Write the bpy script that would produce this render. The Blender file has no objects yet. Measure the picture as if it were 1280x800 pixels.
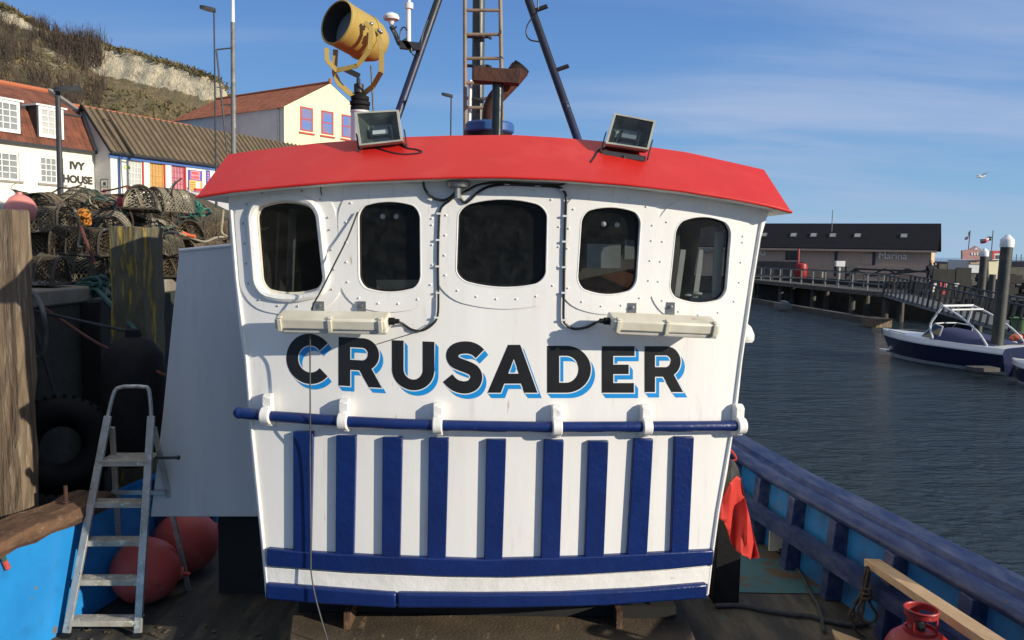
import bpy, bmesh, math, random
from mathutils import Vector, Matrix, geometry
V = Vector
PI = math.pi
R = math.radians
random.seed(7)
scn = bpy.context.scene
COL = scn.collection

# ------------------------------------------------------------------ camera
F = 1040.0
CAMZ = 3.6
PITCH, ROLL = R(4.85), 0.018
cd = bpy.data.cameras.new('camera')
cam = bpy.data.objects.new('camera', cd)
COL.objects.link(cam)
cd.sensor_width = 36.0
cd.lens = F / 1280 * 36
cd.clip_start, cd.clip_end = 0.05, 9000
CROT = Matrix.Rotation(R(90) - PITCH, 3, 'X') @ Matrix.Rotation(ROLL, 3, 'Z')
cam.matrix_world = Matrix.Translation((0, 0, CAMZ)) @ CROT.to_4x4()
scn.camera = cam
C0 = V((0, 0, CAMZ))

def ray(px, py):
    return CROT @ V(((px - 640) / F, (400 - py) / F, -1.0))
def at(px, py, Y):
    d = ray(px, py); return C0 + d * (Y / d.y)
def atz(px, py, z):
    d = ray(px, py); return C0 + d * ((z - CAMZ) / d.z)
def atx(px, py, X):
    d = ray(px, py); return C0 + d * (X / d.x)
def atplane(px, py, p0, n):
    d = ray(px, py); return C0 + d * ((p0 - C0).dot(n) / d.dot(n))

# ------------------------------------------------------------------ light
SAZ, SEL = R(60.5), R(17.5)
SUNV = V((math.cos(SEL) * math.sin(SAZ), -math.cos(SEL) * math.cos(SAZ), math.sin(SEL)))
sl = bpy.data.lights.new('sun', 'SUN')
sl.energy = 5.0; sl.angle = R(0.5); sl.color = (1.0, 0.915, 0.77)
so = bpy.data.objects.new('sun', sl); COL.objects.link(so)
so.rotation_euler = SUNV.to_track_quat('Z', 'Y').to_euler()
so.location = SUNV * 60

w = bpy.data.worlds.new('World'); scn.world = w; w.use_nodes = True
nt = w.node_tree; nt.nodes.clear()
def N(tree, typ, **kw):
    n = tree.nodes.new(typ)
    for k, v in kw.items():
        if k.startswith('i_'):
            n.inputs[k[2:].replace('_', ' ')].default_value = v
        else: setattr(n, k, v)
    return n
sky = N(nt, 'ShaderNodeTexSky', sky_type='NISHITA', sun_disc=False)
sky.sun_elevation = SEL; sky.sun_rotation = math.atan2(SUNV.x, SUNV.y)
sky.altitude = 0; sky.air_density = 1.0; sky.dust_density = 0.6; sky.ozone_density = 2.2
tc = N(nt, 'ShaderNodeTexCoord')
sx = N(nt, 'ShaderNodeSeparateXYZ'); nt.links.new(tc.outputs['Generated'], sx.inputs[0])
def wm(op, a, b=None, c=None):
    n = N(nt, 'ShaderNodeMath', operation=op)
    for i, s in enumerate((a, b, c)):
        if s is None: continue
        if isinstance(s, (int, float)): n.inputs[i].default_value = s
        else: nt.links.new(s, n.inputs[i])
    return n.outputs[0]
zz = wm('ADD', wm('MAXIMUM', sx.outputs['Z'], 0.0), 0.12)
cb = N(nt, 'ShaderNodeCombineXYZ')
nt.links.new(wm('DIVIDE', sx.outputs['X'], zz), cb.inputs[0])
nt.links.new(wm('DIVIDE', sx.outputs['Y'], zz), cb.inputs[1])
mp = N(nt, 'ShaderNodeMapping'); mp.inputs['Rotation'].default_value = (0, 0, R(-12)); mp.inputs['Scale'].default_value = (0.30, 0.95, 1)
mp.inputs['Location'].default_value = (0.35, 0.2, 0)
nt.links.new(cb.outputs[0], mp.inputs[0])
nz = N(nt, 'ShaderNodeTexNoise'); nz.inputs['Scale'].default_value = 1.0; nz.inputs['Detail'].default_value = 7; nz.inputs['Roughness'].default_value = .52; nz.inputs['Distortion'].default_value = .35
nt.links.new(mp.outputs[0], nz.inputs['Vector'])
rp = N(nt, 'ShaderNodeMapRange'); rp.inputs[1].default_value = .44; rp.inputs[2].default_value = .74; rp.inputs[3].default_value = 0; rp.inputs[4].default_value = .95
rp.interpolation_type = 'SMOOTHSTEP'
nt.links.new(nz.outputs['Fac'], rp.inputs[0])
xm = N(nt, 'ShaderNodeMapRange'); xm.inputs[1].default_value = -.45; xm.inputs[2].default_value = .25; xm.inputs[3].default_value = .35; xm.inputs[4].default_value = 1
nt.links.new(sx.outputs['X'], xm.inputs[0])
cf = wm('MULTIPLY', rp.outputs[0], xm.outputs[0])
# clear winter gradient blended with the physical sky
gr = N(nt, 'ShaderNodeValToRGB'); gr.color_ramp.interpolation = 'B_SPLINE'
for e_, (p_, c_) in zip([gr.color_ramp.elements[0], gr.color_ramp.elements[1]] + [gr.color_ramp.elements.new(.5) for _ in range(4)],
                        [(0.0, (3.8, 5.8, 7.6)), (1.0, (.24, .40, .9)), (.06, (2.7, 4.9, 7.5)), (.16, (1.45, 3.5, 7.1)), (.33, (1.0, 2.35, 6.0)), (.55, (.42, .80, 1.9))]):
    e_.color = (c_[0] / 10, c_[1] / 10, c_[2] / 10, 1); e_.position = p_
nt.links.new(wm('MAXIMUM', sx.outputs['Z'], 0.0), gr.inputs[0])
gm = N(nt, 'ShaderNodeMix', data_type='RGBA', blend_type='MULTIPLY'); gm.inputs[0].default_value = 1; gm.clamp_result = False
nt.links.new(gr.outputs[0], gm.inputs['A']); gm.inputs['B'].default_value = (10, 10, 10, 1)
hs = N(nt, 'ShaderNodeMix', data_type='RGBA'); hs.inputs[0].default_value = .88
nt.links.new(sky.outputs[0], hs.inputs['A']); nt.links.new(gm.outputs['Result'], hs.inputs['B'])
mx = N(nt, 'ShaderNodeMix', data_type='RGBA')
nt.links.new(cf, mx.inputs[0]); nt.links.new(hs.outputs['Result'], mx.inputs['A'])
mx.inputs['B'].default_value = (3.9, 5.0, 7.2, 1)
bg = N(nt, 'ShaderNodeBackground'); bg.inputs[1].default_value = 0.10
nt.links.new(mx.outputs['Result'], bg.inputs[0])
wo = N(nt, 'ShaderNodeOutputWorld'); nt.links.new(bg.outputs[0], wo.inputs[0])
scn.view_settings.view_transform = 'Standard'; scn.view_settings.look = 'None'
scn.view_settings.exposure = 0
scn.cycles.max_bounces = 8; scn.cycles.transparent_max_bounces = 12
scn.cycles.use_denoising = True

# ------------------------------------------------------------------ materials
MATS = {}
def c4(c): return (c[0], c[1], c[2], 1)
def mat(name, col, col2=None, scale=6, rough=.6, bump=.0, bscale=40, metal=0, lo=.35, hi=.65, wear=None, wlo=.62, whi=.68, wscale=5,
        stretch=(1, 1, 1), rnd=0, spec=.5, wear2=None, w2lo=.6, w2hi=.64, w2scale=14, w2stretch=(1, 1, 1), detail=8, coord='Object', bstretch=(1,1,1)):
    m = bpy.data.materials.new(name); m.use_nodes = True
    t = m.node_tree; b = t.nodes['Principled BSDF']
    L = t.links.new
    tcn = N(t, 'ShaderNodeTexCoord')
    def noise(sc, st, det=detail, rg=.6):
        mpn = N(t, 'ShaderNodeMapping'); mpn.inputs['Scale'].default_value = st
        L(tcn.outputs[coord], mpn.inputs[0])
        n = N(t, 'ShaderNodeTexNoise'); n.inputs['Scale'].default_value = sc; n.inputs['Detail'].default_value = det; n.inputs['Roughness'].default_value = rg
        L(mpn.outputs[0], n.inputs['Vector'])
        return n.outputs['Fac']
    def ramp(f, a, bb):
        n = N(t, 'ShaderNodeMapRange'); n.inputs[1].default_value = a; n.inputs[2].default_value = bb
        L(f, n.inputs[0]); return n.outputs[0]
    def mix(f, a, bb):
        n = N(t, 'ShaderNodeMix', data_type='RGBA')
        L(f, n.inputs[0])
        if isinstance(a, tuple): n.inputs['A'].default_value = a
        else: L(a, n.inputs['A'])
        n.inputs['B'].default_value = bb
        return n.outputs['Result']
    if col2 is None: col2 = tuple(x * .8 for x in col)
    cur = mix(ramp(noise(scale, stretch), lo, hi), c4(col), c4(col2))
    if wear: cur = mix(ramp(noise(wscale, stretch), wlo, whi), cur, c4(wear))
    if wear2: cur = mix(ramp(noise(w2scale, w2stretch), w2lo, w2hi), cur, c4(wear2))
    if rnd:
        oi = N(t, 'ShaderNodeObjectInfo')
        h = N(t, 'ShaderNodeHueSaturation')
        r = N(t, 'ShaderNodeMapRange'); r.inputs[3].default_value = 1 - rnd; r.inputs[4].default_value = 1 + rnd
        L(oi.outputs['Random'], r.inputs[0]); L(r.outputs[0], h.inputs['Value']); L(cur, h.inputs['Color']); cur = h.outputs[0]
    L(cur, b.inputs['Base Color'])
    rr = N(t, 'ShaderNodeMapRange'); rr.inputs[3].default_value = max(0, rough - .1); rr.inputs[4].default_value = min(1, rough + .1)
    L(noise(scale * 2.3, (1, 1, 1), 4), rr.inputs[0]); L(rr.outputs[0], b.inputs['Roughness'])
    b.inputs['Metallic'].default_value = metal
    b.inputs['Specular IOR Level'].default_value = spec
    if bump:
        bn = N(t, 'ShaderNodeBump'); bn.inputs['Strength'].default_value = bump; bn.inputs['Distance'].default_value = .02
        L(noise(bscale, bstretch, 6), bn.inputs['Height']); L(bn.outputs[0], b.inputs['Normal'])
    MATS[name] = m
    return m

mat('white_paint', (.89, .87, .825), (.83, .81, .77), 3, .42, .06, 9, wear=(.62, .56, .48), wlo=.59, whi=.90, wscale=11, stretch=(1.8, 1.8, .16),
    wear2=(.40, .25, .13), w2lo=.69, w2hi=.77, w2scale=26, w2stretch=(1, 1, .10))
mat('white_thick', (.88, .86, .81), (.78, .76, .71), 5, .5, .22, 16, wear=(.45, .36, .26), wlo=.66, whi=.74, wscale=20)
mat('navy_paint', (.006, .024, .135), (.005, .019, .105), 4, .32, .25, 20, wear=(.20, .24, .34), wlo=.735, whi=.755, wscale=32)
mat('navy_old', (.008, .022, .09), (.013, .028, .10), 5, .55, .3, 20, wear=(.085, .10, .16), wlo=.40, whi=.85, wscale=5, stretch=(2.5, .8, 2.5), wear2=(.10, .06, .04), w2lo=.68, w2hi=.72, w2scale=9)
mat('blue_bulwark', (.02, .27, .66), (.015, .21, .54), 2.5, .45, .16, 9, lo=.3, hi=.7, wear=(.02, .13, .34), wlo=.55, whi=.76, wscale=4, wear2=(.17, .16, .15), w2lo=.655, w2hi=.68, w2scale=6)
mat('red_paint', (.62, .019, .014), (.53, .016, .013), 1.6, .40, .10, 7, lo=.3, hi=.7, wear=(.60, .045, .035), wlo=.50, whi=.85, wscale=5, wear2=(.70, .22, .17), w2lo=.73, w2hi=.75, w2scale=34)
mat('letter_black', (.012, .012, .013), (.016, .016, .017), 4, .38)
mat('letter_blue', (.012, .29, .70), (.012, .27, .66), 4, .4)
mat('letter_white', (.82, .82, .80), (.78, .78, .76), 4, .4)
mat('black_rubber', (.006, .006, .007), (.011, .011, .012), 8, .75, .2, 30, spec=.25)
mat('cable_black', (.010, .010, .010), (.02, .02, .02), 8, .45)
mat('dark_interior', (.028, .027, .025), (.04, .036, .032), 3, .8)
mat('brown_interior', (.14, .055, .028), (.10, .04, .02), 4, .5)
mat('cream_plastic', (.72, .68, .56), (.62, .57, .44), 6, .45, .1, 20, wear=(.30, .20, .10), wlo=.66, whi=.76, wscale=9)
mat('diffuser', (.62, .60, .54), (.52, .50, .44), 6, .3)
mat('steel', (.42, .42, .40), (.30, .28, .26), 9, .35, .05, 40, metal=.8, wear=(.22, .13, .08), wlo=.62, whi=.72, wscale=10)
mat('reflector', (.32, .36, .34), (.20, .24, .22), 7, .28, .1, 20, metal=.75)
mat('flood_case', (.20, .21, .18), (.13, .14, .12), 7, .5, .1, 20, wear=(.34, .33, .28), wlo=.6, whi=.66, wscale=9)
mat('flood_rim', (.46, .46, .38), (.30, .31, .26), 7, .5, .1, 20)
mat('lamp_white', (.85, .85, .82), (.8, .8, .78), 5, .3)
mat('yellow_paint', (.45, .325, .085), (.37, .26, .065), 3, .45, .1, 20, wear=(.22, .12, .05), wlo=.72, whi=.75, wscale=14)
mat('yellow_dark', (.05, .045, .035), (.03, .03, .028), 4, .5)
mat('mast_grey', (.055, .065, .06), (.09, .10, .085), 5, .42, .1, 20, wear=(.18, .16, .12), wlo=.62, whi=.66, wscale=10)
mat('ladder_tan', (.30, .24, .17), (.20, .15, .10), 7, .6, .1, 30, wear=(.35, .18, .14), wlo=.58, whi=.66, wscale=6)
mat('stay_navy', (.012, .020, .075), (.015, .015, .02), 2.2, .45, .1, 30, wear=(.22, .21, .20), wlo=.66, whi=.69, wscale=9)
mat('rust', (.085, .032, .018), (.045, .02, .014), 6, .8, .4, 30)
mat('blue_ring', (.03, .11, .33), (.025, .09, .27), 6, .5)
mat('dark_pipe', (.05, .055, .05), (.03, .035, .03), 6, .25, .05, 20, metal=.6, wear=(.25, .2, .15), wlo=.64, whi=.7, wscale=12)
mat('white_plastic', (.78, .78, .76), (.70, .70, .68), 6, .4)
mat('shelter_white', (.68, .68, .66), (.56, .56, .55), 1.3, .6, .08, 9, wear=(.42, .40, .37), wlo=.58, whi=.85, wscale=5, stretch=(1.6, 1.6, .2), wear2=(.30, .17, .09), w2lo=.72, w2hi=.76, w2scale=18, w2stretch=(1, 1, .12))
mat('alu', (.52, .52, .48), (.38, .37, .33), 9, .42, .08, 50, metal=.55, wear=(.62, .60, .52), wlo=.56, whi=.62, wscale=22, wear2=(.10, .09, .08), w2lo=.66, w2hi=.70, w2scale=26)
mat('alu_tread', (.46, .43, .36), (.28, .25, .20), 12, .6, .2, 60, wear=(.62, .60, .52), wlo=.58, whi=.62, wscale=24)
mat('buoy_red', (.58, .085, .07), (.46, .06, .05), 3, .55, .15, 14, lo=.3, hi=.7, wear=(.42, .16, .13), wlo=.52, whi=.72, wscale=5, wear2=(.07, .035, .03), w2lo=.62, w2hi=.72, w2scale=11)
mat('deck_wood', (.050, .046, .037), (.026, .024, .020), 3, .75, .5, 24, wear=(.095, .078, .052), wlo=.5, whi=.64, wscale=2.2, stretch=(3, .6, 1), wear2=(.05, .075, .07), w2lo=.64, w2hi=.68, w2scale=5)
mat('hatch_wood', (.13, .095, .058), (.075, .055, .036), 2.6, .75, .35, 50, wear=(.055, .04, .03), wlo=.56, whi=.70, wscale=2.2, wear2=(.26, .19, .11), w2lo=.62, w2hi=.70, w2scale=20, w2stretch=(1, .25, 1))
mat('teal_deck', (.03, .12, .14), (.06, .10, .09), 4, .6, .3, 30, wear=(.10, .06, .035), wlo=.52, whi=.60, wscale=4)
mat('rotten_wood', (.16, .085, .045), (.07, .036, .022), 5, .85, .9, 18, stretch=(3, .8, 3), wear=(.28, .20, .13), wlo=.58, whi=.68, wscale=9)
mat('pile_wood', (.215, .155, .10), (.115, .08, .05), 7, .85, .9, 14, stretch=(3, 3, .28), wear=(.36, .29, .21), wlo=.55, whi=.68, wscale=8, wear2=(.05, .035, .025), w2lo=.66, w2hi=.70, w2scale=12, w2stretch=(3, 3, .15), bstretch=(2.4, 2.4, .3))
mat('pile_wood_mossy', (.13, .115, .07), (.08, .07, .045), 6, .85, .7, 16, stretch=(3, 3, .4), wear=(.36, .24, .03), wlo=.53, whi=.60, wscale=6, wear2=(.20, .18, .11), w2lo=.6, w2hi=.66, w2scale=9, w2stretch=(2, 2, .3), bstretch=(2.4, 2.4, .3))
mat('quay_stone', (.05, .045, .036), (.028, .025, .02), 2.5, .9, .7, 12, wear=(.03, .035, .022), wlo=.5, whi=.6, wscale=1.5)
mat('quay_top', (.26, .225, .175), (.17, .15, .115), 2, .9, .4, 20, wear=(.32, .28, .22), wlo=.55, whi=.66, wscale=1.3)
mat('pot_frame', (.085, .07, .05), (.05, .04, .03), 9, .8, .2, 60, rnd=.45, wear=(.22, .20, .16), wlo=.58, whi=.66, wscale=14)
mat('net_brown', (.17, .125, .075), (.075, .055, .036), 7, .85, rnd=.5, lo=.3, hi=.7)
mat('net_green', (.19, .165, .11), (.10, .085, .055), 7, .85, rnd=.4)
mat('net_pale', (.30, .26, .185), (.19, .165, .12), 7, .85, rnd=.3)
mat('net_teal', (.05, .22, .17), (.04, .13, .10), 7, .8, rnd=.2)
mat('pot_base', (.13, .10, .065), (.075, .055, .04), 6, .85, .3, 40, rnd=.35)
mat('rope_green', (.035, .10, .085), (.05, .12, .10), 20, .85, .6, 90)
mat('rope_dark', (.03, .035, .04), (.05, .055, .06), 20, .85, .6, 90)
mat('rope_brown', (.12, .085, .055), (.065, .045, .03), 24, .9, .8, 120)
mat('rope_red', (.14, .045, .035), (.09, .03, .025), 20, .85, .6, 90)
mat('rope_orange', (.60, .26, .03), (.5, .16, .02), 20, .8, .5, 90)
mat('rope_pale', (.42, .36, .25), (.30, .26, .18), 20, .85, .6, 90)
mat('hose_grey', (.09, .09, .085), (.06, .06, .058), 8, .6)
mat('cloth_red', (.55, .03, .018), (.46, .024, .015), 4, .75, .08, 60)
mat('cloth_black', (.03, .03, .032), (.055, .055, .055), 8, .85, .1, 60)
mat('gas_red', (.38, .017, .015), (.28, .014, .013), 4, .45, .08, 20, lo=.3, hi=.7, wear=(.16, .03, .025), wlo=.58, whi=.68, wscale=9, wear2=(.30, .10, .08), w2lo=.64, w2hi=.68, w2scale=20)
mat('plank_wood', (.62, .42, .23), (.50, .32, .16), 5, .7, .15, 30, stretch=(8, .5, 8), wear=(.30, .15, .06), wlo=.74, whi=.77, wscale=5)
mat('buoy_white', (.80, .78, .70), (.70, .68, .60), 4, .5)
mat('buoy_pink', (.75, .27, .23), (.66, .22, .19), 4, .5)
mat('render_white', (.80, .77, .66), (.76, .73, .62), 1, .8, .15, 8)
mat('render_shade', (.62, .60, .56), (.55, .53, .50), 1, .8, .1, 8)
mat('render_cream', (.80, .72, .49), (.76, .68, .45), .6, .8, .1, 8)
mat('frame_white', (.82, .81, .77), (.78, .77, .73), 2, .5)
mat('frame_red', (.55, .06, .04), (.48, .05, .035), 2, .5)
mat('frame_orange', (.72, .42, .12), (.62, .36, .10), 2, .5)
mat('frame_pink', (.55, .10, .16), (.48, .08, .14), 2, .5)
mat('glass_orange', (.58, .36, .13), (.46, .27, .10), 2, .2)
mat('glass_pink', (.44, .17, .21), (.52, .27, .29), 2, .2)
mat('glass_grey', (.20, .22, .22), (.30, .31, .30), 1.2, .15, lo=.3, hi=.7)
mat('glass_pale', (.45, .45, .42), (.55, .55, .5), 1.2, .2)
mat('glass_dark', (.012, .014, .017), (.02, .022, .025), 1.2, .12)
mat('blue_trim', (.07, .16, .42), (.06, .14, .38), 2, .5)
mat('stone_sill', (.30, .28, .24), (.24, .22, .19), 3, .8)
mat('dark_metal', (.025, .027, .030), (.04, .042, .045), 4, .5)
mat('grey_metal', (.20, .20, .19), (.13, .13, .125), 5, .5, wear=(.26, .25, .23), wlo=.55, whi=.6, wscale=2)
mat('timber_clad', (.54, .39, .29), (.44, .32, .24), 2, .8, .2, 8, stretch=(6, 6, .3))
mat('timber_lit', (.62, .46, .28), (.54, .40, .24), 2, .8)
mat('slate_roof', (.008, .0085, .013), (.012, .0125, .018), 2.5, .85, .2, 6, spec=.2)
mat('wharf_dark', (.035, .033, .030), (.02, .02, .018), 1.5, .85, .4, 8)
mat('wharf_wood', (.11, .10, .085), (.07, .064, .055), 2, .85, .3, 12)
mat('gal_rail', (.22, .225, .22), (.15, .15, .148), 4, .5)
mat('pile_steel', (.058, .058, .046), (.035, .035, .030), 1.6, .6, .1, 10, stretch=(1, 1, .5), wear=(.10, .095, .07), wlo=.56, whi=.66, wscale=2)
mat('boat_white', (.74, .74, .72), (.68, .68, .66), 3, .3)
mat('boat_navy', (.010, .014, .045), (.014, .018, .055), 3, .2)
mat('canvas_navy', (.035, .045, .12), (.03, .038, .10), 5, .8, .1, 20)
mat('sign_red', (.55, .05, .05), (.5, .045, .045), 2, .5)
mat('sign_pink', (.42, .22, .20), (.36, .18, .165), 2, .6)
mat('drum_blue', (.02, .12, .36), (.02, .10, .30), 4, .4)
mat('tub_green', (.12, .22, .09), (.10, .18, .07), 3, .5)
mat('orange_plastic', (.80, .17, .06), (.7, .14, .05), 3, .5)
mat('person_dark', (.015, .017, .025), (.02, .022, .03), 6, .9)
mat('skin', (.45, .26, .18), (.40, .23, .16), 6, .6)
mat('feather_white', (.78, .78, .76), (.6, .6, .6), 8, .8)
mat('paint_white', (.80, .80, .78), (.75, .75, .73), 4, .5)
mat('paint_black', (.03, .03, .028), (.04, .04, .038), 4, .6)
mat('poster_blue', (.09, .10, .42), (.08, .09, .38), 4, .5)
mat('poster_yellow', (.75, .50, .10), (.70, .42, .14), 14, .5)
mat('poster_pink', (.72, .30, .30), (.68, .24, .26), 14, .5)
mat('green_pale', (.55, .60, .22), (.5, .55, .2), 4, .5)
mat('twig', (.10, .07, .05), (.06, .043, .032), .5, .95)
mat('scrub_green', (.10, .092, .035), (.24, .18, .085), .35, .95, lo=.35, hi=.65)
mat('ivy_leaf', (.045, .075, .02), (.03, .05, .015), 3, .7)
mat('street_ground', (.14, .13, .115), (.10, .095, .085), 1, .9)
mat('kerb_dark', (.015, .014, .013), (.02, .02, .018), 3, .9)

# dark window glass: partly see-through, partly mirror
def glass_mat(name, tint, mn, rough=.03):
    m = bpy.data.materials.new(name); m.use_nodes = True; t = m.node_tree
    for n in list(t.nodes): t.nodes.remove(n)
    o = N(t, 'ShaderNodeOutputMaterial'); a = N(t, 'ShaderNodeBsdfTransparent'); a.inputs[0].default_value = c4(tint)
    g = N(t, 'ShaderNodeBsdfGlossy'); g.inputs['Roughness'].default_value = rough; g.inputs['Color'].default_value = (.9, .95, 1, 1)
    d = N(t, 'ShaderNodeBsdfDiffuse'); d.inputs['Color'].default_value = (.30, .30, .28, 1)
    fr = N(t, 'ShaderNodeFresnel'); fr.inputs['IOR'].default_value = 1.45
    mr = N(t, 'ShaderNodeMath', operation='MULTIPLY'); mr.inputs[1].default_value = mn
    t.links.new(fr.outputs[0], mr.inputs[0])
    m1 = N(t, 'ShaderNodeMixShader'); t.links.new(mr.outputs[0], m1.inputs[0]); t.links.new(a.outputs[0], m1.inputs[1]); t.links.new(g.outputs[0], m1.inputs[2])
    # salt and dirt on the pane
    tcn = N(t, 'ShaderNodeTexCoord'); nn = N(t, 'ShaderNodeTexNoise'); nn.inputs['Scale'].default_value = 16; nn.inputs['Detail'].default_value = 9; nn.inputs['Roughness'].default_value = .7; nn.inputs['Distortion'].default_value = .6
    t.links.new(tcn.outputs['Object'], nn.inputs['Vector'])
    mr2 = N(t, 'ShaderNodeMapRange'); mr2.inputs[1].default_value = .42; mr2.inputs[2].default_value = .80; mr2.inputs[4].default_value = .06
    mr2.inputs[3].default_value = .012
    t.links.new(nn.outputs['Fac'], mr2.inputs[0])
    m2 = N(t, 'ShaderNodeMixShader'); t.links.new(mr2.outputs[0], m2.inputs[0]); t.links.new(m1.outputs[0], m2.inputs[1]); t.links.new(d.outputs[0], m2.inputs[2])
    t.links.new(m2.outputs[0], o.inputs[0]); MATS[name] = m
glass_mat('cabin_glass', (.80, .83, .82), .5)
glass_mat('clear_glass', (.75, .80, .80), .8)

# pantile roofs: tile rolls and rows in the roof's own UV (metres)
def tile_mat(name, c1, c2, wid, row, lich=None, amp=.9):
    m = bpy.data.materials.new(name); m.use_nodes = True; t = m.node_tree; b = t.nodes['Principled BSDF']; L = t.links.new
    tcn = N(t, 'ShaderNodeTexCoord'); s = N(t, 'ShaderNodeSeparateXYZ'); L(tcn.outputs['UV'], s.inputs[0])
    def M_(op, a, bb=None):
        n = N(t, 'ShaderNodeMath', operation=op)
        for i, q in enumerate((a, bb)):
            if q is None: continue
            if isinstance(q, (int, float)): n.inputs[i].default_value = q
            else: L(q, n.inputs[i])
        return n.outputs[0]
    u = M_('MULTIPLY', s.outputs[0], 2 * PI / wid)
    su = M_('MULTIPLY', M_('ADD', M_('SINE', u), 1), .5)
    vr = M_('FRACT', M_('DIVIDE', s.outputs[1], row))
    h = M_('ADD', su, M_('MULTIPLY', vr, .6))
    nn = N(t, 'ShaderNodeTexNoise'); nn.inputs['Scale'].default_value = 1.8; nn.inputs['Detail'].default_value = 8; nn.inputs['Roughness'].default_value = .7
    L(tcn.outputs['UV'], nn.inputs['Vector'])
    mr = N(t, 'ShaderNodeMapRange'); mr.inputs[1].default_value = .32; mr.inputs[2].default_value = .68; L(nn.outputs['Fac'], mr.inputs[0])
    mxx = N(t, 'ShaderNodeMix', data_type='RGBA'); mxx.inputs['A'].default_value = c4(c1); mxx.inputs['B'].default_value = c4(c2); L(mr.outputs[0], mxx.inputs[0])
    # single tiles differ a little
    wv = N(t, 'ShaderNodeTexWhiteNoise', noise_dimensions='2D'); cmb = N(t, 'ShaderNodeCombineXYZ')
    L(M_('FLOOR', M_('DIVIDE', s.outputs[0], wid)), cmb.inputs[0]); L(M_('FLOOR', M_('DIVIDE', s.outputs[1], row)), cmb.inputs[1]); L(cmb.outputs[0], wv.inputs['Vector'])
    hv = N(t, 'ShaderNodeHueSaturation'); r2 = N(t, 'ShaderNodeMapRange'); r2.inputs[3].default_value = .72; r2.inputs[4].default_value = 1.22; L(wv.outputs['Value'], r2.inputs[0]); L(r2.outputs[0], hv.inputs['Value']); L(mxx.outputs['Result'], hv.inputs['Color'])
    L(hv.outputs[0], b.inputs['Base Color']); b.inputs['Roughness'].default_value = .85
    bn = N(t, 'ShaderNodeBump'); bn.inputs['Strength'].default_value = amp; bn.inputs['Distance'].default_value = .07; L(h, bn.inputs['Height']); L(bn.outputs[0], b.inputs['Normal'])
    MATS[name] = m
tile_mat('tile_red', (.25, .082, .042), (.14, .05, .032), .24, .30)
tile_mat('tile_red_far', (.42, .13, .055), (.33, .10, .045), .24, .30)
tile_mat('tile_brown', (.17, .125, .075), (.10, .075, .05), .34, .9, amp=1.0)

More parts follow.
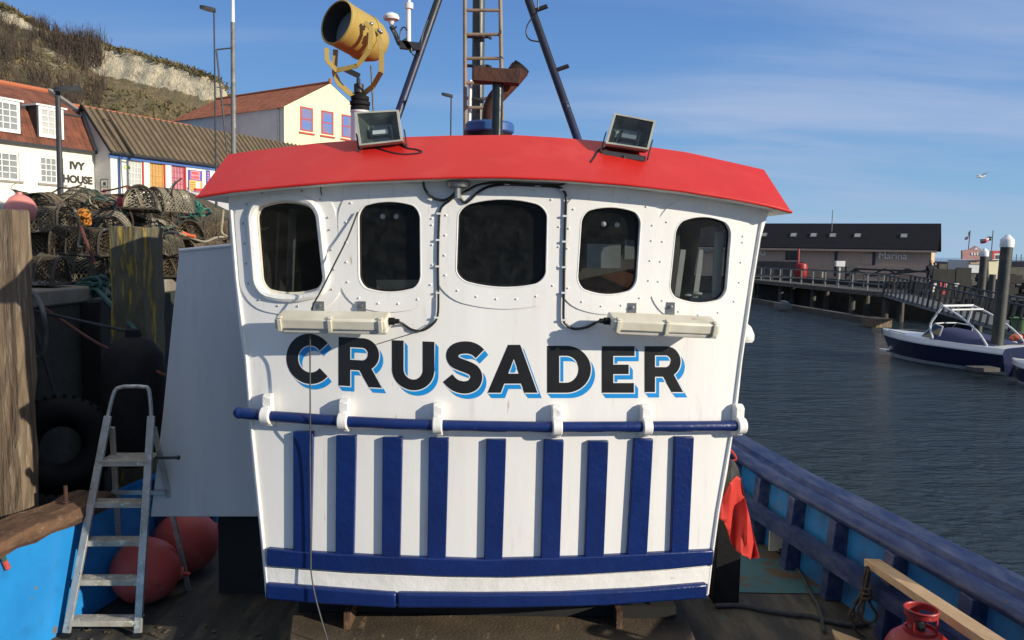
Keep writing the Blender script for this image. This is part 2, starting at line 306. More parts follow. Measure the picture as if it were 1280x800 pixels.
# ------------------------------------------------------------------ mesh builder
WM = {}
class MB:
    def __init__(s): s.v = []; s.f = []; s.mi = []; s.uv = {}; s.T = None; s.m = 0
    def add(s, vs, fs, m=None, uvs=None):
        o = len(s.v)
        for p in vs:
            p = V(p)
            if s.T is not None: p = s.T @ p
            s.v.append(p)
        for k, f in enumerate(fs):
            s.f.append([i + o for i in f]); s.mi.append(s.m if m is None else m)
            if uvs: s.uv[len(s.f) - 1] = uvs[k]
        return s
    def box(s, c, d, m=None):
        x, y, z = c; a, b, h = d[0] / 2, d[1] / 2, d[2] / 2
        vs = [(x + i * a, y + j * b, z + k * h) for k in (-1, 1) for j in (-1, 1) for i in (-1, 1)]
        return s.add(vs, [(0, 2, 3, 1), (4, 5, 7, 6), (0, 1, 5, 4), (2, 6, 7, 3), (0, 4, 6, 2), (1, 3, 7, 5)], m)
    def bar(s, p, q, w, h, up=(0, 0, 1), m=None, taper=1):
        p, q = V(p), V(q); ax = (q - p).normalized(); up = V(up)
        sd = ax.cross(up)
        if sd.length < 1e-5: sd = ax.cross(V((1, 0, 0)))
        sd.normalize(); u = sd.cross(ax).normalized()
        vs = []
        for pt, k in ((p, 1), (q, taper)):
            for i, j in ((-1, -1), (1, -1), (1, 1), (-1, 1)):
                vs.append(pt + sd * (i * w / 2 * k) + u * (j * h / 2 * k))
        return s.add(vs, [(3, 2, 1, 0), (4, 5, 6, 7), (0, 1, 5, 4), (1, 2, 6, 5), (2, 3, 7, 6), (3, 0, 4, 7)], m)
    def tube(s, pts, r, n=8, closed=False, cap=True, m=None):
        pts = [V(p) for p in pts]; k = len(pts)
        rs = r if isinstance(r, (list, tuple)) else [r] * k
        tg = []
        for i in range(k):
            a = pts[(i - 1) % k] if (closed or i > 0) else pts[i]
            b = pts[(i + 1) % k] if (closed or i < k - 1) else pts[i]
            d = b - a
            tg.append(d.normalized() if d.length > 1e-9 else V((0, 0, 1)))
        ref = V((0, 0, 1)) if abs(tg[0].z) < .9 else V((1, 0, 0))
        u = tg[0].cross(ref).normalized()
        vs = []; fs = []
        for i in range(k):
            u = (u - tg[i] * u.dot(tg[i]))
            if u.length < 1e-6: u = tg[i].orthogonal()
            u.normalize(); w_ = tg[i].cross(u)
            for j in range(n):
                a = 2 * PI * j / n
                vs.append(pts[i] + (u * math.cos(a) + w_ * math.sin(a)) * rs[i])
        for i in range(k if closed else k - 1):
            i2 = (i + 1) % k
            for j in range(n):
                j2 = (j + 1) % n
                fs.append((i * n + j, i * n + j2, i2 * n + j2, i2 * n + j))
        if cap and not closed:
            fs.append(tuple(range(n - 1, -1, -1))); fs.append(tuple((k - 1) * n + j for j in range(n)))
        return s.add(vs, fs, m)
    def lathe(s, prof, n=24, M=None, m=None, cap=True):
        vs = []; fs = []; M = M or Matrix.Identity(4)
        for r, z in prof:
            for j in range(n):
                a = 2 * PI * j / n
                vs.append(M @ V((r * math.cos(a), r * math.sin(a), z)))
        for i in range(len(prof) - 1):
            for j in range(n):
                j2 = (j + 1) % n
                fs.append((i * n + j, i * n + j2, (i + 1) * n + j2, (i + 1) * n + j))
        if cap:
            if prof[0][0] > 1e-4: fs.append(tuple(range(n - 1, -1, -1)))
            if prof[-1][0] > 1e-4: fs.append(tuple((len(prof) - 1) * n + j for j in range(n)))
        return s.add(vs, fs, m)
    def sphere(s, c, r, n=24, k=14, sc=(1, 1, 1), m=None):
        M = Matrix.Translation(c) @ Matrix.Diagonal((sc[0], sc[1], sc[2], 1))
        return s.lathe([(max(1e-5, r * math.sin(PI * i / k)), -r * math.cos(PI * i / k)) for i in range(k + 1)], n, M, m, cap=False)
    def grid(s, fn, nu, nv, m=None, uvfn=None):
        vs = [fn(i / nu, j / nv) for j in range(nv + 1) for i in range(nu + 1)]
        fs = [(j * (nu + 1) + i, j * (nu + 1) + i + 1, (j + 1) * (nu + 1) + i + 1, (j + 1) * (nu + 1) + i) for j in range(nv) for i in range(nu)]
        uvs = None
        if uvfn:
            uvs = [[uvfn(i / nu, j / nv), uvfn((i + 1) / nu, j / nv), uvfn((i + 1) / nu, (j + 1) / nv), uvfn(i / nu, (j + 1) / nv)] for j in range(nv) for i in range(nu)]
        return s.add(vs, fs, m, uvs)
    def prism(s, poly, off, m=None):
        n = len(poly); off = V(off)
        vs = [V(p) for p in poly] + [V(p) + off for p in poly]
        fs = [tuple(range(n - 1, -1, -1)), tuple(range(n, 2 * n))] + [(i, (i + 1) % n, n + (i + 1) % n, n + i) for i in range(n)]
        return s.add(vs, fs, m)
    def quad(s, a, b, c, d, m=None, uv=None):
        return s.add([a, b, c, d], [(0, 1, 2, 3)], m, [uv] if uv else None)

def build(name, mb, mats, parent=None, smooth=True, bevel=0, local=False, seg=2, angle=35):
    me = bpy.data.meshes.new(name)
    vs = mb.v
    if parent is not None and not local:
        iw = WM[parent].inverted(); vs = [iw @ p for p in vs]
    me.from_pydata([tuple(p) for p in vs], [], mb.f)
    if isinstance(mats, str): mats = [mats]
    for mm in mats: me.materials.append(MATS[mm])
    if len(mats) > 1: me.polygons.foreach_set('material_index', mb.mi)
    if mb.uv:
        ul = me.uv_layers.new(name='UVMap')
        for fi, uvs in mb.uv.items():
            p = me.polygons[fi]
            for k, li in enumerate(p.loop_indices): ul.data[li].uv = uvs[k]
    me.update()
    bmx = bmesh.new(); bmx.from_mesh(me)
    bmesh.ops.recalc_face_normals(bmx, faces=bmx.faces) if len(bmx.faces) < 60000 else None
    bmx.to_mesh(me); bmx.free()
    if smooth:
        me.polygons.foreach_set('use_smooth', [True] * len(me.polygons))
        try: me.set_sharp_from_angle(angle=R(angle))
        except Exception: pass
    o = bpy.data.objects.new(name, me); COL.objects.link(o)
    if parent is not None:
        o.parent = parent; WM[o] = WM[parent].copy()
    else: WM[o] = Matrix.Identity(4)
    if bevel:
        bv = o.modifiers.new('bevel', 'BEVEL'); bv.width = bevel; bv.segments = seg; bv.limit_method = 'ANGLE'; bv.angle_limit = R(40)
        bv.harden_normals = False
    return o

def tag(o, label=None, cat=None, group=None, kind=None):
    if label: o['label'] = label
    if cat: o['category'] = cat
    if group: o['group'] = group
    if kind: o['kind'] = kind
    return o
def thing(name, label, cat, loc=(0, 0, 0), rotz=0, group=None):
    o = bpy.data.objects.new(name, None); COL.objects.link(o); o.empty_display_size = .2
    o.location = loc; o.rotation_euler = (0, 0, rotz)
    WM[o] = Matrix.Translation(loc) @ Matrix.Rotation(rotz, 4, 'Z')
    return tag(o, label, cat, group)
def single(name, label, cat, mb, mats, loc, group=None, **kw):
    # a thing that is one mesh, origin at its base
    t = Matrix.Translation(loc); it = t.inverted()
    mb.v = [it @ p for p in mb.v]
    o = build(name, mb, mats, **kw); o.location = loc; WM[o] = t
    return tag(o, label, cat, group)
def copy_tree(o, parent=None):
    c = o.copy(); COL.objects.link(c)
    if parent is not None: c.parent = parent
    for ch in list(o.children): copy_tree(ch, c)
    return c
def spline(pts, n=8, closed=False):
    pts = [V(p) for p in pts]; out = []; k = len(pts)
    for i in range(k if closed else k - 1):
        if closed: a, b, c, d = pts[(i - 1) % k], pts[i], pts[(i + 1) % k], pts[(i + 2) % k]
        else: a, b, c, d = pts[max(i - 1, 0)], pts[i], pts[i + 1], pts[min(i + 2, k - 1)]
        for j in range(n):
            t = j / n
            out.append(.5 * ((2 * b) + (c - a) * t + (2 * a - 5 * b + 4 * c - d) * t * t + (3 * b - a - 3 * c + d) * t ** 3))
    if not closed: out.append(pts[-1])
    return out
def lerp(a, b, t): return a + (b - a) * t
def interp(tab, x):
    # piecewise linear through [(x, y)], y may be a number
    if x <= tab[0][0]: a, b = tab[0], tab[1]
    elif x >= tab[-1][0]: a, b = tab[-2], tab[-1]
    else:
        for a, b in zip(tab, tab[1:]):
            if a[0] <= x <= b[0]: break
    return a[1] + (b[1] - a[1]) * (x - a[0]) / (b[0] - a[0])
def text_mesh(txt, size, M, mb, m=None, xs=1.0, bold=0.0, depth=.004):
    cu = bpy.data.curves.new('t', 'FONT'); cu.body = txt; cu.size = size; cu.offset = bold; cu.extrude = depth; cu.align_x = 'CENTER'
    o = bpy.data.objects.new('t', cu); COL.objects.link(o)
    dg = bpy.context.evaluated_depsgraph_get(); dg.update()
    me = bpy.data.meshes.new_from_object(o.evaluated_get(dg))
    mb.add([M @ V((v.co.x * xs, v.co.y, v.co.z)) for v in me.vertices], [tuple(p.vertices) for p in me.polygons], m)
    bpy.data.objects.remove(o); bpy.data.curves.remove(cu); bpy.data.meshes.remove(me)
def frame_m(o, xd, yd):
    xd = V(xd).normalized(); yd = V(yd); yd = (yd - xd * yd.dot(xd)).normalized(); zd = xd.cross(yd)
    return Matrix(((xd.x, yd.x, zd.x, o[0]), (xd.y, yd.y, zd.y, o[1]), (xd.z, yd.z, zd.z, o[2]), (0, 0, 0, 1)))
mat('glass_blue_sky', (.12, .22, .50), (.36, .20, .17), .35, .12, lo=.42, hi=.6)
mat('blue_bulwark_shade', (.015, .18, .44), (.012, .14, .35), 2.5, .6, .2, 9, lo=.3, hi=.7, wear=(.02, .08, .20), wlo=.50, whi=.74, wscale=4, wear2=(.12, .12, .12), w2lo=.64, w2hi=.68, w2scale=7)  # worn bulwark blue, darkened in colour for the shaded right side
# =================================================================== THE FISHING BOAT
DECK = 1.25
DECKL = 1.05      # the side deck on the left lies lower
XC = -0.12
def yf(x, z):
    return 4.52 + .07 * (x - XC) ** 2 + .045 * (x - XC) - .05 * (z - 2.6)
def fn(x, z):
    return V((.14 * (x - XC) + .045, -1, -.05)).normalized()
def front(px, py, off=0.0):
    # point of the wheelhouse front (or of the surface `off` metres proud of it) seen at this pixel
    d = ray(px, py); Y = 4.5
    for _ in range(12):
        p = C0 + d * (Y / d.y)
        n = fn(p.x, p.z)
        Y = yf(p.x, p.z) - off / -n.y
    return C0 + d * (Y / d.y)
def proud(px, py, off):
    # the point of the front at this pixel, moved straight out by off
    p = front(px, py); return p + fn(p.x, p.z) * off

boat = thing('fishing_boat', 'white and navy fishing boat with red wheelhouse roof and blue bulwarks, moored beside the quay', 'fishing boat', (XC, 5.5, 0.0))

# ---- hull, deck and bulwarks
GX = [(-3, 2.55), (0, 2.88), (1.5, 2.88), (3, 2.74), (4.17, 2.57), (5.07, 2.39), (6.45, 2.12), (7.6, 1.98), (9.5, 1.8), (11, 1.6)]
GTOP = 1.86
def gx(Y, side):
    x = interp(GX, Y)
    return x if side > 0 else -(x + .58)
ys = [-3 + 14 * i / 56 for i in range(57)]
mb = MB()
for side in (1, -1):
    def hp(u, v, side=side):
        Y = lerp(-3, 11, u); x = gx(Y, side) + side * .07
        z = lerp(-.6, GTOP - .06, v)
        return V((x - side * (.45 * (1 - v) ** 2), Y, z))
    mb.grid(hp, 40, 8)
hull = build('hull', mb, 'blue_bulwark', boat)
mb = MB()
def deck_x(u, v):
    Y = lerp(-3, 11, v); xs = [gx(Y, -1), -1.34, -1.32, gx(Y, 1)]; k_ = [0, .3, .34, 1]
    return interp(list(zip(k_, xs)), u)
us = [0, .1, .2, .3, .34, .45, .56, .67, .78, .89, 1]
mb.grid(lambda u, v: V((deck_x(us[round(u * 10)], v), lerp(-3, 11, v), DECKL if us[round(u * 10)] <= .3 else DECK)), 10, 56)
deck = build('deck', mb, 'deck_wood', boat)
mb = MB()
mb.grid(lambda u, v: V((lerp(1.25, gx(lerp(5.6, 7.6, v), 1) - .02, u), lerp(5.6, 7.6, v), DECK + .006)), 6, 10)
build('painted_deck_plate', mb, 'teal_deck', boat)

# right bulwark: inner skin, frames, stringer, rounded cap
port = (6.18, 6.42)      # the freeing port the light comes through
mb = MB()
def skin(Y0, Y1, z0, z1, side, n=8):
    mb.grid(lambda u, v: V((gx(lerp(Y0, Y1, u), side) - side * .03 * (1 - v), lerp(Y0, Y1, u), lerp(z0, z1, v))), n, 2)
skin(-3, port[0], DECK, GTOP - .05, 1, 40)
skin(port[1], 11, DECK, GTOP - .05, 1, 20)
skin(port[0], port[1], DECK + .27, GTOP - .05, 1, 2)
bul = build('bulwark_plating', mb, 'blue_bulwark_shade', boat)
mb = MB()
for Y in port:
    x = gx(Y, 1); s_ = .01 if Y == port[1] else -.01
    mb.box((x + .03, Y + s_, DECK + .135), (.17, .02, .26))
mb.box((gx(6.3, 1) + .03, 6.3, DECK + .275), (.17, .24, .02))
build('freeing_port_frame', mb, 'cream_plastic', boat)
fr_y = [1.2, 1.9, 2.6, 3.2, 3.75, 4.32, 4.95, 5.55, 6.08, 6.62, 7.2, 7.9, 8.7, 9.6]
for Y in fr_y:
    mb = MB(); x = gx(Y, 1)
    mb.add([(x - .13, Y - .06, DECK), (x + .0, Y - .06, DECK), (x + .02, Y - .06, GTOP - .06), (x - .085, Y - .06, GTOP - .06),
            (x - .13, Y + .06, DECK), (x + .0, Y + .06, DECK), (x + .02, Y + .06, GTOP - .06), (x - .085, Y + .06, GTOP - .06)],
           [(0, 1, 2, 3), (7, 6, 5, 4), (0, 3, 7, 4), (1, 5, 6, 2), (3, 2, 6, 7), (0, 4, 5, 1)])
    build('bulwark_frame', mb, 'navy_old', boat, bevel=.008)
mb = MB()
pts = [V((gx(Y, 1) - .125, Y, DECK + .30)) for Y in ys if Y < 9]
for a, b in zip(pts, pts[1:]): mb.bar(a, b, .10, .10)
build('bulwark_stringer', mb, 'navy_old', boat)
mb = MB()
cap_prof = [(-.14, -.11), (-.15, -.03), (-.12, .0), (.10, .012), (.16, -.02), (.165, -.10), (.10, -.13), (-.06, -.13)]
def capf(side, Y0, Y1, n, prof, mbx):
    k = len(prof); vs = []; fs = []
    for i in range(n + 1):
        Y = lerp(Y0, Y1, i / n)
        for a, b in prof: vs.append((gx(Y, side) + side * a, Y, GTOP + b))
    for i in range(n):
        for j in range(k): fs.append((i * k + j, i * k + (j + 1) % k, (i + 1) * k + (j + 1) % k, (i + 1) * k + j))
    fs += [tuple(range(k)), tuple(n * k + j for j in range(k))]
    mbx.add(vs, fs)
cap_prof = [(-.075, -.060), (-.085, -.02), (-.06, .0), (.02, .006), (.075, .004), (.08, .028), (.25, .034), (.262, .01), (.25, -.07), (.10, -.09), (-.03, -.075)]
capf(1, -3, 11, 70, cap_prof, mb)
cap = build('bulwark_cap_rail', mb, 'navy_old', boat, bevel=.012)
# left bulwark, lower, with a rotten timber cap that has been cut off
LTOP = 1.80
mb = MB()
mb.grid(lambda u, v: V((gx(lerp(-3, 9.5, u), -1) + .03 * (1 - v), lerp(-3, 9.5, u), lerp(DECKL, LTOP - .02, v))), 50, 4)
build('bulwark_plating', mb, 'blue_bulwark', boat)
for Y in (6.3, 7.0, 7.8):
    mb = MB(); x = gx(Y, -1); mb.box((x + .05, Y, lerp(DECKL, LTOP, .5)), (.10, .10, LTOP - DECKL - .02)); build('bulwark_frame', mb, 'navy_old', boat)
random.seed(3)
mb = MB()
rows = []
n = 46; Y0c, Y1c = -1.0, 5.72
for i in range(n + 1):
    Y = lerp(Y0c, Y1c, i / n); gxx = gx(Y, -1)
    prof = [(.075, -.045), (.09, -.01), (.08, .045), (.02, .062), (-.08, .055), (-.17, .066), (-.21, .03), (-.22, -.04), (-.10, -.06)]
    rows.append([V((gxx + a + random.uniform(-.014, .014), Y + random.uniform(-.01, .01), LTOP + b + random.uniform(-.012, .012))) for a, b in prof])
k = len(rows[0])
vs = [p for r in rows for p in r]
fs = [(i * k + j, i * k + (j + 1) % k, (i + 1) * k + (j + 1) % k, (i + 1) * k + j) for i in range(n) for j in range(k)] + [tuple(range(k)), tuple(n * k + j for j in range(k))]
mb.add(vs, fs)
tag(build('bulwark_cap_rail', mb, 'rotten_wood', boat, angle=25), 'rotten brown timber cap, cut off short')
mb = MB()
p = V((gx(5.42, -1) - .05, 5.42, LTOP + .05))
mb.tube([p, p + V((0, 0, .13))], .014, 8); mb.lathe([(.03, 0), (.03, .008)], 10, Matrix.Translation(p + V((0, 0, .02))))
build('cap_bolt', mb, 'rust', boat)

# ---- hatch cover in front of the wheelhouse
mb = MB()
hz = DECK + .13
h0, h1 = atz(364, 758, hz), atz(880, 752, hz)
hy1 = 4.9
mb.prism([V((-1.31, 4.9, hz - .13)), V((-1.12, 4.0, hz - .13)), V((-1.0, 1.5, hz - .13)), V((1.0, 1.5, hz - .13)), V((1.1, 4.9, hz - .13))], (0, 0, .13))
hatch = build('hatch_cover', mb, 'hatch_wood', boat, bevel=.012)
mb = MB()
for i in range(1, 4): mb.box((0, 1.5 + i * .62, hz + .002), (1.9, .012, .004))
build('hatch_seam', mb, 'kerb_dark', hatch)

# ---- wheelhouse shell with window openings
EAVE = [(245, 247), (290, 240), (360, 233), (430, 227.5), (500, 224.5), (570, 222.5), (625, 222), (700, 225), (780, 231), (850, 239), (920, 250), (965, 259), (990, 266)]
RTOP = [(285, 193), (320, 188), (400, 178.5), (500, 171.5), (560, 169.5), (640, 168.5), (700, 172), (780, 179), (860, 190.5), (955, 212)]
def win_outline(tl, tr, br, bl, bt, bb, r=.14, n=7):
    # rounded quadrilateral whose top and bottom edges bulge by bt and bb pixels
    tl, tr, br, bl = [V((p[0], p[1])) for p in (tl, tr, br, bl)]
    uv = []
    for cx, cy, a0 in ((1 - r, 1 - r, 0), (r, 1 - r, 90), (r, r, 180), (1 - r, r, 270)):
        for i in range(n + 1):
            a = R(a0 + 90 * i / n); uv.append((cx + r * math.cos(a), cy + r * math.sin(a)))
    dense = []
    for (u0, v0), (u1, v1) in zip(uv, uv[1:] + uv[:1]):
        m_ = max(1, int(max(abs(u1 - u0), abs(v1 - v0)) / .09))
        for j in range(m_): dense.append((lerp(u0, u1, j / m_), lerp(v0, v1, j / m_)))
    out = []
    for u, v in dense:
        p = lerp(lerp(bl, br, u), lerp(tl, tr, u), v)
        bul_ = 1 - (2 * u - 1) ** 2
        p = p + V((0, -bt * bul_ * max(0, v * 2 - 1) + bb * bul_ * max(0, 1 - 2 * v)))
        out.append(p)
    return out
WIN = [
    ((318, 261), (394, 260), (405, 359), (326, 361), 9, 8),
    ((448, 260), (525, 260), (526, 357), (449, 357), 8, 8),
    ((573, 259), (684, 259), (682, 352), (570, 348), 10, 9),
    ((727, 266), (801, 268), (795, 360), (721, 358), 8, 9),
    ((845, 280), (914, 282), (907, 371), (836, 368), 10, 9),
]
WOUT = [win_outline(*q) for q in WIN]
def pip(p, poly):
    x, y = p; c = False; n = len(poly); j = n - 1
    for i in range(n):
        xi, yi = poly[i][0], poly[i][1]; xj, yj = poly[j][0], poly[j][1]
        if (yi > y) != (yj > y) and x < (xj - xi) * (y - yi) / (yj - yi) + xi: c = not c
        j = i
    return c
def cdt(loops, pts, edges_extra=()):
    vs = []; es = []
    for lp in loops:
        o = len(vs); vs += [V((p[0], p[1])) for p in lp]
        es += [(o + i, o + (i + 1) % len(lp)) for i in range(len(lp))]
    for a, b in edges_extra:
        o = len(vs); vs += [V(a), V(b)]; es.append((o, o + 1))
    vs += [V(p) for p in pts]
    r = geometry.delaunay_2d_cdt(vs, es, [], 0, 1e-4)
    return r[0], r[2]
LEFT = [(284.5, 236), (288, 300), (298, 400), (306, 455), (312, 540), (316.5, 590), (325.5, 670), (331.5, 735), (332.5, 752)]
RIGHT = [(960, 250), (954, 277), (943, 345), (935, 400), (930.5, 425), (921.5, 512), (915.5, 545), (909, 590), (904, 610), (897.5, 650), (892, 690), (885, 750)]
def leftx(py): return interp([(b, a) for a, b in LEFT], py)
def rightx(py): return interp([(b, a) for a, b in RIGHT], py)
shell = []
for i in range(0, 25): # top, left to right
    x = lerp(285, 963, i / 24); shell.append((x, interp(EAVE, x) - 1.5))
for y in (300, 350, 400, 450, 500, 535, 590, 640, 700): shell.append((rightx(y), y))
BOT = [(332, 746), (400, 752), (490, 757), (640, 757), (760, 754), (885, 744)]
for i in range(0, 25):
    x = lerp(885, 332, i / 24); shell.append((x, interp(BOT, x)))
for y in (700, 640, 590, 545, 500, 450, 405, 350, 300): shell.append((leftx(y), y))
inner = [(x, y) for x in range(300, 960, 22) for y in range(240, 750, 22)]
inner = [p for p in inner if pip(p, shell) and min((V(p) - V(q)).length for q in shell) > 6 and
         all(min((V(p) - q).length for q in wq) > 5 and not pip(p, wq) for wq in WOUT)]
vs2, tris = cdt([shell] + WOUT, inner)
mb = MB()
P3 = [front(p.x, p.y) for p in vs2]
fs = []
for t in tris:
    c = sum((vs2[i] for i in t), V((0, 0))) / 3
    if pip(c, shell) and not any(pip(c, wq) for wq in WOUT): fs.append(tuple(t))
mb.add(P3, fs)
# sides, back wall and ceiling
edgeL = [front(leftx(y), y) for y in (238, 350, 450, 545, 640, 750)]
edgeR = [front(rightx(y), y) for y in (254, 350, 450, 535, 640, 750)]
def side(e, dx):
    for a, b in zip(e, e[1:]):
        mb.quad(a, b, b + V((dx, 2.3, 0)), a + V((dx, 2.3, 0)))
def side_open(e, dx):
    # side wall with an unseen opening added to let sun into the cabin
    zs = [p.z for p in e]
    def pt(z, t):
        for a, b in zip(e, e[1:]):
            if b.z <= z <= a.z + 1e-6: q = lerp(b, a, (z - b.z) / max(1e-6, a.z - b.z)); break
        else: q = e[0] if z > zs[0] else e[-1]
        return q + V((dx * t, 2.3 * t, 0))
    zl = [zs[-1], 3.12, 3.78, zs[0]]; tl = [0, .16, .62, 1]
    for i in range(3):
        for j in range(3):
            if i == 1 and j == 1: continue
            n_ = 4 if i == 0 else 1
            for k_ in range(n_):
                z0, z1 = lerp(zl[i], zl[i + 1], k_ / n_), lerp(zl[i], zl[i + 1], (k_ + 1) / n_)
                mb.quad(pt(z0, tl[j]), pt(z1, tl[j]), pt(z1, tl[j + 1]), pt(z0, tl[j + 1]))
side(edgeL, .05); side_open(edgeR, -.05)
wheelhouse = build('wheelhouse', mb, 'white_paint', boat, angle=30)
mb = MB()
a, b = edgeL[0] + V((.05, 2.3, 0)), edgeR[0] + V((-.05, 2.3, 0))
c, d = edgeR[-1] + V((-.05, 2.3, 0)), edgeL[-1] + V((.05, 2.3, 0))
def bw(u, v): return lerp(lerp(d, c, u), lerp(a, b, u), v)
ul, vl = [0, .16, .44, .56, .84, 1], [0, .64, .92, 1]
for i in range(5):
    for j in range(3):
        mb.quad(bw(ul[i], vl[j]), bw(ul[i + 1], vl[j]), bw(ul[i + 1], vl[j + 1]), bw(ul[i], vl[j + 1]))
build('back_wall', mb, 'white_paint', boat)
# inside: dark lining, dashboard, lamps, curtain, chart screen
mb = MB()
cx = XC
mb.box((cx, 6.2, 3.2), (2.7, .04, 2.2)); mb.box((cx, 5.6, 2.25), (2.6, 1.3, .04)); mb.box((cx - 1.34, 5.6, 3.0), (.03, 1.4, 2))
mb.box((cx, 5.7, 3.93), (2.6, 1.7, .03))
mb.box((cx - .9, 5.9, 2.9), (.30, .25, 1.1)); mb.box((cx + .55, 6.0, 3.35), (.12, .1, 1.2))
build('cabin_lining', mb, 'dark_interior', boat)
mb = MB()
q = [front(700, 372, -.12), front(830, 372, -.12), front(812, 335, -.30), front(760, 350, -.30)]
mb.prism([front(716, 374, -.10), front(812, 374, -.10), front(806, 333, -.30), front(716, 352, -.30)], (0, .05, 0))
build('dashboard', mb, 'brown_interior', boat)
mb = MB(); mb.prism([front(474, 378, -.08), front(528, 378, -.08), front(528, 350, -.14), front(470, 350, -.14)], (0, .03, 0))
build('window_shelf', mb, 'net_pale', boat)
for (px, py) in ((478.5, 270.5), (495.5, 270.5), (754.5, 280), (771.5, 281)):
    mb = MB(); p = front(px, py, -.10)
    mb.sphere(p, .015, 12, 8); mb.tube([p, p + V((0, .05, .0))], .007, 6)
    build('cabin_lamp', mb, 'lamp_white', boat)
mb = MB(); a = front(733, 320, -.32); mb.bar(a, front(775, 320, -.32), .03, .14); mb.bar(front(780, 312, -.32), front(792, 312, -.32), .03, .11)
build('chart_screen', mb, 'glass_grey', boat)
mb = MB()
for px0, px1, w_ in ((848, 846, .030), (871, 869, .028)):
    a, b = front(px1, 372, -.10), front(px0 + 6, 312, -.10)
    mb.bar(a, b, w_, .012, (0, -1, 0))
mb.sphere(front(884, 313, -.12), .02, 10, 7, (1.4, 1, .8)); mb.sphere(front(872, 367, -.08), .018, 10, 7, (1.6, 1, .6)); mb.sphere(front(860, 369, -.08), .013, 10, 7, (1.6, 1, .6))
mb.bar(front(895, 372, -.12), front(899, 290, -.12), .05, .012, (0, -1, 0))
build('window_curtain', mb, 'diffuser', boat)
mb = MB(); mb.bar(front(345, 366, -.2), front(348, 266, -.2), .010, .012); mb.bar(front(362, 366, -.25), front(366, 262, -.25), .04, .02); mb.tube(spline([front(322, 280, -.1), front(328, 287, -.1), front(336, 284, -.1)]), .005, 6)
build('cabin_pole', mb, 'hose_grey', boat)

# windows: raised bolted plate, rim, reveal and pane
def offset_loop(loop, d):
    n = len(loop); out = []
    c = sum((V((p[0], p[1])) for p in loop), V((0, 0))) / n
    for i in range(n):
        a, b = V(loop[i - 1]), V(loop[(i + 1) % n]); t = (b - a)
        if t.length < 1e-6: t = V((1, 0))
        t.normalize(); nn = V((t.y, -t.x))
        p = V(loop[i])
        if (p - c).dot(nn) < 0: nn = -nn
        out.append(p + nn * d)
    return out
for wi, lp in enumerate(WOUT):
    rim_w = .014 if wi == 0 else .005
    mb = MB()
    o1 = offset_loop(lp, 25 if wi != 2 else 27); n = len(lp)
    lo_ = [proud(p[0], p[1], .0065) for p in lp]; hi_ = [proud(p[0], p[1], .0065) for p in o1]; hi0 = [front(p[0], p[1], -.002) for p in o1]
    inn = [front(p[0], p[1], -.045) for p in lp]
    inn2 = [proud(p[0], p[1], -.05) for p in lp]
    vs = lo_ + hi_ + hi0 + inn2; fs = []
    for i in range(n):
        j = (i + 1) % n
        fs += [(i, j, n + j, n + i), (n + i, n + j, 2 * n + j, 2 * n + i), (i, j, 3 * n + j, 3 * n + i)]
    mb.add(vs, fs)
    wnd = build('cabin_window', mb, 'white_paint', boat, angle=40)
    mb = MB(); mb.tube([proud(p[0], p[1], .008 if wi == 0 else .0035) for p in (offset_loop(lp, 5) if wi == 0 else offset_loop(lp, .5))], rim_w if wi else .022, 8, closed=True)
    build('window_rim', mb, 'white_thick', wnd)
    mb = MB(); mb.tube([proud(p[0], p[1], -.026) for p in offset_loop(lp, -1.0)], .006, 6, closed=True)
    build('rubber_seal', mb, 'cream_plastic' if wi == 0 else 'black_rubber', wnd)
    # bolts
    mid = offset_loop(lp, 15); L = 0; last = None
    for i in range(n):
        p, q = V(mid[i]), V(mid[(i + 1) % n]); seg = (q - p).length
        while L <= seg:
            c = p + (q - p) * (L / max(seg, 1e-6)); c3 = proud(c.x, c.y, .007); nn = fn(c3.x, c3.z)
            M = frame_m(c3, nn.orthogonal(), nn.cross(nn.orthogonal()))
            mb = MB(); mb.lathe([(.0060, -.002), (.0054, .003), (.003, .0055), (1e-4, .006)], 8, M)
            build('frame_bolt', mb, 'steel' if wi == 0 else 'white_paint', wnd)
            L += 25
        L -= seg
    mb = MB(); ring = [proud(p[0], p[1], -.034) for p in offset_loop(lp, 1)]
    mb.add(ring, [tuple(range(n))])
    build('pane', mb, 'cabin_glass', wnd, smooth=False)

# ---- red roof visor
mb = MB()
NV = 48
lo_ = []; up_ = []
for i in range(NV + 1):
    t = i / NV
    x = lerp(245, 990, t); lo_.append(proud(0, 0, 0) if False else front(x, interp(EAVE, x), .14))
    x = lerp(285, 955, t); up_.append(front(x, interp(RTOP, x), -.24))
BK = 2.65
lob = [lerp(V((lo_[0].x + .06, lo_[0].y + BK, lo_[0].z)), V((lo_[-1].x - .06, lo_[-1].y + BK, lo_[-1].z)), i / NV) for i in range(NV + 1)]
upb = [lerp(V((up_[0].x + .06, up_[0].y + BK - .3, up_[0].z)), V((up_[-1].x - .06, up_[-1].y + BK - .3, up_[-1].z)), i / NV) for i in range(NV + 1)]
for i in range(NV + 1):
    cr = .10 * (1 - (2 * i / NV - 1) ** 2); lob[i].z += cr; upb[i].z += cr
K = NV + 1
vs = lo_ + up_ + lob + upb
fs = []
for i in range(NV):
    fs += [(i, i + 1, K + i + 1, K + i), (K + i, K + i + 1, 3 * K + i + 1, 3 * K + i), (2 * K + i, 2 * K + i + 1, 3 * K + i + 1, 3 * K + i)]
fs += [(0, K, 3 * K, 2 * K), (NV, K + NV, 3 * K + NV, 2 * K + NV)]
mb.add(vs, fs)
roof = build('wheelhouse_roof', mb, 'red_paint', boat, angle=25)
mb = MB()
lo2 = [p + V((0, .012, -.004)) for p in lo_]; lb2 = [p + V((0, 0, -.004)) for p in lob]
mb.add(lo2 + lb2, [(i, i + 1, K + i + 1, K + i) for i in range(NV)])
build('roof_underside', mb, 'white_paint', boat)
mb = MB()
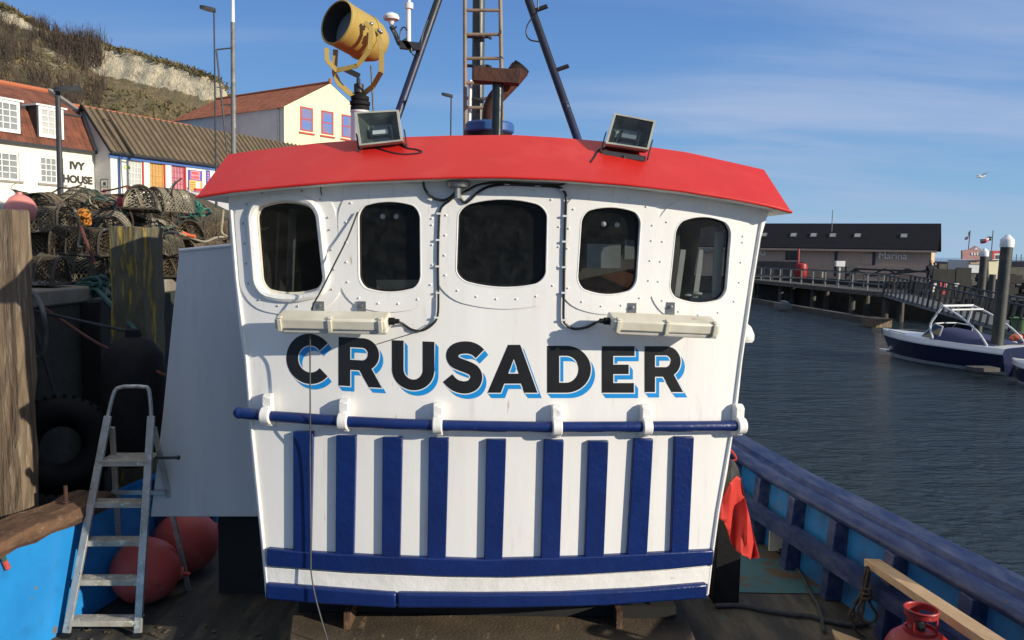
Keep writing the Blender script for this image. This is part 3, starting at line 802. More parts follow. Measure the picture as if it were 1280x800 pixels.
mb.tube([p + V((0, .004, .004)) for p in lo_], .008, 8)
build('roof_lip', mb, 'red_paint', roof)

# ---- corner beads
mb = MB(); mb.tube([front(leftx(y) + 3, y, .006) for y in (262, 350, 450, 545, 640, 720, 743)], .009, 8)
build('corner_bead', mb, 'white_thick', wheelhouse); mb = MB()
mb.tube([front(rightx(y) - 2, y, .004) for y in (276, 350, 450, 535, 640, 700, 742)], .010, 8)
build('corner_bead', mb, 'white_thick', wheelhouse)

# ---- bands, slats, handrail
def band(top, bot, off, m, name, n=36, bev=.008, x0=None, x1=None):
    xs0, xs1 = top[0][0], top[-1][0]
    mb = MB(); T0 = []; B0 = []; T1 = []; B1 = []
    for i in range(n + 1):
        t = i / n; xt = lerp(xs0, xs1, t); xb = lerp(bot[0][0], bot[-1][0], t)
        yt, yb = interp(top, xt), interp(bot, xb)
        T1.append(front(xt, yt, off)); B1.append(front(xb, yb, off))
    for i in range(n + 1):
        nn = fn(T1[i].x, T1[i].z)
        T0.append(T1[i] - nn * (off + .01)); B0.append(B1[i] - nn * (off + .01))
    k = n + 1; vs = T1 + B1 + T0 + B0; fs = []
    for i in range(n):
        fs += [(i, i + 1, k + i + 1, k + i), (i, i + 1, 2 * k + i + 1, 2 * k + i), (k + i, k + i + 1, 3 * k + i + 1, 3 * k + i)]
    fs += [(0, k, 3 * k, 2 * k), (n, k + n, 3 * k + n, 2 * k + n)]
    mb.add(vs, fs)
    return build(name, mb, m, wheelhouse, bevel=bev, angle=40)
band([(333, 686), (390, 691), (480, 696), (600, 700), (720, 697), (800, 693), (893, 688)],
     [(333, 708), (440, 716), (560, 721), (640, 722), (740, 718), (840, 712), (891, 707)], .032, 'navy_paint', 'rubbing_band')
band([(332, 709), (440, 717), (560, 722), (640, 723), (740, 719), (840, 713), (889, 708)],
     [(331, 729), (400, 735), (490, 742), (600, 743), (700, 742), (800, 737), (886, 730)], .012, 'white_thick', 'plinth_strip', bev=.004)
band([(331, 730), (400, 735), (490, 742), (495.2, 742)], [(331, 750), (400, 756), (490, 761), (495.2, 761)], .042, 'navy_paint', 'rubbing_band', n=14, bev=.014)
band([(496, 742), (600, 743), (700, 742), (800, 737), (885, 730)], [(496, 761), (640, 761), (760, 758), (884, 749)], .045, 'navy_paint', 'rubbing_band', n=28, bev=.014)
SL = [((366, 391, 540), (366, 388, 689)), ((420, 445, 545), (419, 442, 693)), ((478, 503, 547), (477, 500, 697)), ((536, 561, 548), (534, 557, 699)),
      ((608, 633, 549.5), (605, 628, 700)), ((680, 705, 550.5), (676, 700, 699)), ((736, 761, 551.5), (731, 755, 696.5)), ((793, 817, 549), (784, 809, 694)), ((844, 868, 546.5), (839, 861, 691))]
for (a, b, y0), (c, d, y1) in SL:
    mb = MB(); n = 6; vs = []
    for i in range(n + 1):
        t = i / n; l, r_, y = lerp(a, c, t), lerp(b, d, t), lerp(y0, y1 + 1, t)
        # only the front of each board is fixed to its place; its sides run straight back to the wall
        for px in (l, r_):
            p = front(px, y, .028); vs += [p, p - fn(p.x, p.z) * .034]
    fs = [(0, 2, 3, 1)]
    for i in range(n):
        o = i * 4; q = o + 4
        fs += [(o, o + 2, q + 2, q), (o, o + 1, q + 1, q), (o + 2, q + 2, q + 3, o + 3)]
    mb.add(vs, fs)
    build('fender_slat', mb, 'navy_paint', wheelhouse, bevel=.005, angle=40)
rail_px = [(299, 516), (330, 519.5), (380, 523), (430, 526.5), (490, 529.5), (548, 531.5), (620, 533), (690, 533.8), (750, 533.5), (808, 533.2), (870, 532.8), (928, 532)]
railpts = spline([front(x, y, .062) for x, y in rail_px], 4)
mb = MB(); mb.tube(railpts, .030, 14)
for p in (railpts[0], railpts[-1]): mb.sphere(p, .033, 14, 9)
handrail = build('handrail', mb, 'navy_paint', boat)
for px, py in ((333, 519.5), (429, 526.5), (547, 531.5), (696, 533.8), (808, 533.2), (925, 532)):
    mb = MB(); c = front(px, py, .062); nn = fn(c.x, c.z); tx = V((-nn.y, nn.x, 0)).normalized(); up = tx.cross(nn).normalized()
    if up.z < 0: up = -up
    W_ = .027
    prof = []  # strap profile around the pipe: (out, up)
    for a in range(-100, 101, 20): prof.append((.036 * math.cos(R(a)) , .036 * math.sin(R(a))))
    outer = [(-.058, .115), (-.03, .118), (-.004, .10)] + [(.047 * math.cos(R(a)), .047 * math.sin(R(a))) for a in range(95, -96, -19)] + [(-.01, -.06), (-.058, -.075)]
    pl = [c + nn * o_ + up * u_ - tx * W_ for o_, u_ in outer]
    mb.prism(pl, tx * (2 * W_))
    build('rail_bracket', mb, 'white_thick', handrail, bevel=.006)

# ---- the painted name
def arc(cx, cy, rx, ry, a0, a1, n=18):
    return [(cx + rx * math.cos(R(lerp(a0, a1, i / n))), cy + ry * math.sin(R(lerp(a0, a1, i / n)))) for i in range(n + 1)]
def gC(w_, h): return [arc(.55, .5, .55, .5, 41, 319, 40) + arc(.56, .5, .285, .268, 320, 40, 36)]
def gR(w_, h):
    return [[(0, 0), (0, 1), (.56, 1)] + arc(.56, .665, .375, .335, 88, -58, 18) + [(1, 0), (.70, 0), (.475, .335), (.27, .335), (.27, 0)],
            [(.27, .80), (.54, .80)] + arc(.54, .672, .135, .128, 85, -85, 10) + [(.54, .545), (.27, .545)]]
def gU(w_, h):
    return [[(0, 1), (.275, 1), (.275, .44)] + arc(.5, .42, .225, .20, 180, 360, 18) + [(.725, .44), (.725, 1), (1, 1), (1, .42)] + arc(.5, .42, .5, .42, 0, -180, 26)]
def gS(w_, h):
    cl = [(.90, .775), (.80, .845), (.66, .89), (.50, .895), (.34, .865), (.235, .79), (.225, .69), (.29, .605), (.42, .555), (.58, .51), (.72, .455), (.795, .375),
          (.80, .265), (.73, .165), (.60, .115), (.46, .108), (.31, .14), (.20, .20), (.105, .285)]
    pts = spline([V((x * w_, y * h, 0)) for x, y in cl], 4); hw = .122 * h
    L_, R_ = [], []
    for i, p in enumerate(pts):
        a, b = pts[max(i - 1, 0)], pts[min(i + 1, len(pts) - 1)]; t = (b - a).normalized(); nn = V((-t.y, t.x, 0))
        L_.append(((p + nn * hw).x / w_, (p + nn * hw).y / h)); R_.append(((p - nn * hw).x / w_, (p - nn * hw).y / h))
    return [L_ + R_[::-1]]
def gA(w_, h): return [[(0, 0), (.41, 1), (.655, 1), (1, 0), (.735, 0), (.665, .19), (.335, .19), (.265, 0)], [(.525, .70), (.415, .40), (.625, .40)]]
def gD(w_, h):
    return [[(0, 0), (0, 1), (.42, 1)] + arc(.43, .5, .57, .5, 90, -90, 26) + [(.42, 0)],
            [(.275, .785), (.42, .785)] + arc(.43, .5, .285, .285, 88, -88, 20) + [(.42, .215), (.275, .215)]]
def gE(w_, h): return [[(0, 0), (0, 1), (1, 1), (1, .79), (.35, .79), (.35, .605), (.82, .605), (.82, .40), (.35, .40), (.35, .21), (.98, .21), (.98, 0)]]
LET = [(gC, 358, 411.5, 417, 480, .05), (gR, 423.2, 477.5, 422.5, 483.5, .055), (gU, 490, 543, 426.2, 488, .04), (gS, 554.3, 605, 427.8, 491, .02),
       (gA, 609.4, 672, 431, 491, .0), (gD, 684, 738.7, 432.2, 491, 0), (gE, 752.3, 793.3, 432.7, 491, 0), (gR, 805.8, 854, 432.8, 490.2, 0)]
OFFX, OFFY = 5.2, 6.6
for g, x0, x1, y0, y1, sk in LET:
    loops = []
    for lp in g(x1 - x0, y1 - y0):
        loops.append([(x0 + u * (x1 - x0), y1 - v * (y1 - y0) + sk * (x0 + u * (x1 - x0) - (x0 + x1) / 2)) for u, v in lp])
    def inside(p):
        c = False
        for lp in loops:
            if pip(p, lp): c = not c
        return c
    def dist(p):
        best = 99
        for lp in loops:
            for i in range(len(lp)):
                a, b = V(lp[i]), V(lp[(i + 1) % len(lp)]); ab = b - a; t = max(0, min(1, (p - a).dot(ab) / max(ab.length_squared, 1e-9)))
                best = min(best, (p - a - ab * t).length)
        return best
    def grow(lp, hole, d=1.25):
        n = len(lp); out = []
        area = sum(lp[i][0] * lp[(i + 1) % n][1] - lp[(i + 1) % n][0] * lp[i][1] for i in range(n))
        sg = 1 if area > 0 else -1
        if hole: sg = -sg
        for i in range(n):
            a, b, c = V(lp[i - 1]), V(lp[i]), V(lp[(i + 1) % n])
            n1 = (b - a); n2 = (c - b)
            if n1.length < 1e-6 or n2.length < 1e-6: out.append(b); continue
            n1 = V((n1.y, -n1.x)).normalized() * sg; n2 = V((n2.y, -n2.x)).normalized() * sg
            m_ = n1 + n2; m_ = m_ / max(.35, 1 + n1.dot(n2))
            out.append(b + m_ * d)
        return out
    all_loops = list(loops) + [[(p[0] + OFFX, p[1] + OFFY) for p in lp] for lp in loops] + [grow(lp, k > 0) for k, lp in enumerate(loops)]
    ex = []
    for lp in loops:
        for p in lp: ex.append(((p[0], p[1]), (p[0] + OFFX, p[1] + OFFY)))
    gpts = [(x, y) for x in range(int(x0), int(x1) + 8, 12) for y in range(int(y0), int(y1) + 8, 16)]
    v2, tr = cdt(all_loops, gpts, ex)
    groups = {0: [], 1: [], 2: []}
    for t in tr:
        a, b, c3 = [v2[i] for i in t]
        if abs((b - a).cross(c3 - a)) < 1e-4: continue
        c = (a + b + c3) / 3
        if inside(c): groups[0].append(tuple(t)); continue
        if any(inside((c.x - OFFX * s_ / 14, c.y - OFFY * s_ / 14)) for s_ in range(1, 15)):
            groups[2 if dist(c) < 1.15 else 1].append(tuple(t))
    mb = MB(); P = [front(p.x, p.y, .0015) for p in v2]
    for gi, f_ in groups.items():
        used = sorted({i for t in f_ for i in t}); ix = {k_: j for j, k_ in enumerate(used)}
        mb.add([P[i] for i in used], [tuple(ix[i] for i in t) for t in f_], gi)
    build('name_letter', mb, ['letter_black', 'letter_blue', 'letter_white'], wheelhouse, smooth=False)

# ---- strip lights
def strip_light(L0, R0, brk, gland_right, lab):
    mb = MB(); a = front(*L0, .155); b = front(*R0, .155); ax = (b - a).normalized(); nn = fn((a.x + b.x) / 2, a.z); up = V((0, 0, 1))
    fwd = (nn + V((0, 0, -.25))).normalized(); upv = ax.cross(fwd); upv = upv if upv.z > 0 else -upv
    mb.bar(a - ax * .0, b, .135, .062, upv)
    st = build('strip_light', mb, 'cream_plastic', boat, bevel=.012); tag(st, lab)
    mb = MB(); dn = -upv * .042
    mb.bar(a + ax * .03 + dn, b + dn - ax * .0, .115, .03, upv); build('diffuser', mb, 'diffuser', st, bevel=.01)
    for t in (.05, .5, .95):
        mb = MB(); c = lerp(a, b, t); o = fwd * .071
        mb.bar(c + o - upv * .036, c + o + upv * .03, .022, .012, fwd); mb.bar(c + o * .97 + upv * .036, c + o * .55 + upv * .036, .022, .010, upv)
        build('cover_clip', mb, 'cream_plastic', st, bevel=.003)
    e, s_ = (b, 1) if gland_right else (a, -1)
    mb = MB(); mb.tube([e, e + ax * s_ * .03, e + ax * s_ * .032, e + ax * s_ * .055], [.020, .020, .014, .013], 10); build('cable_gland', mb, 'black_rubber', st)
    for px, py in brk:
        mb = MB(); p = front(px, py, .012); q = proud(px, py + 9, .10)
        mb.bar(p + V((0, 0, .045)), p + V((0, 0, -.03)), .046, .008, (0, -1, 0)); mb.bar(p + V((0, 0, -.026)), p + V((0, -.13, -.05)), .04, .007, (0, 0, 1))
        mb.lathe([(.010, 0), (.010, .012), (.005, .014)], 8, frame_m(p + V((0, -.003, .02)), (1, 0, 0), (0, 0, 1)))
        build('light_bracket', mb, 'steel', st)
    return st, e
strip_light((348, 399.5), (486, 401.5), ((400, 387), (452, 387)), True, 'cream strip light under the left windows')
strip_light((762, 401.5), (894, 407), ((790, 389), (838, 388)), False, 'cream strip light under the right windows')

# ---- wiring on the front
def cable(name, px, r, off=.012, m='cable_black', n=6, clips=()):
    pts = spline([front(x, y, off) if len(q) == 2 else front(x, y, q[2]) for q in px for x, y in [q[:2]]], n)
    mb = MB(); mb.tube(pts, r, 7)
    o = build(name, mb, m, boat)
    for x, y in clips:
        p = front(x, y, off + r); mb = MB(); mb.bar(p - V((.014, 0, 0)), p + V((.014, 0, 0)), .010, .006, (0, -1, 0)); build('cable_clip', mb, 'white_plastic', o)
    return o
cable('electric_cable', [(529, 223), (531, 236), (541, 247), (556, 250), (568, 242), (573, 232)], .0075, .03)
cable('electric_cable', [(574, 240), (563, 250), (551, 261), (548.5, 285), (547.5, 330), (548, 370), (547, 394), (541, 405), (528, 413), (515, 412), (504, 405), (495, 401, .155)], .0065, .014,
      clips=((549, 267), (548, 300), (547.5, 333), (548, 366), (546, 397)))
cable('electric_cable', [(574, 244), (580, 253), (586, 251), (598, 240), (612, 233), (634, 230.5), (672, 232), (696, 233.5), (705, 239), (707.5, 250), (706.5, 285), (705.5, 320), (705, 360), (704.5, 397), (708, 406), (718, 411), (733, 409), (745, 403), (754, 400, .155)], .0075, .016,
      clips=((634, 230), (672, 232), (703, 237), (706.5, 270), (706, 302), (705.5, 334), (705, 366), (704.5, 400)))
cable('electric_cable', [(574, 243), (584, 238), (598, 231), (620, 228), (660, 230), (696, 231), (708, 228), (713, 224)], .0065, .03)
mb = MB(); p = front(572.5, 224, .05); mb.lathe([(.06, -.02), (.065, .0), (.05, .02)], 14, Matrix.Translation(p + V((0, .01, -.02))))
mb.tube([p + V((0, -.01, -.03)), p + V((0, -.012, -.10))], .018, 10); build('cable_junction', mb, 'steel', boat)
cable('aerial_wire', [(447, 265, .02), (434, 298, .05), (418, 330, .08), (402, 362, .10), (392, 380, .10), (389.5, 391, .06)], .0045, m='cable_black')
cable('aerial_wire', [(387.5, 412, .17), (387.5, 440, .12), (387.7, 520, .105), (387.5, 560, .06), (388, 640, .05), (388.5, 690, .05), (389, 716, .055), (394, 745, .07), (402, 775, .09), (410, 802, .12)], .0042, m='hose_grey')
cable('aerial_wire', [(540, 404, .02), (520, 415, .02), (498, 422, .012), (472, 430, .012)], .0025, m='hose_grey')
cable('aerial_wire', [(401, 229, .02), (401, 238, .02), (402, 244, .02)], .003)
for q in ((434, 768), (775, 764)):
    mb = MB(); p = front(q[0], 750, -.10); mb.box((p.x, p.y + .10, DECK + .17), (.035, .22, .12)); build('bearer_block', mb, 'rotten_wood', boat)
mb = MB(); mb.box((XC, 5.75, DECK + .0), (2.3, 1.7, .40)); build('cabin_gap_shade', mb, 'kerb_dark', boat)  # near-black block standing in for the shaded gap under the cabin

# ---- floodlights on the roof
def floodlight(tl, tr, br, bl, Y, lab, brk_to):
    tl, tr, br, bl = [at(p[0], p[1], Y + dy) for p, dy in ((tl, .03), (tr, .03), (br, -.02), (bl, -.02))]
    c = (tl + tr + br + bl) / 4; nn = (tr - tl).cross(tl - bl).normalized()
    if nn.y > 0: nn = -nn
    g = lambda p, s_, d: c + (p - c) * s_ + nn * d
    C4 = (tl, tr, br, bl)
    mb = MB()   # rim
    A = [g(p, 1.0, 0) for p in C4]; B = [g(p, .90, 0) for p in C4]; Cc = [g(p, 1.0, -.03) for p in C4]; D = [g(p, .90, -.012) for p in C4]
    vs = A + B + Cc + D
    fs = []
    for i in range(4):
        j = (i + 1) % 4
        fs += [(i, j, 4 + j, 4 + i), (i, j, 8 + j, 8 + i), (4 + i, 4 + j, 12 + j, 12 + i)]
    mb.add(vs, fs)
    fl = build('floodlight', mb, 'flood_rim', boat); tag(fl, lab)
    mb = MB()
    A = [g(p, .985, -.028) for p in C4]; B = [g(p, .93, -.07) for p in C4]; D = [g(p, .55, -.15) for p in C4]
    vs = A + B + D; fs = []
    for i in range(4):
        j = (i + 1) % 4; fs += [(i, j, 4 + j, 4 + i), (4 + i, 4 + j, 8 + j, 8 + i)]
    fs.append((8, 9, 10, 11)); mb.add(vs, fs); build('lamp_housing', mb, 'flood_case', fl, bevel=.004)
    mb = MB()
    A = [g(p, .90, -.012) for p in C4]; B = [g(p, .52, -.085) for p in C4]
    fs = [(i, (i + 1) % 4, 4 + (i + 1) % 4, 4 + i) for i in range(4)] + [(4, 5, 6, 7)]
    mb.add(A + B, fs); build('reflector', mb, 'reflector', fl, smooth=False)
    mb = MB()
    l_, r_ = lerp(A[0], A[3], .55), lerp(A[1], A[2], .55); a, b = lerp(l_, r_, .30), lerp(l_, r_, .70)
    mb.bar(a - nn * .045, b - nn * .045, .022, .02, nn); build('lamp_tube', mb, 'lamp_white', fl)
    mb = MB()
    for t in (.28, .72):
        q = lerp(l_, r_, t) - nn * .05; mb.bar(q + (tl - bl).normalized() * .03, q - (tl - bl).normalized() * .025, .014, .03, nn)
    build('lamp_holder', mb, 'dark_metal', fl)
    mb = MB(); mb.add([g(p, .90, -.006) for p in C4], [(0, 1, 2, 3)]); build('glass', mb, 'clear_glass', fl, smooth=False)
    # bracket below
    mb = MB(); dn = (bl - tl).normalized(); lft, rgt = lerp(tl, bl, .55) - nn * .05, lerp(tr, br, .55) - nn * .05
    sx_ = (tr - tl).normalized()
    mb.bar(lft - sx_ * .012, bl + dn * .035 - nn * .05 - sx_ * .012, .03, .006, sx_); mb.bar(rgt + sx_ * .012, br + dn * .035 - nn * .05 + sx_ * .012, .03, .006, sx_)
    mb.bar(bl + dn * .035 - nn * .05, br + dn * .035 - nn * .05, .03, .007, nn)
    mid = (bl + br) / 2 + dn * .035 - nn * .05; mb.tube([mid, V((mid.x, mid.y + .02, mid.z - .09))], .014, 8)
    build('bracket', mb, 'dark_metal', fl)
    return fl
floodlight((443, 140), (498, 137), (503.5, 176), (449, 182), 4.56, 'dark square floodlight on the left of the roof', 0)
floodlight((768, 141), (820, 151), (811, 187), (757, 179), 4.60, 'tilted floodlight with white rim on the right of the roof', 0)
def roofcable(px, Y, r=.006):
    def vis(x, y):
        t = (interp(EAVE, x) - y) / (interp(EAVE, x) - interp(RTOP, x)); return front(x, y, lerp(.14, -.24, t) + .008)
    mb = MB(); mb.tube(spline([vis(x, y) for x, y in px], 6), r, 6); build('electric_cable', mb, 'cable_black', boat)
roofcable([(501, 180), (508, 185), (520, 187), (527, 190), (521, 192), (505, 193), (490, 191), (470, 185)], 4.42)
roofcable([(772, 183), (760, 184), (748, 188), (743, 196), (738, 203)], 4.40)

# ---- searchlight
ax0, ax1 = at(420, 27, 5.02), at(474, 58, 5.30)
axd = (ax1 - ax0).normalized()
side_ = axd.cross(V((0, 0, 1))).normalized(); upa = side_.cross(axd)
Mx = frame_m(ax0, side_, axd.cross(side_))     # local z = axis into the barrel
Mx = Matrix.Translation(ax0) @ V((0, 0, 1)).rotation_difference(axd).to_matrix().to_4x4()
Lb = (ax1 - ax0).length
RB = .134
mb = MB()
mb.lathe([(RB * .93, .006), (RB * .97, 0), (RB * 1.02, .006), (RB * 1.02, .022), (RB, .026), (RB * 1.0, Lb * .62), (RB * .98, Lb * .66), (RB * .95, Lb * .80), (RB * .78, Lb * .95), (RB * .45, Lb * 1.03), (1e-4, Lb * 1.05)], 40, Mx, cap=False)
sl_ = build('searchlight', mb, 'yellow_paint', boat); tag(sl_, 'yellow barrel searchlight')
mb = MB(); mb.lathe([(RB * .94, .004), (RB * .93, Lb * .42), (RB * .92, Lb * .42)], 36, Mx, cap=False); build('barrel_lining', mb, 'yellow_dark', sl_)
mb = MB(); mb.lathe([(RB * .93, Lb * .33), (RB * .5, Lb * .33), (1e-4, Lb * .33)], 36, Mx, cap=False); build('lens', mb, 'glass_grey', sl_)
mb = MB(); mb.lathe([(RB * 1.005, Lb * .60), (RB * 1.035, Lb * .605), (RB * 1.035, Lb * .645), (RB * 1.005, Lb * .65)], 40, Mx, cap=False); build('barrel_band', mb, 'yellow_paint', sl_)
pc = ax0 + axd * Lb * .55
base = at(450, 121, 5.18)
# yoke: flat U bar
def flat(pts, w_, th, wdir, m, name, par):
    mb = MB(); pts = [V(p) for p in pts]
    for a, b in zip(pts, pts[1:]):
        mb.bar(a, b + (b - a).normalized() * th * .3, w_, th, wdir)
    return build(name, mb, m, par)
flat([at(419.5, 62, 5.10), at(418, 92, 5.12), at(424, 105, 5.14), at(440, 119, 5.16), at(452, 119, 5.18), at(466, 108, 5.12), at(476.5, 90, 5.04), at(477, 62, 5.02), at(471, 36, 5.02)], .030, .010, (.25, -.9, 0), 'yellow_paint', 'yoke', sl_)
flat([at(408, 60, 5.0), at(409, 76, 5.0), at(421, 88, 5.02), at(447, 82, 5.0), at(462, 62, 4.99), at(464, 36, 4.98), at(456, 28, 4.98)], .026, .009, (.25, -.9, 0), 'yellow_paint', 'tilt_handle', sl_)
mb = MB(); mb.bar(at(432, 87, 5.1), at(449, 95, 5.1), .03, .03); mb.tube([at(448, 98, 5.16), at(448, 116, 5.17)], .012, 8); mb.lathe([(.03, 0), (.03, .05), (.02, .055)], 12, Matrix.Translation(at(448.5, 116, 5.17)))
build('tilt_gear', mb, 'dark_metal', sl_)
mb = MB()
for px, py in ((457, 31), (464, 30), (474, 38), (476, 40)):
    p = at(px, py, 4.99); mb.sphere(p, .013, 10, 6)
build('knobs', mb, 'steel', sl_)
zb = base.z
mb = MB(); Mb = Matrix.Translation(base)
mb.lathe([(.052, -.30), (.052, -.10), (.05, -.085), (.058, -.08), (.058, -.06), (.05, -.055), (.062, -.05), (.062, -.03), (.05, -.025), (.055, -.02), (.055, 0), (.035, .01), (.03, .02)], 24, Mb)
build('pedestal', mb, 'black_rubber', sl_)
mb = MB(); mb.lathe([(.048, -.60), (.056, -.28), (.056, -.10), (.060, -.095), (.060, -.085)], 24, Mb); build('pedestal_tube', mb, 'white_plastic', sl_)
mb = MB(); mb.tube(spline([at(464, 82, 5.2), at(465, 105, 5.2), at(466, 125, 5.2), at(467, 142, 5.2)], 5), .006, 6); build('lamp_cable', mb, 'cable_black', sl_)

# ---- mast group
mtop = at(604, -160, 6.2)
def stay(px0, Yb, name, knobs):
    mb = MB(); b = at(*px0, Yb); mb.tube([b, mtop], .028, 12); o = build(name, mb, 'stay_navy', boat)
    d = mtop - b
    for t, s_ in knobs:
        mb = MB(); p = b + d * t; mb.bar(p, p + V((s_ * .10, -.03, .03)), .035, .02); build('step_lug', mb, 'dark_metal', o)
    return b
lb = stay((486, 176), 5.6, 'mast_leg', [])
rb = stay((727, 188), 5.6, 'mast_leg', [(.27, 1), (.48, 1)])
mb = MB(); mb.tube(spline([at(672, 0, 5.7), at(672.5, 12, 5.7), at(667, 20, 5.72), at(659, 32, 5.72), at(658, 43, 5.72), at(663, 50, 5.72), at(674, 52, 5.72)], 5), .005, 6)
mb.tube(spline([at(535, 25, 5.8), at(528, 45, 5.75), at(526, 60, 5.75)], 5), .005, 6)
build('mast_cable', mb, 'cable_black', boat)
mp0 = at(597, 178, 6.0)
mb = MB(); top = V((mtop.x - .02, 6.2, mtop.z + .9)); mb.tube([V((mp0.x, 6.0, 3.9)), V((at(599, -60, 6.0).x, 6.0, 6.0)), top], .044, 18)
mast = build('mast', mb, 'mast_grey', boat)
for py in (52, 88, 128):
    mb = MB(); c = at(598, py, 6.0)
    pts = [c + V((.085 * math.cos(a), .085 * math.sin(a) - .02, .02 * abs(math.cos(a)))) for a in [PI * i / 10 + PI for i in range(11)]]
    mb.tube(pts, .011, 8); build('mast_hook', mb, 'dark_metal', mast)
mb = MB(); mb.tube([at(588, 100, 5.9), at(586, 172, 5.9)], .013, 8); build('white_conduit', mb, 'white_plastic', mast)
lad = [at(581, -60, 5.86), at(581.5, 172, 5.86)], [at(624.5, -60, 5.86), at(628, 172, 5.86)]
mb = MB(); mb.tube(lad[0], .014, 8); mb.tube(lad[1], .014, 8); mlad = build('mast_ladder', mb, 'ladder_tan', boat)
for py in (-48, -18, 12, 42, 72, 103, 134, 162):
    mb = MB(); t = (py + 60) / 232; mb.tube([lerp(lad[0][0], lad[0][1], t), lerp(lad[1][0], lad[1][1], t)], .0115, 8); build('rung', mb, 'ladder_tan', mlad)
# exhaust
mb = MB(); a = at(621, 176, 5.45); b = at(622.5, 98, 5.45); mb.tube([a, b], .036, 18); exh = build('exhaust_pipe', mb, 'dark_pipe', boat)
mb = MB(); Yq = 5.38
mb.prism([at(591, 83, Yq), at(652, 86.5, Yq), at(649, 104, Yq), at(591, 100.5, Yq)], (0, .16, .01)); build('exhaust_flap', mb, 'rust', exh, bevel=.004)
# rusty scoop: an elbow of plate rising to the right
mb = MB()
cl = [at(613, 172, 5.62), at(612, 146, 5.62), at(616, 128, 5.62), at(628, 113, 5.62), at(640, 99, 5.62), at(650, 86, 5.62)]
rs = [.050, .050, .052, .056, .062, .066]
mb.tube(spline(cl, 4), [interp([(i * 4, r_) for i, r_ in enumerate(rs)], k_) for k_ in range(21)], 16, cap=False)
sc_ = build('exhaust_elbow', mb, 'rust', boat, angle=60)
mb = MB(); mb.tube([cl[-1] - (cl[-1] - cl[-2]) * .2, cl[-1] + (cl[-1] - cl[-2]) * .25], .060, 16, cap=False); build('elbow_mouth', mb, 'kerb_dark', sc_)
p = at(612, 163, 5.7)
mb = MB(); mb.lathe([(.155, -.02), (.165, -.01), (.165, .035), (.15, .05), (.06, .055)], 28, Matrix.Translation(p)); build('mast_collar', mb, 'blue_ring', boat)
mb = MB(); mb.lathe([(.15, -.10), (.15, -.02)], 28, Matrix.Translation(p)); build('collar_base', mb, 'black_rubber', boat)
# aerials on the left mast leg
Ya = 5.75
mb = MB(); mb.tube([at(489, 31, Ya), at(489, 24, Ya)], .014, 10); mb.lathe([(.016, -.03), (.022, -.012), (.052, -.004), (.056, .012), (.046, .03), (.02, .042), (1e-4, .044)], 18, Matrix.Translation(at(489, 24, Ya)))
gps = build('satellite_receiver', mb, 'white_plastic', boat)
mb = MB(); mb.tube(spline([at(489, 33, Ya), at(494, 42, Ya), at(499, 54, Ya), at(506, 58, Ya)], 5), .016, 8); mb.bar(at(500, 56, Ya), at(527, 59, Ya), .04, .05); mb.bar(at(505, 50, Ya), at(515, 64, Ya), .04, .03)
build('aerial_bracket', mb, 'dark_metal', boat)
mb = MB(); mb.tube([at(510.5, 58, Ya), at(510.5, 12, Ya), at(511, 11, Ya), at(511, 4, Ya), at(511, 3, Ya), at(512, -45, Ya)], [.018, .016, .030, .030, .012, .010], 12); build('radio_aerial', mb, 'white_plastic', boat)
mb = MB()
for q in ([(500, 48), (501, 38), (505, 34), (509, 38)], [(514, 60), (516, 68), (523, 70), (526, 62)], [(494, 45), (491, 38), (496, 33)]):
    mb.tube(spline([at(x, y, Ya - .02) for x, y in q], 5), .005, 6)
build('aerial_cable', mb, 'cable_black', boat)

# ---- shelter panel on the left, small lamp on the right side
Ysh = 5.75
mb = MB()
pl = [at(224, 314, Ysh), at(300, 306, Ysh), at(326, 646, Ysh), at(188, 646, Ysh), at(203, 520, Ysh), at(214, 410, Ysh)]
mb.prism(pl, (0, .05, 0)); tag(build('shelter_panel', mb, 'shelter_white', boat, bevel=.006), 'plain pale grey side panel')
mb = MB(); mb.tube([at(224, 313, Ysh), at(300, 305.5, Ysh)], .012, 8); build('panel_edge', mb, 'white_thick', boat)
mb = MB(); mb.box((-1.66, 6.05, DECK + .1), (.9, .3, .6)); build('panel_gap_shade', mb, 'kerb_dark', boat)  # dark box painted as the shade below the side panel
mb = MB(); p = atz(908, 756, DECK); pz = 2.0
mb.box((p.x, p.y + .10, (DECK + pz) / 2), (.17, .2, pz - DECK)); mb.box((p.x, p.y + .10, pz + .01), (.19, .22, .02))
build('mooring_post', mb, 'black_rubber', boat, bevel=.012)
# =================================================================== LOOSE THINGS ON DECKL
# ---- aluminium step ladder
fl_, fr_ = atz(82, 797, DECKL), atz(172, 797, DECKL)
tl_, tr_ = at(135, 520, fl_.y + .43), at(189, 520, fr_.y + .43)
cen = (fl_ + fr_) / 2
lad_ = thing('step_ladder', 'worn aluminium step ladder standing on the deck in front of the red buoys', 'step ladder', (cen.x, cen.y, DECKL))
hoop = [at(143, 490, tl_.y + .03), at(152, 484, tl_.y + .035), at(164, 483, tl_.y + .035), at(178, 483.5, tr_.y + .035), at(186, 488, tr_.y + .03)]
mb = MB(); mb.tube(spline([lerp(tl_, fl_, .10), tl_] + hoop + [tr_, lerp(tr_, fr_, .10)], 6), .0135, 10)
build('hoop_handle', mb, 'alu', lad_)
for a, b in ((fl_, tl_), (fr_, tr_)):
    mb = MB(); mb.bar(a, b, .024, .050, (1, 0, 0)); st_ = build('stile', mb, 'alu', lad_, bevel=.004)
    mb = MB(); mb.bar(a - (b - a).normalized() * .005, a + (b - a).normalized() * .03, .030, .056, (1, 0, 0)); build('foot_cap', mb, 'black_rubber', st_)
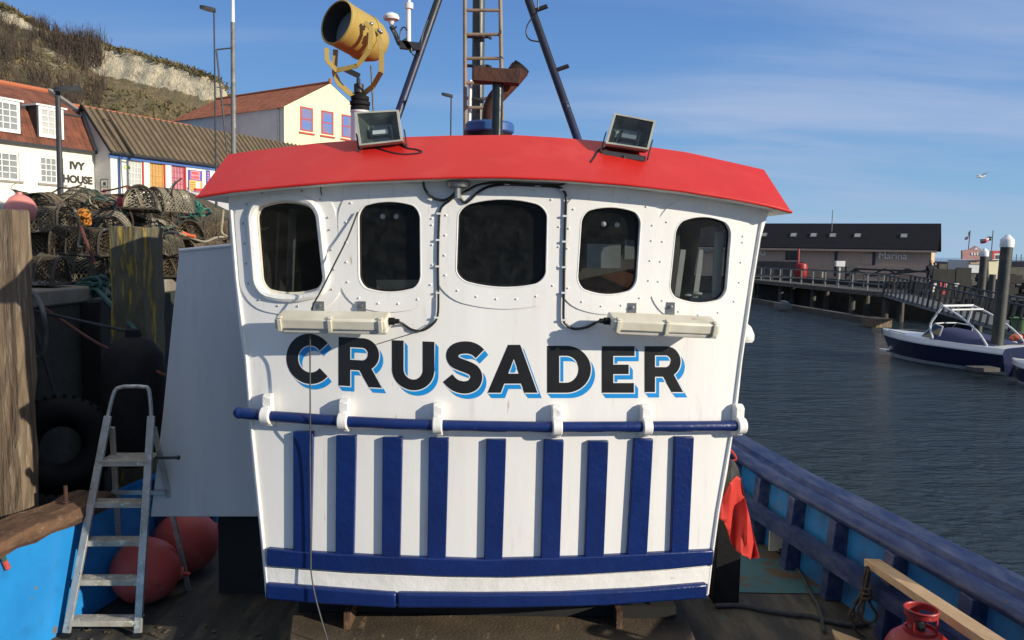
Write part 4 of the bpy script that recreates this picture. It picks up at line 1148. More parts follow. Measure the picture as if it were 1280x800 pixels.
def stile(py):
    # the point of each stile at this picture height
    def s(a, b):
        lo, hi = 0.0, 1.0
        for _ in range(40):
            m_ = (lo + hi) / 2; p = CROT.transposed() @ (lerp(a, b, m_) - C0); y = 400 - F * p.y / -p.z
            if y > py: lo = m_
            else: hi = m_
        return lerp(a, b, lo)
    return s(fl_, tl_), s(fr_, tr_)
for py in (777, 726, 677, 629):
    a, b = stile(py)
    mb = MB(); o = V((0, .045, 0)); mb.bar(a + o, b + o, .012, .105, (0, 1, 0))
    mb.bar(a + V((0, -.008, -.012)), b + V((0, -.008, -.012)), .008, .036, (0, 0, 1))
    build('tread', mb, 'alu_tread', lad_, bevel=.003)
a, b = stile(577)
mb = MB(); o = V((0, .10, 0)); mb.bar(a + o, b + o, .02, .23, (0, 1, 0)); mb.bar(a + V((0, -.012, -.01)), b + V((0, -.012, -.01)), .012, .04)
pf = build('top_platform', mb, 'alu_tread', lad_, bevel=.004)
mb = MB(); mb.tube([b + V((0, .10, 0)), b + V((.17, .08, .01))], .010, 8); mb.sphere(b + V((.17, .08, .01)), .016, 10, 6); build('platform_pin', mb, 'dark_metal', lad_)
r0, r1 = atz(152, 690, DECKL), atz(236, 738, DECKL)
r0 = V((r1.x - .50, r1.y, DECKL))
mb = MB()
t0, t1 = stile(535)
mb.bar(r0, t0 + V((.03, .03, 0)), .022, .035, (1, 0, 0)); build('rear_leg', mb, 'alu', lad_, bevel=.003)
mb = MB(); mb.bar(r1, t1 + V((.01, .03, 0)), .022, .035, (1, 0, 0)); build('rear_leg', mb, 'alu', lad_, bevel=.003)
mb = MB(); q0, q1 = lerp(r0, t0, .12), lerp(r1, t1, .12); mb.bar(q0, q1, .012, .03); q0, q1 = lerp(r0, t0, .62), lerp(r1, t1, .62); mb.bar(q0, q1, .012, .03); build('rear_brace', mb, 'alu', lad_)

# ---- two big red buoys
def big_buoy(px, py, r, label, tilt, Yd=None):
    zc = DECKL + r * .97
    c = atz(px, py, zc)
    b = thing('mooring_buoy', label, 'buoy', (c.x, c.y, DECKL), 0, 'big red inflatable buoys on deck')
    Mq = Matrix.Translation(c) @ Matrix.Rotation(tilt[0], 4, 'X') @ Matrix.Rotation(tilt[1], 4, 'Y')
    mb = MB(); prof = [(max(1e-5, r * math.sin(PI * i / 26)), -r * math.cos(PI * i / 26) * (1.0 if i < 16 else 1.04)) for i in range(27)]
    mb.lathe(prof, 40, Mq, cap=False); build('buoy_body', mb, 'buoy_red', b)
    mb = MB(); mb.lathe([(.055, r * .985), (.048, r * 1.10), (.03, r * 1.12)], 20, Mq); mb.tube([Mq @ V((-.03, 0, r * 1.1)), Mq @ V((-.03, 0, r * 1.28)), Mq @ V((.03, 0, r * 1.28)), Mq @ V((.03, 0, r * 1.1))], .012, 8)
    build('rope_eye', mb, 'buoy_red', b)
    return b
big_buoy(181, 713, .232, 'red buoy at the foot of the step ladder, in front of the other', (R(60), R(120)))
big_buoy(231, 678, .245, 'red buoy lying behind, against the pale side panel', (R(-75), R(40)))

# ---- gas cylinder
gc = atz(1152, 760, DECK + .66)
gas = thing('gas_cylinder', 'red gas cylinder with a guard collar, standing below the timber plank', 'gas cylinder', (gc.x, gc.y, DECK))
mb = MB(); G = Matrix.Translation((gc.x, gc.y, DECK))
mb.lathe([(.14, 0), (.145, .03), (.13, .035), (.155, .07), (.16, .10), (.16, .42), (.155, .465), (.135, .505), (.10, .535), (.05, .55), (1e-4, .555)], 40, G)
build('cylinder_body', mb, 'gas_red', gas)
mb = MB(); Rg = .076
def collar(a0, a1, z0, z1, n=10):
    vs = []; fs = []
    for i in range(n + 1):
        a = R(lerp(a0, a1, i / n))
        for rr_, z in ((Rg, z0), (Rg, z1), (Rg - .006, z1), (Rg - .006, z0)): vs.append(G @ V((rr_ * math.cos(a), rr_ * math.sin(a), z)))
    for i in range(n):
        for j in range(4): fs.append((i * 4 + j, i * 4 + (j + 1) % 4, i * 4 + 4 + (j + 1) % 4, i * 4 + 4 + j))
    fs += [(0, 1, 2, 3), (n * 4 + 3, n * 4 + 2, n * 4 + 1, n * 4)]
    mb.add(vs, fs)
collar(0, 360, .535, .56, 30); collar(0, 360, .625, .655, 30)
for a in (205, 325, 85): collar(a - 16, a + 16, .56, .625)
mb.tube([G @ V((Rg * math.cos(R(a)), Rg * math.sin(R(a)), .655)) for a in range(0, 360, 12)], .006, 6, closed=True)
build('guard_collar', mb, 'gas_red', gas)
mb = MB(); mb.lathe([(.022, .55), (.022, .60), (.03, .602), (.03, .615), (.015, .62)], 14, G); mb.tube([G @ V((0, 0, .59)), G @ V((-.015, -.045, .59))], .014, 10); build('valve', mb, 'dark_metal', gas)

# ---- timber plank resting on the bulwark stringer
pa, pb = at(1090, 703, 5.06), at(1262, 818, 3.45)
mb = MB(); mb.bar(pa, pb, .098, .045, (0, 0, 1))
single('timber_plank', 'pale new timber plank lying along the blue bulwark over the gas cylinder', 'plank', mb, 'plank_wood', tuple(pa), bevel=.002)
# rope coil hung on the stringer
rc = at(1083, 716, 4.98); rcx = rc
mb = MB()
random.seed(5)
def hang(pxs, Y, r=.0085, mbx=None):
    mbx.tube(spline([at(x, y, Y + random.uniform(-.015, .015)) for x, y in pxs], 6), r, 7)
Yc_ = 4.92
hang([(1084, 708), (1080, 722), (1078, 745), (1068, 757), (1062, 768), (1066, 777), (1076, 772), (1080, 755), (1083, 735), (1087, 715), (1084, 708)], Yc_, .0085, mb)
hang([(1086, 712), (1082, 735), (1088, 755), (1096, 768), (1092, 777), (1080, 778), (1072, 765), (1078, 748), (1083, 728), (1088, 714)], Yc_ - .02, .0085, mb)
hang([(1083, 716), (1077, 740), (1070, 752), (1067, 764), (1074, 768), (1079, 757), (1082, 742)], Yc_ + .02, .0085, mb)
hang([(1066, 768), (1067, 782), (1073, 792), (1082, 797)], Yc_ + .03, .007, mb)
for k_ in range(3):
    c = at(1083, 738 + 6 * k_, Yc_ - .02)
    mb.tube([c + V((.028 * math.cos(a), .03 * math.sin(a), .004 * a)) for a in [2 * PI * i / 12 for i in range(13)]], .008, 7)
single('rope_coil', 'coil of brown rope hanging from the blue bulwark rail', 'rope', mb, 'rope_brown', tuple(at(1078, 790, Yc_)))
# hose and ropes on the deck
def deckrope(px, r, name, label, m, z=DECK + .012):
    pts = spline([atz(x, y, z) for x, y in px], 8); mb = MB(); mb.tube(pts, r, 8)
    return single(name, label, 'rope' if 'rope' in name else 'hose', mb, m, tuple(pts[0]))
deckrope([(894, 757), (925, 757), (958, 763), (990, 768), (1012, 770), (1030, 775), (1062, 781), (1085, 780)], .016, 'deck_hose', 'dark hose snaking over the deck to the rope coil', 'rope_dark', DECK + .02)
deckrope([(962, 668), (985, 700), (1000, 716), (1014, 742), (1024, 760), (1030, 790)], .012, 'deck_rope', 'dark rope lying along the deck by the bulwark', 'rope_dark', DECK + .018)
mb = MB(); a = atz(1040, 790, DECK + .008); mb.prism([a, a + V((.14, -.16, 0)), a + V((.01, -.20, 0)), a + V((-.02, -.10, 0))], (0, 0, .018))
single('wood_offcut', 'pale triangular wood offcut on the deck near the rope', 'offcut', mb, 'plank_wood', tuple(a))
# bits of debris left of the hatch
mb = MB()
random.seed(11)
for i in range(26):
    x, y = random.uniform(90, 330), random.uniform(765, 800)
    p = atz(x, y, DECKL + .004); s_ = random.uniform(.008, .022); a = random.uniform(0, PI)
    mb.prism([p + V((s_ * math.cos(a + k_ * 1.7) * random.uniform(.5, 1.4), s_ * math.sin(a + k_ * 1.7), 0)) for k_ in range(4)], (0, 0, .006))
o = single('deck_litter', 'flakes of rust and wood scattered over the dark deck', 'litter', mb, 'hatch_wood', tuple(atz(230, 790, DECK)), smooth=False); o['kind'] = 'stuff'

# ---- red and black marker flag hung on the cabin corner
OUTR = [(921, 594), (911, 603), (904, 618), (898, 634), (893, 642), (899, 648), (905, 652), (910, 664), (914, 678), (920, 688), (928, 694), (938, 699), (949, 697), (944, 677), (938, 650), (931, 622), (926, 598)]
OUTB = [(912, 573), (908, 584), (906, 602), (903, 620), (911, 604), (921, 595), (926, 598), (923, 586), (918, 576)]
YF = 5.05
def fold(px, py):
    d = .035 * math.sin((px - 893) * .21 + (py - 590) * .035) + .015 * math.sin((px - 893) * .55)
    return at(px, py, YF + d * min(1, (py - 565) / 40))
def cloth(outl, m, name, par):
    pts = [(x, y) for x in range(890, 955, 4) for y in range(570, 702, 6)]
    pts = [p for p in pts if pip(p, outl)]
    v2, tr = cdt([outl], pts); mb = MB()
    mb.add([fold(p.x, p.y) for p in v2], [tuple(t) for t in tr if pip(sum((v2[i] for i in t), V((0, 0))) / 3, outl)])
    o = build(name, mb, m, par, angle=70)
    sm = o.modifiers.new('thickness', 'SOLIDIFY'); sm.thickness = .004
    return o
fg = at(915, 568, YF)
flag_ = thing('marker_flag', 'furled red and black marker flag hanging beside the white cabin corner', 'flag', (fg.x, fg.y, fg.z - .6))
cloth(OUTR, 'cloth_red', 'red_cloth', flag_); cloth(OUTB, 'cloth_black', 'black_cloth', flag_)
mb = MB(); mb.tube(spline([at(910, 580, YF), at(908, 566, YF), at(911, 561, YF), at(918, 568, YF), at(920, 574, YF), at(915, 576, YF)], 6, True), .006, 7, closed=True); mb.tube([at(911, 563, YF), at(911, 574, YF + .02)], .006, 6)
build('hanging_loop', mb, 'cloth_red', flag_)
mb = MB(); mb.tube([at(911, 566, YF + .02), at(905, 566, YF + .06)], .012, 8); build('flag_hook', mb, 'steel', flag_)

# small red and green rope tail on the left bulwark
mb = MB(); a = atx(1, 692, gx(4.7, -1) + .04); b = atx(9, 709, gx(4.7, -1) + .05)
mb.tube([a, lerp(a, b, .5)], .016, 8, m=0); mb.tube([lerp(a, b, .5), b], .017, 8, m=1); mb.sphere(b, .019, 8, 6, m=1)
single('rope_tail', 'short rope end bound in red and pale green on the blue bulwark', 'rope end', mb, ['rope_green', 'buoy_red'], tuple(b))

# =================================================================== THE QUAY ON THE LEFT
QX, QZ = -3.75, 3.21
mb = MB()
mb.grid(lambda u, v: V((QX, lerp(-4, 70, u), lerp(-1.5, QZ - .14, v))), 120, 8)
tag(single('quay_wall', 'dark weathered quay wall on the left', 'quay wall', mb, 'quay_stone', (QX, 6, 0)), kind='structure')
mb = MB(); mb.box((QX - .19, 33, QZ - .07), (.42, 74, .14))
tag(single('quay_kerb', 'stone edge of the quay', 'kerb', mb, 'quay_top', (QX, 6, QZ), bevel=.02), kind='structure')
# quay deck rising gently to the street, then the street to the houses
HDIR = V((.43, .90, 0)).normalized(); HN = V((HDIR.y, -HDIR.x, 0))
def ground_z(x, y):
    # distance in front of the row of houses
    d = (V((x, y, 0)) - V((-18, 36, 0))).dot(HN)
    t = max(0, min(1, (d - 3) / 13))
    return lerp(4.15, QZ - .004, t)
mb = MB()
mb.grid(lambda u, v: (lambda x, y: V((x, y, ground_z(x, y))))(lerp(-3.8, -120, u * u), lerp(-6, 150, v)), 40, 50)
tag(single('quay_ground', 'worn concrete quay', 'ground', mb, 'quay_top', (-10, 10, QZ)), kind='structure')

# upright timbers on the wall face
for Y in (5.9, 7.3, 8.6, 10.0):
    mb = MB(); mb.box((QX + .09, Y, 1.1), (.17, .20, QZ * 2 - 2.45))
    single('wall_timber', 'dark upright timber fixed to the quay wall', 'timber', mb, 'kerb_dark', (QX + .09, Y, 0), group='upright timbers on the quay wall', bevel=.01)
def pile(corners, Y, depth, m, label, top_jit, zbot=-1):
    (xl, xr, yt) = corners
    a, b = at(xl, yt, Y), at(xr, yt, Y)
    random.seed(int(xr)); n = 26; nx = 5; ny = 4; cx_, w_ = (a.x + b.x) / 2, (b.x - a.x); rowsv = []
    ring = [(i / nx - .5, -.5) for i in range(nx)] + [(.5, i / ny - .5) for i in range(ny)] + [(.5 - i / nx, .5) for i in range(nx)] + [(-.5, .5 - i / ny) for i in range(ny)]
    vs = []; k_ = len(ring)
    for j in range(n + 1):
        z = lerp(zbot, a.z, j / n)
        for i, (u, v) in enumerate(ring):
            jit = .010
            r_ = 1 - .03 * (abs(u) == .5 and abs(v) == .5)
            vs.append(V((cx_ + u * w_ * r_ + random.uniform(-jit, jit), Y + depth / 2 + v * depth * r_ + random.uniform(-jit, jit), z + (random.uniform(-top_jit, top_jit) if j == n else 0))))
    fs = [(j * k_ + i, j * k_ + (i + 1) % k_, (j + 1) * k_ + (i + 1) % k_, (j + 1) * k_ + i) for j in range(n) for i in range(k_)]
    top_c = len(vs); vs.append(V((cx_, Y + depth / 2, a.z + .012)))
    fs += [(n * k_ + i, n * k_ + (i + 1) % k_, top_c) for i in range(k_)]
    mb = MB(); mb.add(vs, fs)
    return single('timber_pile', label, 'timber pile', mb, m, (cx_, Y, zbot), smooth=False, group='timber piles along the quay')
pile((-46, 17, 262), 5.45, .20, 'pile_wood', 'sunlit brown timber pile at the left edge of the picture', .012)
pile((136, 180, 284), 6.5, .36, 'pile_wood_mossy', 'timber pile with yellow lichen beside the pale side panel', .010)

# black fenders on the wall
def tyre(c, Rm, rt, label):
    t = thing('tyre_fender', label, 'tyre', (c.x, c.y, c.z - Rm - rt), 0, 'black fenders between boat and quay')
    Mq = Matrix.Translation(c) @ Matrix.Rotation(R(78), 4, 'X') @ Matrix.Rotation(R(25), 4, 'Y')
    mb = MB(); prof = [(Rm + rt * 1.0 * math.cos(R(a)), rt * 1.15 * math.sin(R(a))) for a in range(0, 361, 20)]
    mb.lathe(prof, 44, Mq, cap=False); ty = build('tyre_body', mb, 'black_rubber', t)
    mb = MB()
    for i in range(36):
        a = 2 * PI * i / 36; p = V((math.cos(a), math.sin(a), 0)) * (Rm + rt * 1.0)
        mb.bar(Mq @ (p + V((0, 0, -rt * .6))), Mq @ (p + V((0, 0, rt * .6))), .022, .016, Mq.to_3x3() @ p)
    build('tread_blocks', mb, 'black_rubber', ty)
    mb = MB(); top = c + V((0, 0, Rm)); mb.tube([top, V((QX + .02, c.y + .1, QZ - .12))], .012, 7); build('hanging_rope', mb, 'rope_dark', t)
tyre(at(76, 556, 6.3), .26, .12, 'big black tyre hung low on the quay wall by the left pile')
ds = at(168, 492, 6.0)
fb = thing('fender_buoy', 'dark blue inflatable fender below the lichen covered pile', 'fender', (ds.x, ds.y, ds.z - .6), 0, 'black fenders between boat and quay')
mb = MB(); mb.lathe([(1e-4, -.60), (.10, -.58), (.19, -.46), (.22, -.25), (.22, .10), (.20, .24), (.13, .34), (.06, .37), (.05, .42), (1e-4, .43)], 28, Matrix.Translation(ds + V((0, 0, .05))), cap=False); build('fender_body', mb, 'black_rubber', fb)
mb = MB(); mb.tube([ds + V((0, 0, .45)), V((QX + .02, ds.y + .2, QZ - .1))], .012, 7); build('fender_rope', mb, 'rope_dark', fb)
# ropes and hose at the quay edge
def rope(px, r, name, label, m, cat='rope', n=8):
    pts = spline([at(x, y, Y) for x, y, Y in px], n); mb = MB(); mb.tube(pts, r, 8)
    return single(name, label, cat, mb, m, tuple(pts[0]))
rope([(38, 364, 6.6), (47, 372, 6.2), (54, 390, 5.8), (57, 420, 5.8), (54, 440, 5.8), (47, 447, 5.8), (39, 444, 5.8), (36, 425, 5.95), (38, 400, 6.3)], .017, 'hanging_hose', 'grey hose hanging in a loop over the quay edge', 'hose_grey', 'hose')
rope([(36, 372, 6.6), (80, 402, 6.4), (120, 428, 6.1), (160, 447, 6.0), (208, 470, 5.9)], .012, 'mooring_line', 'thin reddish mooring line sloping down from the quay', 'rope_red')
rope([(122, 363, 7.35), (140, 382, 6.9), (165, 408, 6.45), (185, 440, 6.1)], .022, 'mooring_rope', 'thick blue green mooring rope running down from the quay edge', 'rope_green')
mb = MB(); random.seed(9)
for k_ in range(9):
    c = V((random.uniform(104, 132), random.uniform(350, 364)))
    pts = [at(c.x + random.uniform(8, 15) * math.cos(a), c.y + random.uniform(4, 8) * math.sin(a), 7.40 + random.uniform(-.05, .05)) for a in [i * 2 * PI / 7 for i in range(7)]]
    mb.tube(spline(pts, 5, True), .018, 7, closed=True)
mb.tube(spline([at(112, 362, 7.35), at(108, 375, 7.3), at(113, 392, 7.3), at(115, 404, 7.3)], 5), .018, 7)
mb.tube(spline([at(84, 362, 7.5), at(96, 361, 7.45), at(106, 357, 7.4)], 5), .018, 7)
single('rope_bundle', 'tangle of green rope made fast at the quay edge', 'rope', mb, 'rope_green', tuple(at(118, 362, 7.4)))
# pale board and sack lying by the edge
mb = MB(); z = QZ + .02
p0, p1 = V((QX - .85, 6.6, z)), V((QX - .1, 6.75, z))
mb.prism([V((QX - .95, 7.0, z)), V((QX - .1, 7.0, z)), V((QX - .12, 7.12, z)), V((QX - .5, 7.4, z)), V((QX - .95, 7.35, z))], (0, 0, .03))
single('white_board', 'white board lying flat at the quay edge', 'board', mb, 'boat_white', (QX - .5, 7.2, z), bevel=.004)
mb = MB(); c = at(45, 346, 7.75); mb.sphere(V((c.x, c.y, QZ + .09)), .16, 16, 10, (1.3, .8, .55)); single('sack', 'pale yellow sack squashed under the lobster pots', 'sack', mb, 'net_pale', (c.x, c.y, QZ))

# two round buoys on top of the heap, behind the left pile
for px, py, r, m, lab in ((0, 253, .14, 'buoy_white', 'white round buoy on the quay just behind the left pile'), (25, 262, .125, 'buoy_pink', 'pink round buoy beside the white one behind the left pile')):
    c = at(px, py, 6.95)
    t = thing('round_buoy', lab, 'buoy', (c.x, c.y, c.z - r), 0, 'round buoys on the quay')
    mb = MB(); mb.sphere(c, r, 28, 18); build('buoy_body', mb, m, t)
    mb = MB(); mb.lathe([(.022, r * .97), (.020, r * 1.14), (.012, r * 1.16)], 12, Matrix.Translation(c)); build('buoy_neck', mb, m, t)

# ---- lobster pots
def net_lines(mb, fn_, nu, nv, r, seg=7, diag=True):
    # knotted net as crossing strands over a surface fn_(u, v)
    def strand(p0, p1):
        pts = [fn_(lerp(p0[0], p1[0], i / seg), lerp(p0[1], p1[1], i / seg)) for i in range(seg + 1)]
        mb.tube(pts, r, 3, cap=False)
    if not diag:
        for i in range(nu + 1): strand((i / nu, 0), (i / nu, 1))
        for j in range(nv + 1): strand((0, j / nv), (1, j / nv))
        return
    a = nv / nu
    for i in range(-nv, nu + 1):
        # u = (i + t*nv)/nu, v = t
        t0, t1 = max(0, -i / nv), min(1, (nu - i) / nv)
        if t1 - t0 > .02:
            strand(((i + t0 * nv) / nu, t0), ((i + t1 * nv) / nu, t1)); strand((1 - (i + t0 * nv) / nu, t0), (1 - (i + t1 * nv) / nu, t1))
def make_pot(name, L, W, H, kind, net, frame='pot_frame', r=.0042):
    L, W, H = L * .72, W * .76, H * .69
    root = thing(name, 'weathered lobster pot', 'lobster pot')
    def arch(t):  # across the pot
        a = PI * t
        if kind == 'round': return (-W / 2 * math.cos(a), H * math.sin(a))
        e = .55
        c, s_ = math.cos(a), math.sin(a)
        return (-W / 2 * math.copysign(abs(c) ** e, c), H * abs(s_) ** e)
    mb = MB()
    for k_ in range(4):
        x = -L / 2 + L * k_ / 3
        mb.tube([V((x, *arch(i / 14))) for i in range(15)], .0125 if k_ in (0, 3) else .010, 6)
    for y in (-W / 2, W / 2): mb.tube([V((-L / 2, y, .01)), V((L / 2, y, .01))], .012, 6)
    for x in (-L / 2, L / 2): mb.tube([V((x, -W / 2, .01)), V((x, W / 2, .01))], .012, 6)
    mb.tube([V((-L / 2, 0, H)), V((L / 2, 0, H))], .010, 6)
    build('pot_frame', mb, frame, root, local=True)
    mb = MB()
    for k_ in range(6): mb.box((0, -W / 2 + W * (k_ + .5) / 6, .012), (L, W / 9, .012))
    build('base_slats', mb, 'pot_base', root, local=True)
    mb = MB()
    nu, nv = (int(L / .042), int((W + 2 * H) * .8 / .042))
    net_lines(mb, lambda u, v: V((lerp(-L / 2, L / 2, u), arch(v)[0], max(.012, arch(v)[1] - .006 * math.sin(PI * ((u * 3) % 1))))), nu, nv, r, 8, kind != 'square')
    for x in (-L / 2, L / 2):
        s_ = 1 if x > 0 else -1
        net_lines(mb, lambda u, v: V((x - s_ * .09 * math.sin(PI * u) * math.sin(PI * v), arch(u)[0] , arch(u)[1] * v + .008)), int(W / .045), int(H / .04), r, 6, kind != 'square')
    # funnel eye and inner sheet
    mb.tube([V((.05 * math.cos(a), -W * .30, H * .5 + .06 * math.sin(a))) for a in [2 * PI * i / 12 for i in range(12)]], .008, 5, closed=True)
    net_lines(mb, lambda u, v: V((lerp(-L * .45, L * .45, u), lerp(-W * .1, W * .1, v) + .02, lerp(.03, H * .9, v))), 9, 6, r, 5)
    build('netting', mb, net, root, local=True)
    return root
random.seed(21)
protos = [make_pot('lobster_pot', .66, .44, .36, 'box', 'net_brown'), make_pot('lobster_pot', .60, .46, .34, 'round', 'net_brown', r=.0048),
          make_pot('lobster_pot', .70, .46, .37, 'box', 'net_green'), make_pot('lobster_pot', .62, .44, .36, 'round', 'net_pale', r=.0055)]
used = set()
def put_pot(kind, loc, rz, tilt=(0, 0), label='weathered brown lobster pot somewhere in the tangled heap on the quay', group='brown lobster pots heaped on the quay'):
    src = protos[kind]
    o = src if kind not in used else copy_tree(src)
    used.add(kind)
    o.location = loc; o.rotation_euler = (tilt[0], tilt[1], rz)
    o['label'] = label; o['group'] = group; o['category'] = 'lobster pot'
    return o
# ---- the heap of pots
random.seed(33)
SPECIAL = {}
def inview(x, y):
    px = 640 + F * x / y
    return -45 < px < 310
cnt = 0
LH = .224
for j in range(0, 11):
    Y = 7.95 + .47 * j
    for i in range(0, 16):
        X = QX - .32 - .43 * i
        if not inview(X, Y): continue
        layers = [3, 3, 4, 4, 4, 4, 4, 4, 4, 4, 4][j]
        if i == 0: layers = min(layers, 3 if j % 3 else 2)
        if j == 0 and i == 0: layers = 2
        for k_ in range(layers):
            if j > 2 and k_ < layers - 2 and i > 0: continue      # buried under and behind the rest
            if k_ == layers - 1 and random.random() < .18: continue
            kind = random.choice([0, 1, 1, 1, 2, 2, 0, 3])
            rz = random.choice([0, PI / 2, PI / 2]) + random.uniform(-.4, .4)
            tl = (random.uniform(-.14, .14), random.uniform(-.16, .16)) if k_ else (random.uniform(-.03, .03), random.uniform(-.04, .04))
            if k_ == layers - 1 and random.random() < .3: tl = (random.uniform(-.5, .5), random.uniform(-.35, .35))
            put_pot(kind, (X + random.uniform(-.08, .08), Y + random.uniform(-.08, .08), ground_z(X, Y) + .01 + LH * k_ * .97 + random.uniform(-.02, .03)), rz, tl)
            cnt += 1
# the few that stand out
p = at(178, 264, 8.9)
put_pot(3, p, PI / 2 + .3, (0, .05), 'pale square meshed lobster pot on top of the heap above the lichen covered pile', None)['group'] = 'lobster pots that stand out'
p = at(210, 264, 9.4)
put_pot(3, p, 1.2, (.1, 0), 'pale grey lobster pot just right of the square meshed one on the heap', None)['group'] = 'lobster pots that stand out'
p = at(94, 322, 6.98)
put_pot(2, V((p.x * 7.7 / 6.98, 7.66, QZ + .02)), .08, (0, 0), 'lowest lobster pot at the front of the heap, just above the green rope tangle', None)['group'] = 'lobster pots that stand out'
p = at(96, 285, 7.05)
put_pot(0, V((p.x * 7.7 / 7.05 + .06, 7.72, QZ + .27)), -.12, (.05, .04), 'front lobster pot with the orange rope knot hanging over it', None)['group'] = 'lobster pots that stand out'
p = at(222, 318, 8.0)
put_pot(1, V((p.x * 9.3 / 8, 9.3, QZ + .02)), PI / 2 + .25, (0, 0), 'round ended lobster pot between the lichen covered pile and the pale panel', None)['group'] = 'lobster pots that stand out'
for k_, (X, Y) in enumerate(((-4.42, 7.0), (-4.42, 7.0), (-4.05, 7.05))):
    put_pot([0, 1, 1][k_], (X, Y, QZ + .02 + (.24 if k_ == 1 else 0)), .1, (0, 0))
# torn net and rope ends tangled over the heap
random.seed(77)
mb = MB()
for i in range(260):
    Y = random.uniform(7.8, 12.6); X = QX - .2 - random.uniform(0, 1) ** 1.3 * (Y * .66 - 3.7)
    if not inview(X, Y): continue
    c = V((X, Y, QZ + random.uniform(.12, .92))); pts = [c]; d = V((random.gauss(0, 1), random.gauss(0, .6), random.gauss(0, .5))).normalized()
    for q in range(6):
        d = (d + V((random.gauss(0, .5), random.gauss(0, .5), random.gauss(-.12, .4)))).normalized(); pts.append(pts[-1] + d * .085)
    mb.tube(spline(pts, 3), random.choice([.005, .006, .008, .010]), 5, m=random.choice([0, 0, 1, 2, 0, 3]))
o = single('tangled_line', 'ends of rope and torn net tangled over the pot heap', 'line', mb, ['rope_brown', 'rope_pale', 'rope_dark', 'rope_green'], (QX - 1, 8, QZ)); o['kind'] = 'stuff'
# loose rope over the heap
rope([(93, 262, 7.5), (99, 272, 7.46), (101, 290, 7.42), (98, 306, 7.42), (103, 309, 7.4)], .011, 'loose_rope', 'pale rope hanging down over the front of the pot heap', 'rope_pale')
rope([(101, 283, 7.42), (106, 298, 7.38), (112, 312, 7.36), (117, 326, 7.34), (118, 330, 7.34)], .016, 'red_rope', 'rusty red rope hanging beside the orange knot', 'rope_red')
mb = MB(); random.seed(2)
for k_ in range(5):
    c = V((random.uniform(101, 110), random.uniform(266, 277)))
    mb.tube(spline([at(c.x + random.uniform(3, 7) * math.cos(a), c.y + random.uniform(3, 6) * math.sin(a), 7.40 + random.uniform(-.03, .03)) for a in [i * 2 * PI / 6 for i in range(6)]], 4, True), .010, 6, closed=True)
single('rope_knot', 'bright orange knot of rope on the front of the pot heap', 'rope', mb, 'rope_orange', tuple(at(105, 276, 7.4)))
mb = MB(); random.seed(4)
for k_ in range(8):
    c = V((random.uniform(236, 258), random.uniform(256, 270)))
    mb.tube(spline([at(c.x + random.uniform(4, 9) * math.cos(a), c.y + random.uniform(3, 6) * math.sin(a), 10.4 + random.uniform(-.1, .1)) for a in [i * 2 * PI / 6 for i in range(6)]], 4, True), .016, 6, closed=True)
single('net_bundle', 'bundle of turquoise net on the far right of the pot heap', 'net', mb, 'net_teal', tuple(at(247, 270, 10.4)))
rope([(200, 297, 7.8), (212, 290, 7.75), (225, 292, 7.7), (240, 298, 8.2), (256, 302, 8.8), (270, 297, 9.2), (283, 296, 9.4)], .012, 'loose_rope', 'pale rope trailing along the pots above the pale panel', 'rope_pale')
rope([(279, 262, 9.2), (278, 275, 9.2), (277, 290, 9.2), (284, 296, 9.2)], .014, 'loose_rope', 'short pale rope hanging close to the white cabin', 'rope_pale')
rope([(228, 291, 7.9), (235, 294, 7.9), (244, 296, 7.9)], .018, 'rope_end', 'short orange red rope end low in the pot heap', 'orange_plastic')
mb = MB(); c = at(150, 258, 8.0); mb.lathe([(.025, 0), (.028, .01), (.026, .07), (.015, .085), (.01, .10)], 14, Matrix.Translation(c)); single('red_can', 'small red can on the pot heap left of the square meshed pot', 'can', mb, 'gas_red', tuple(c))

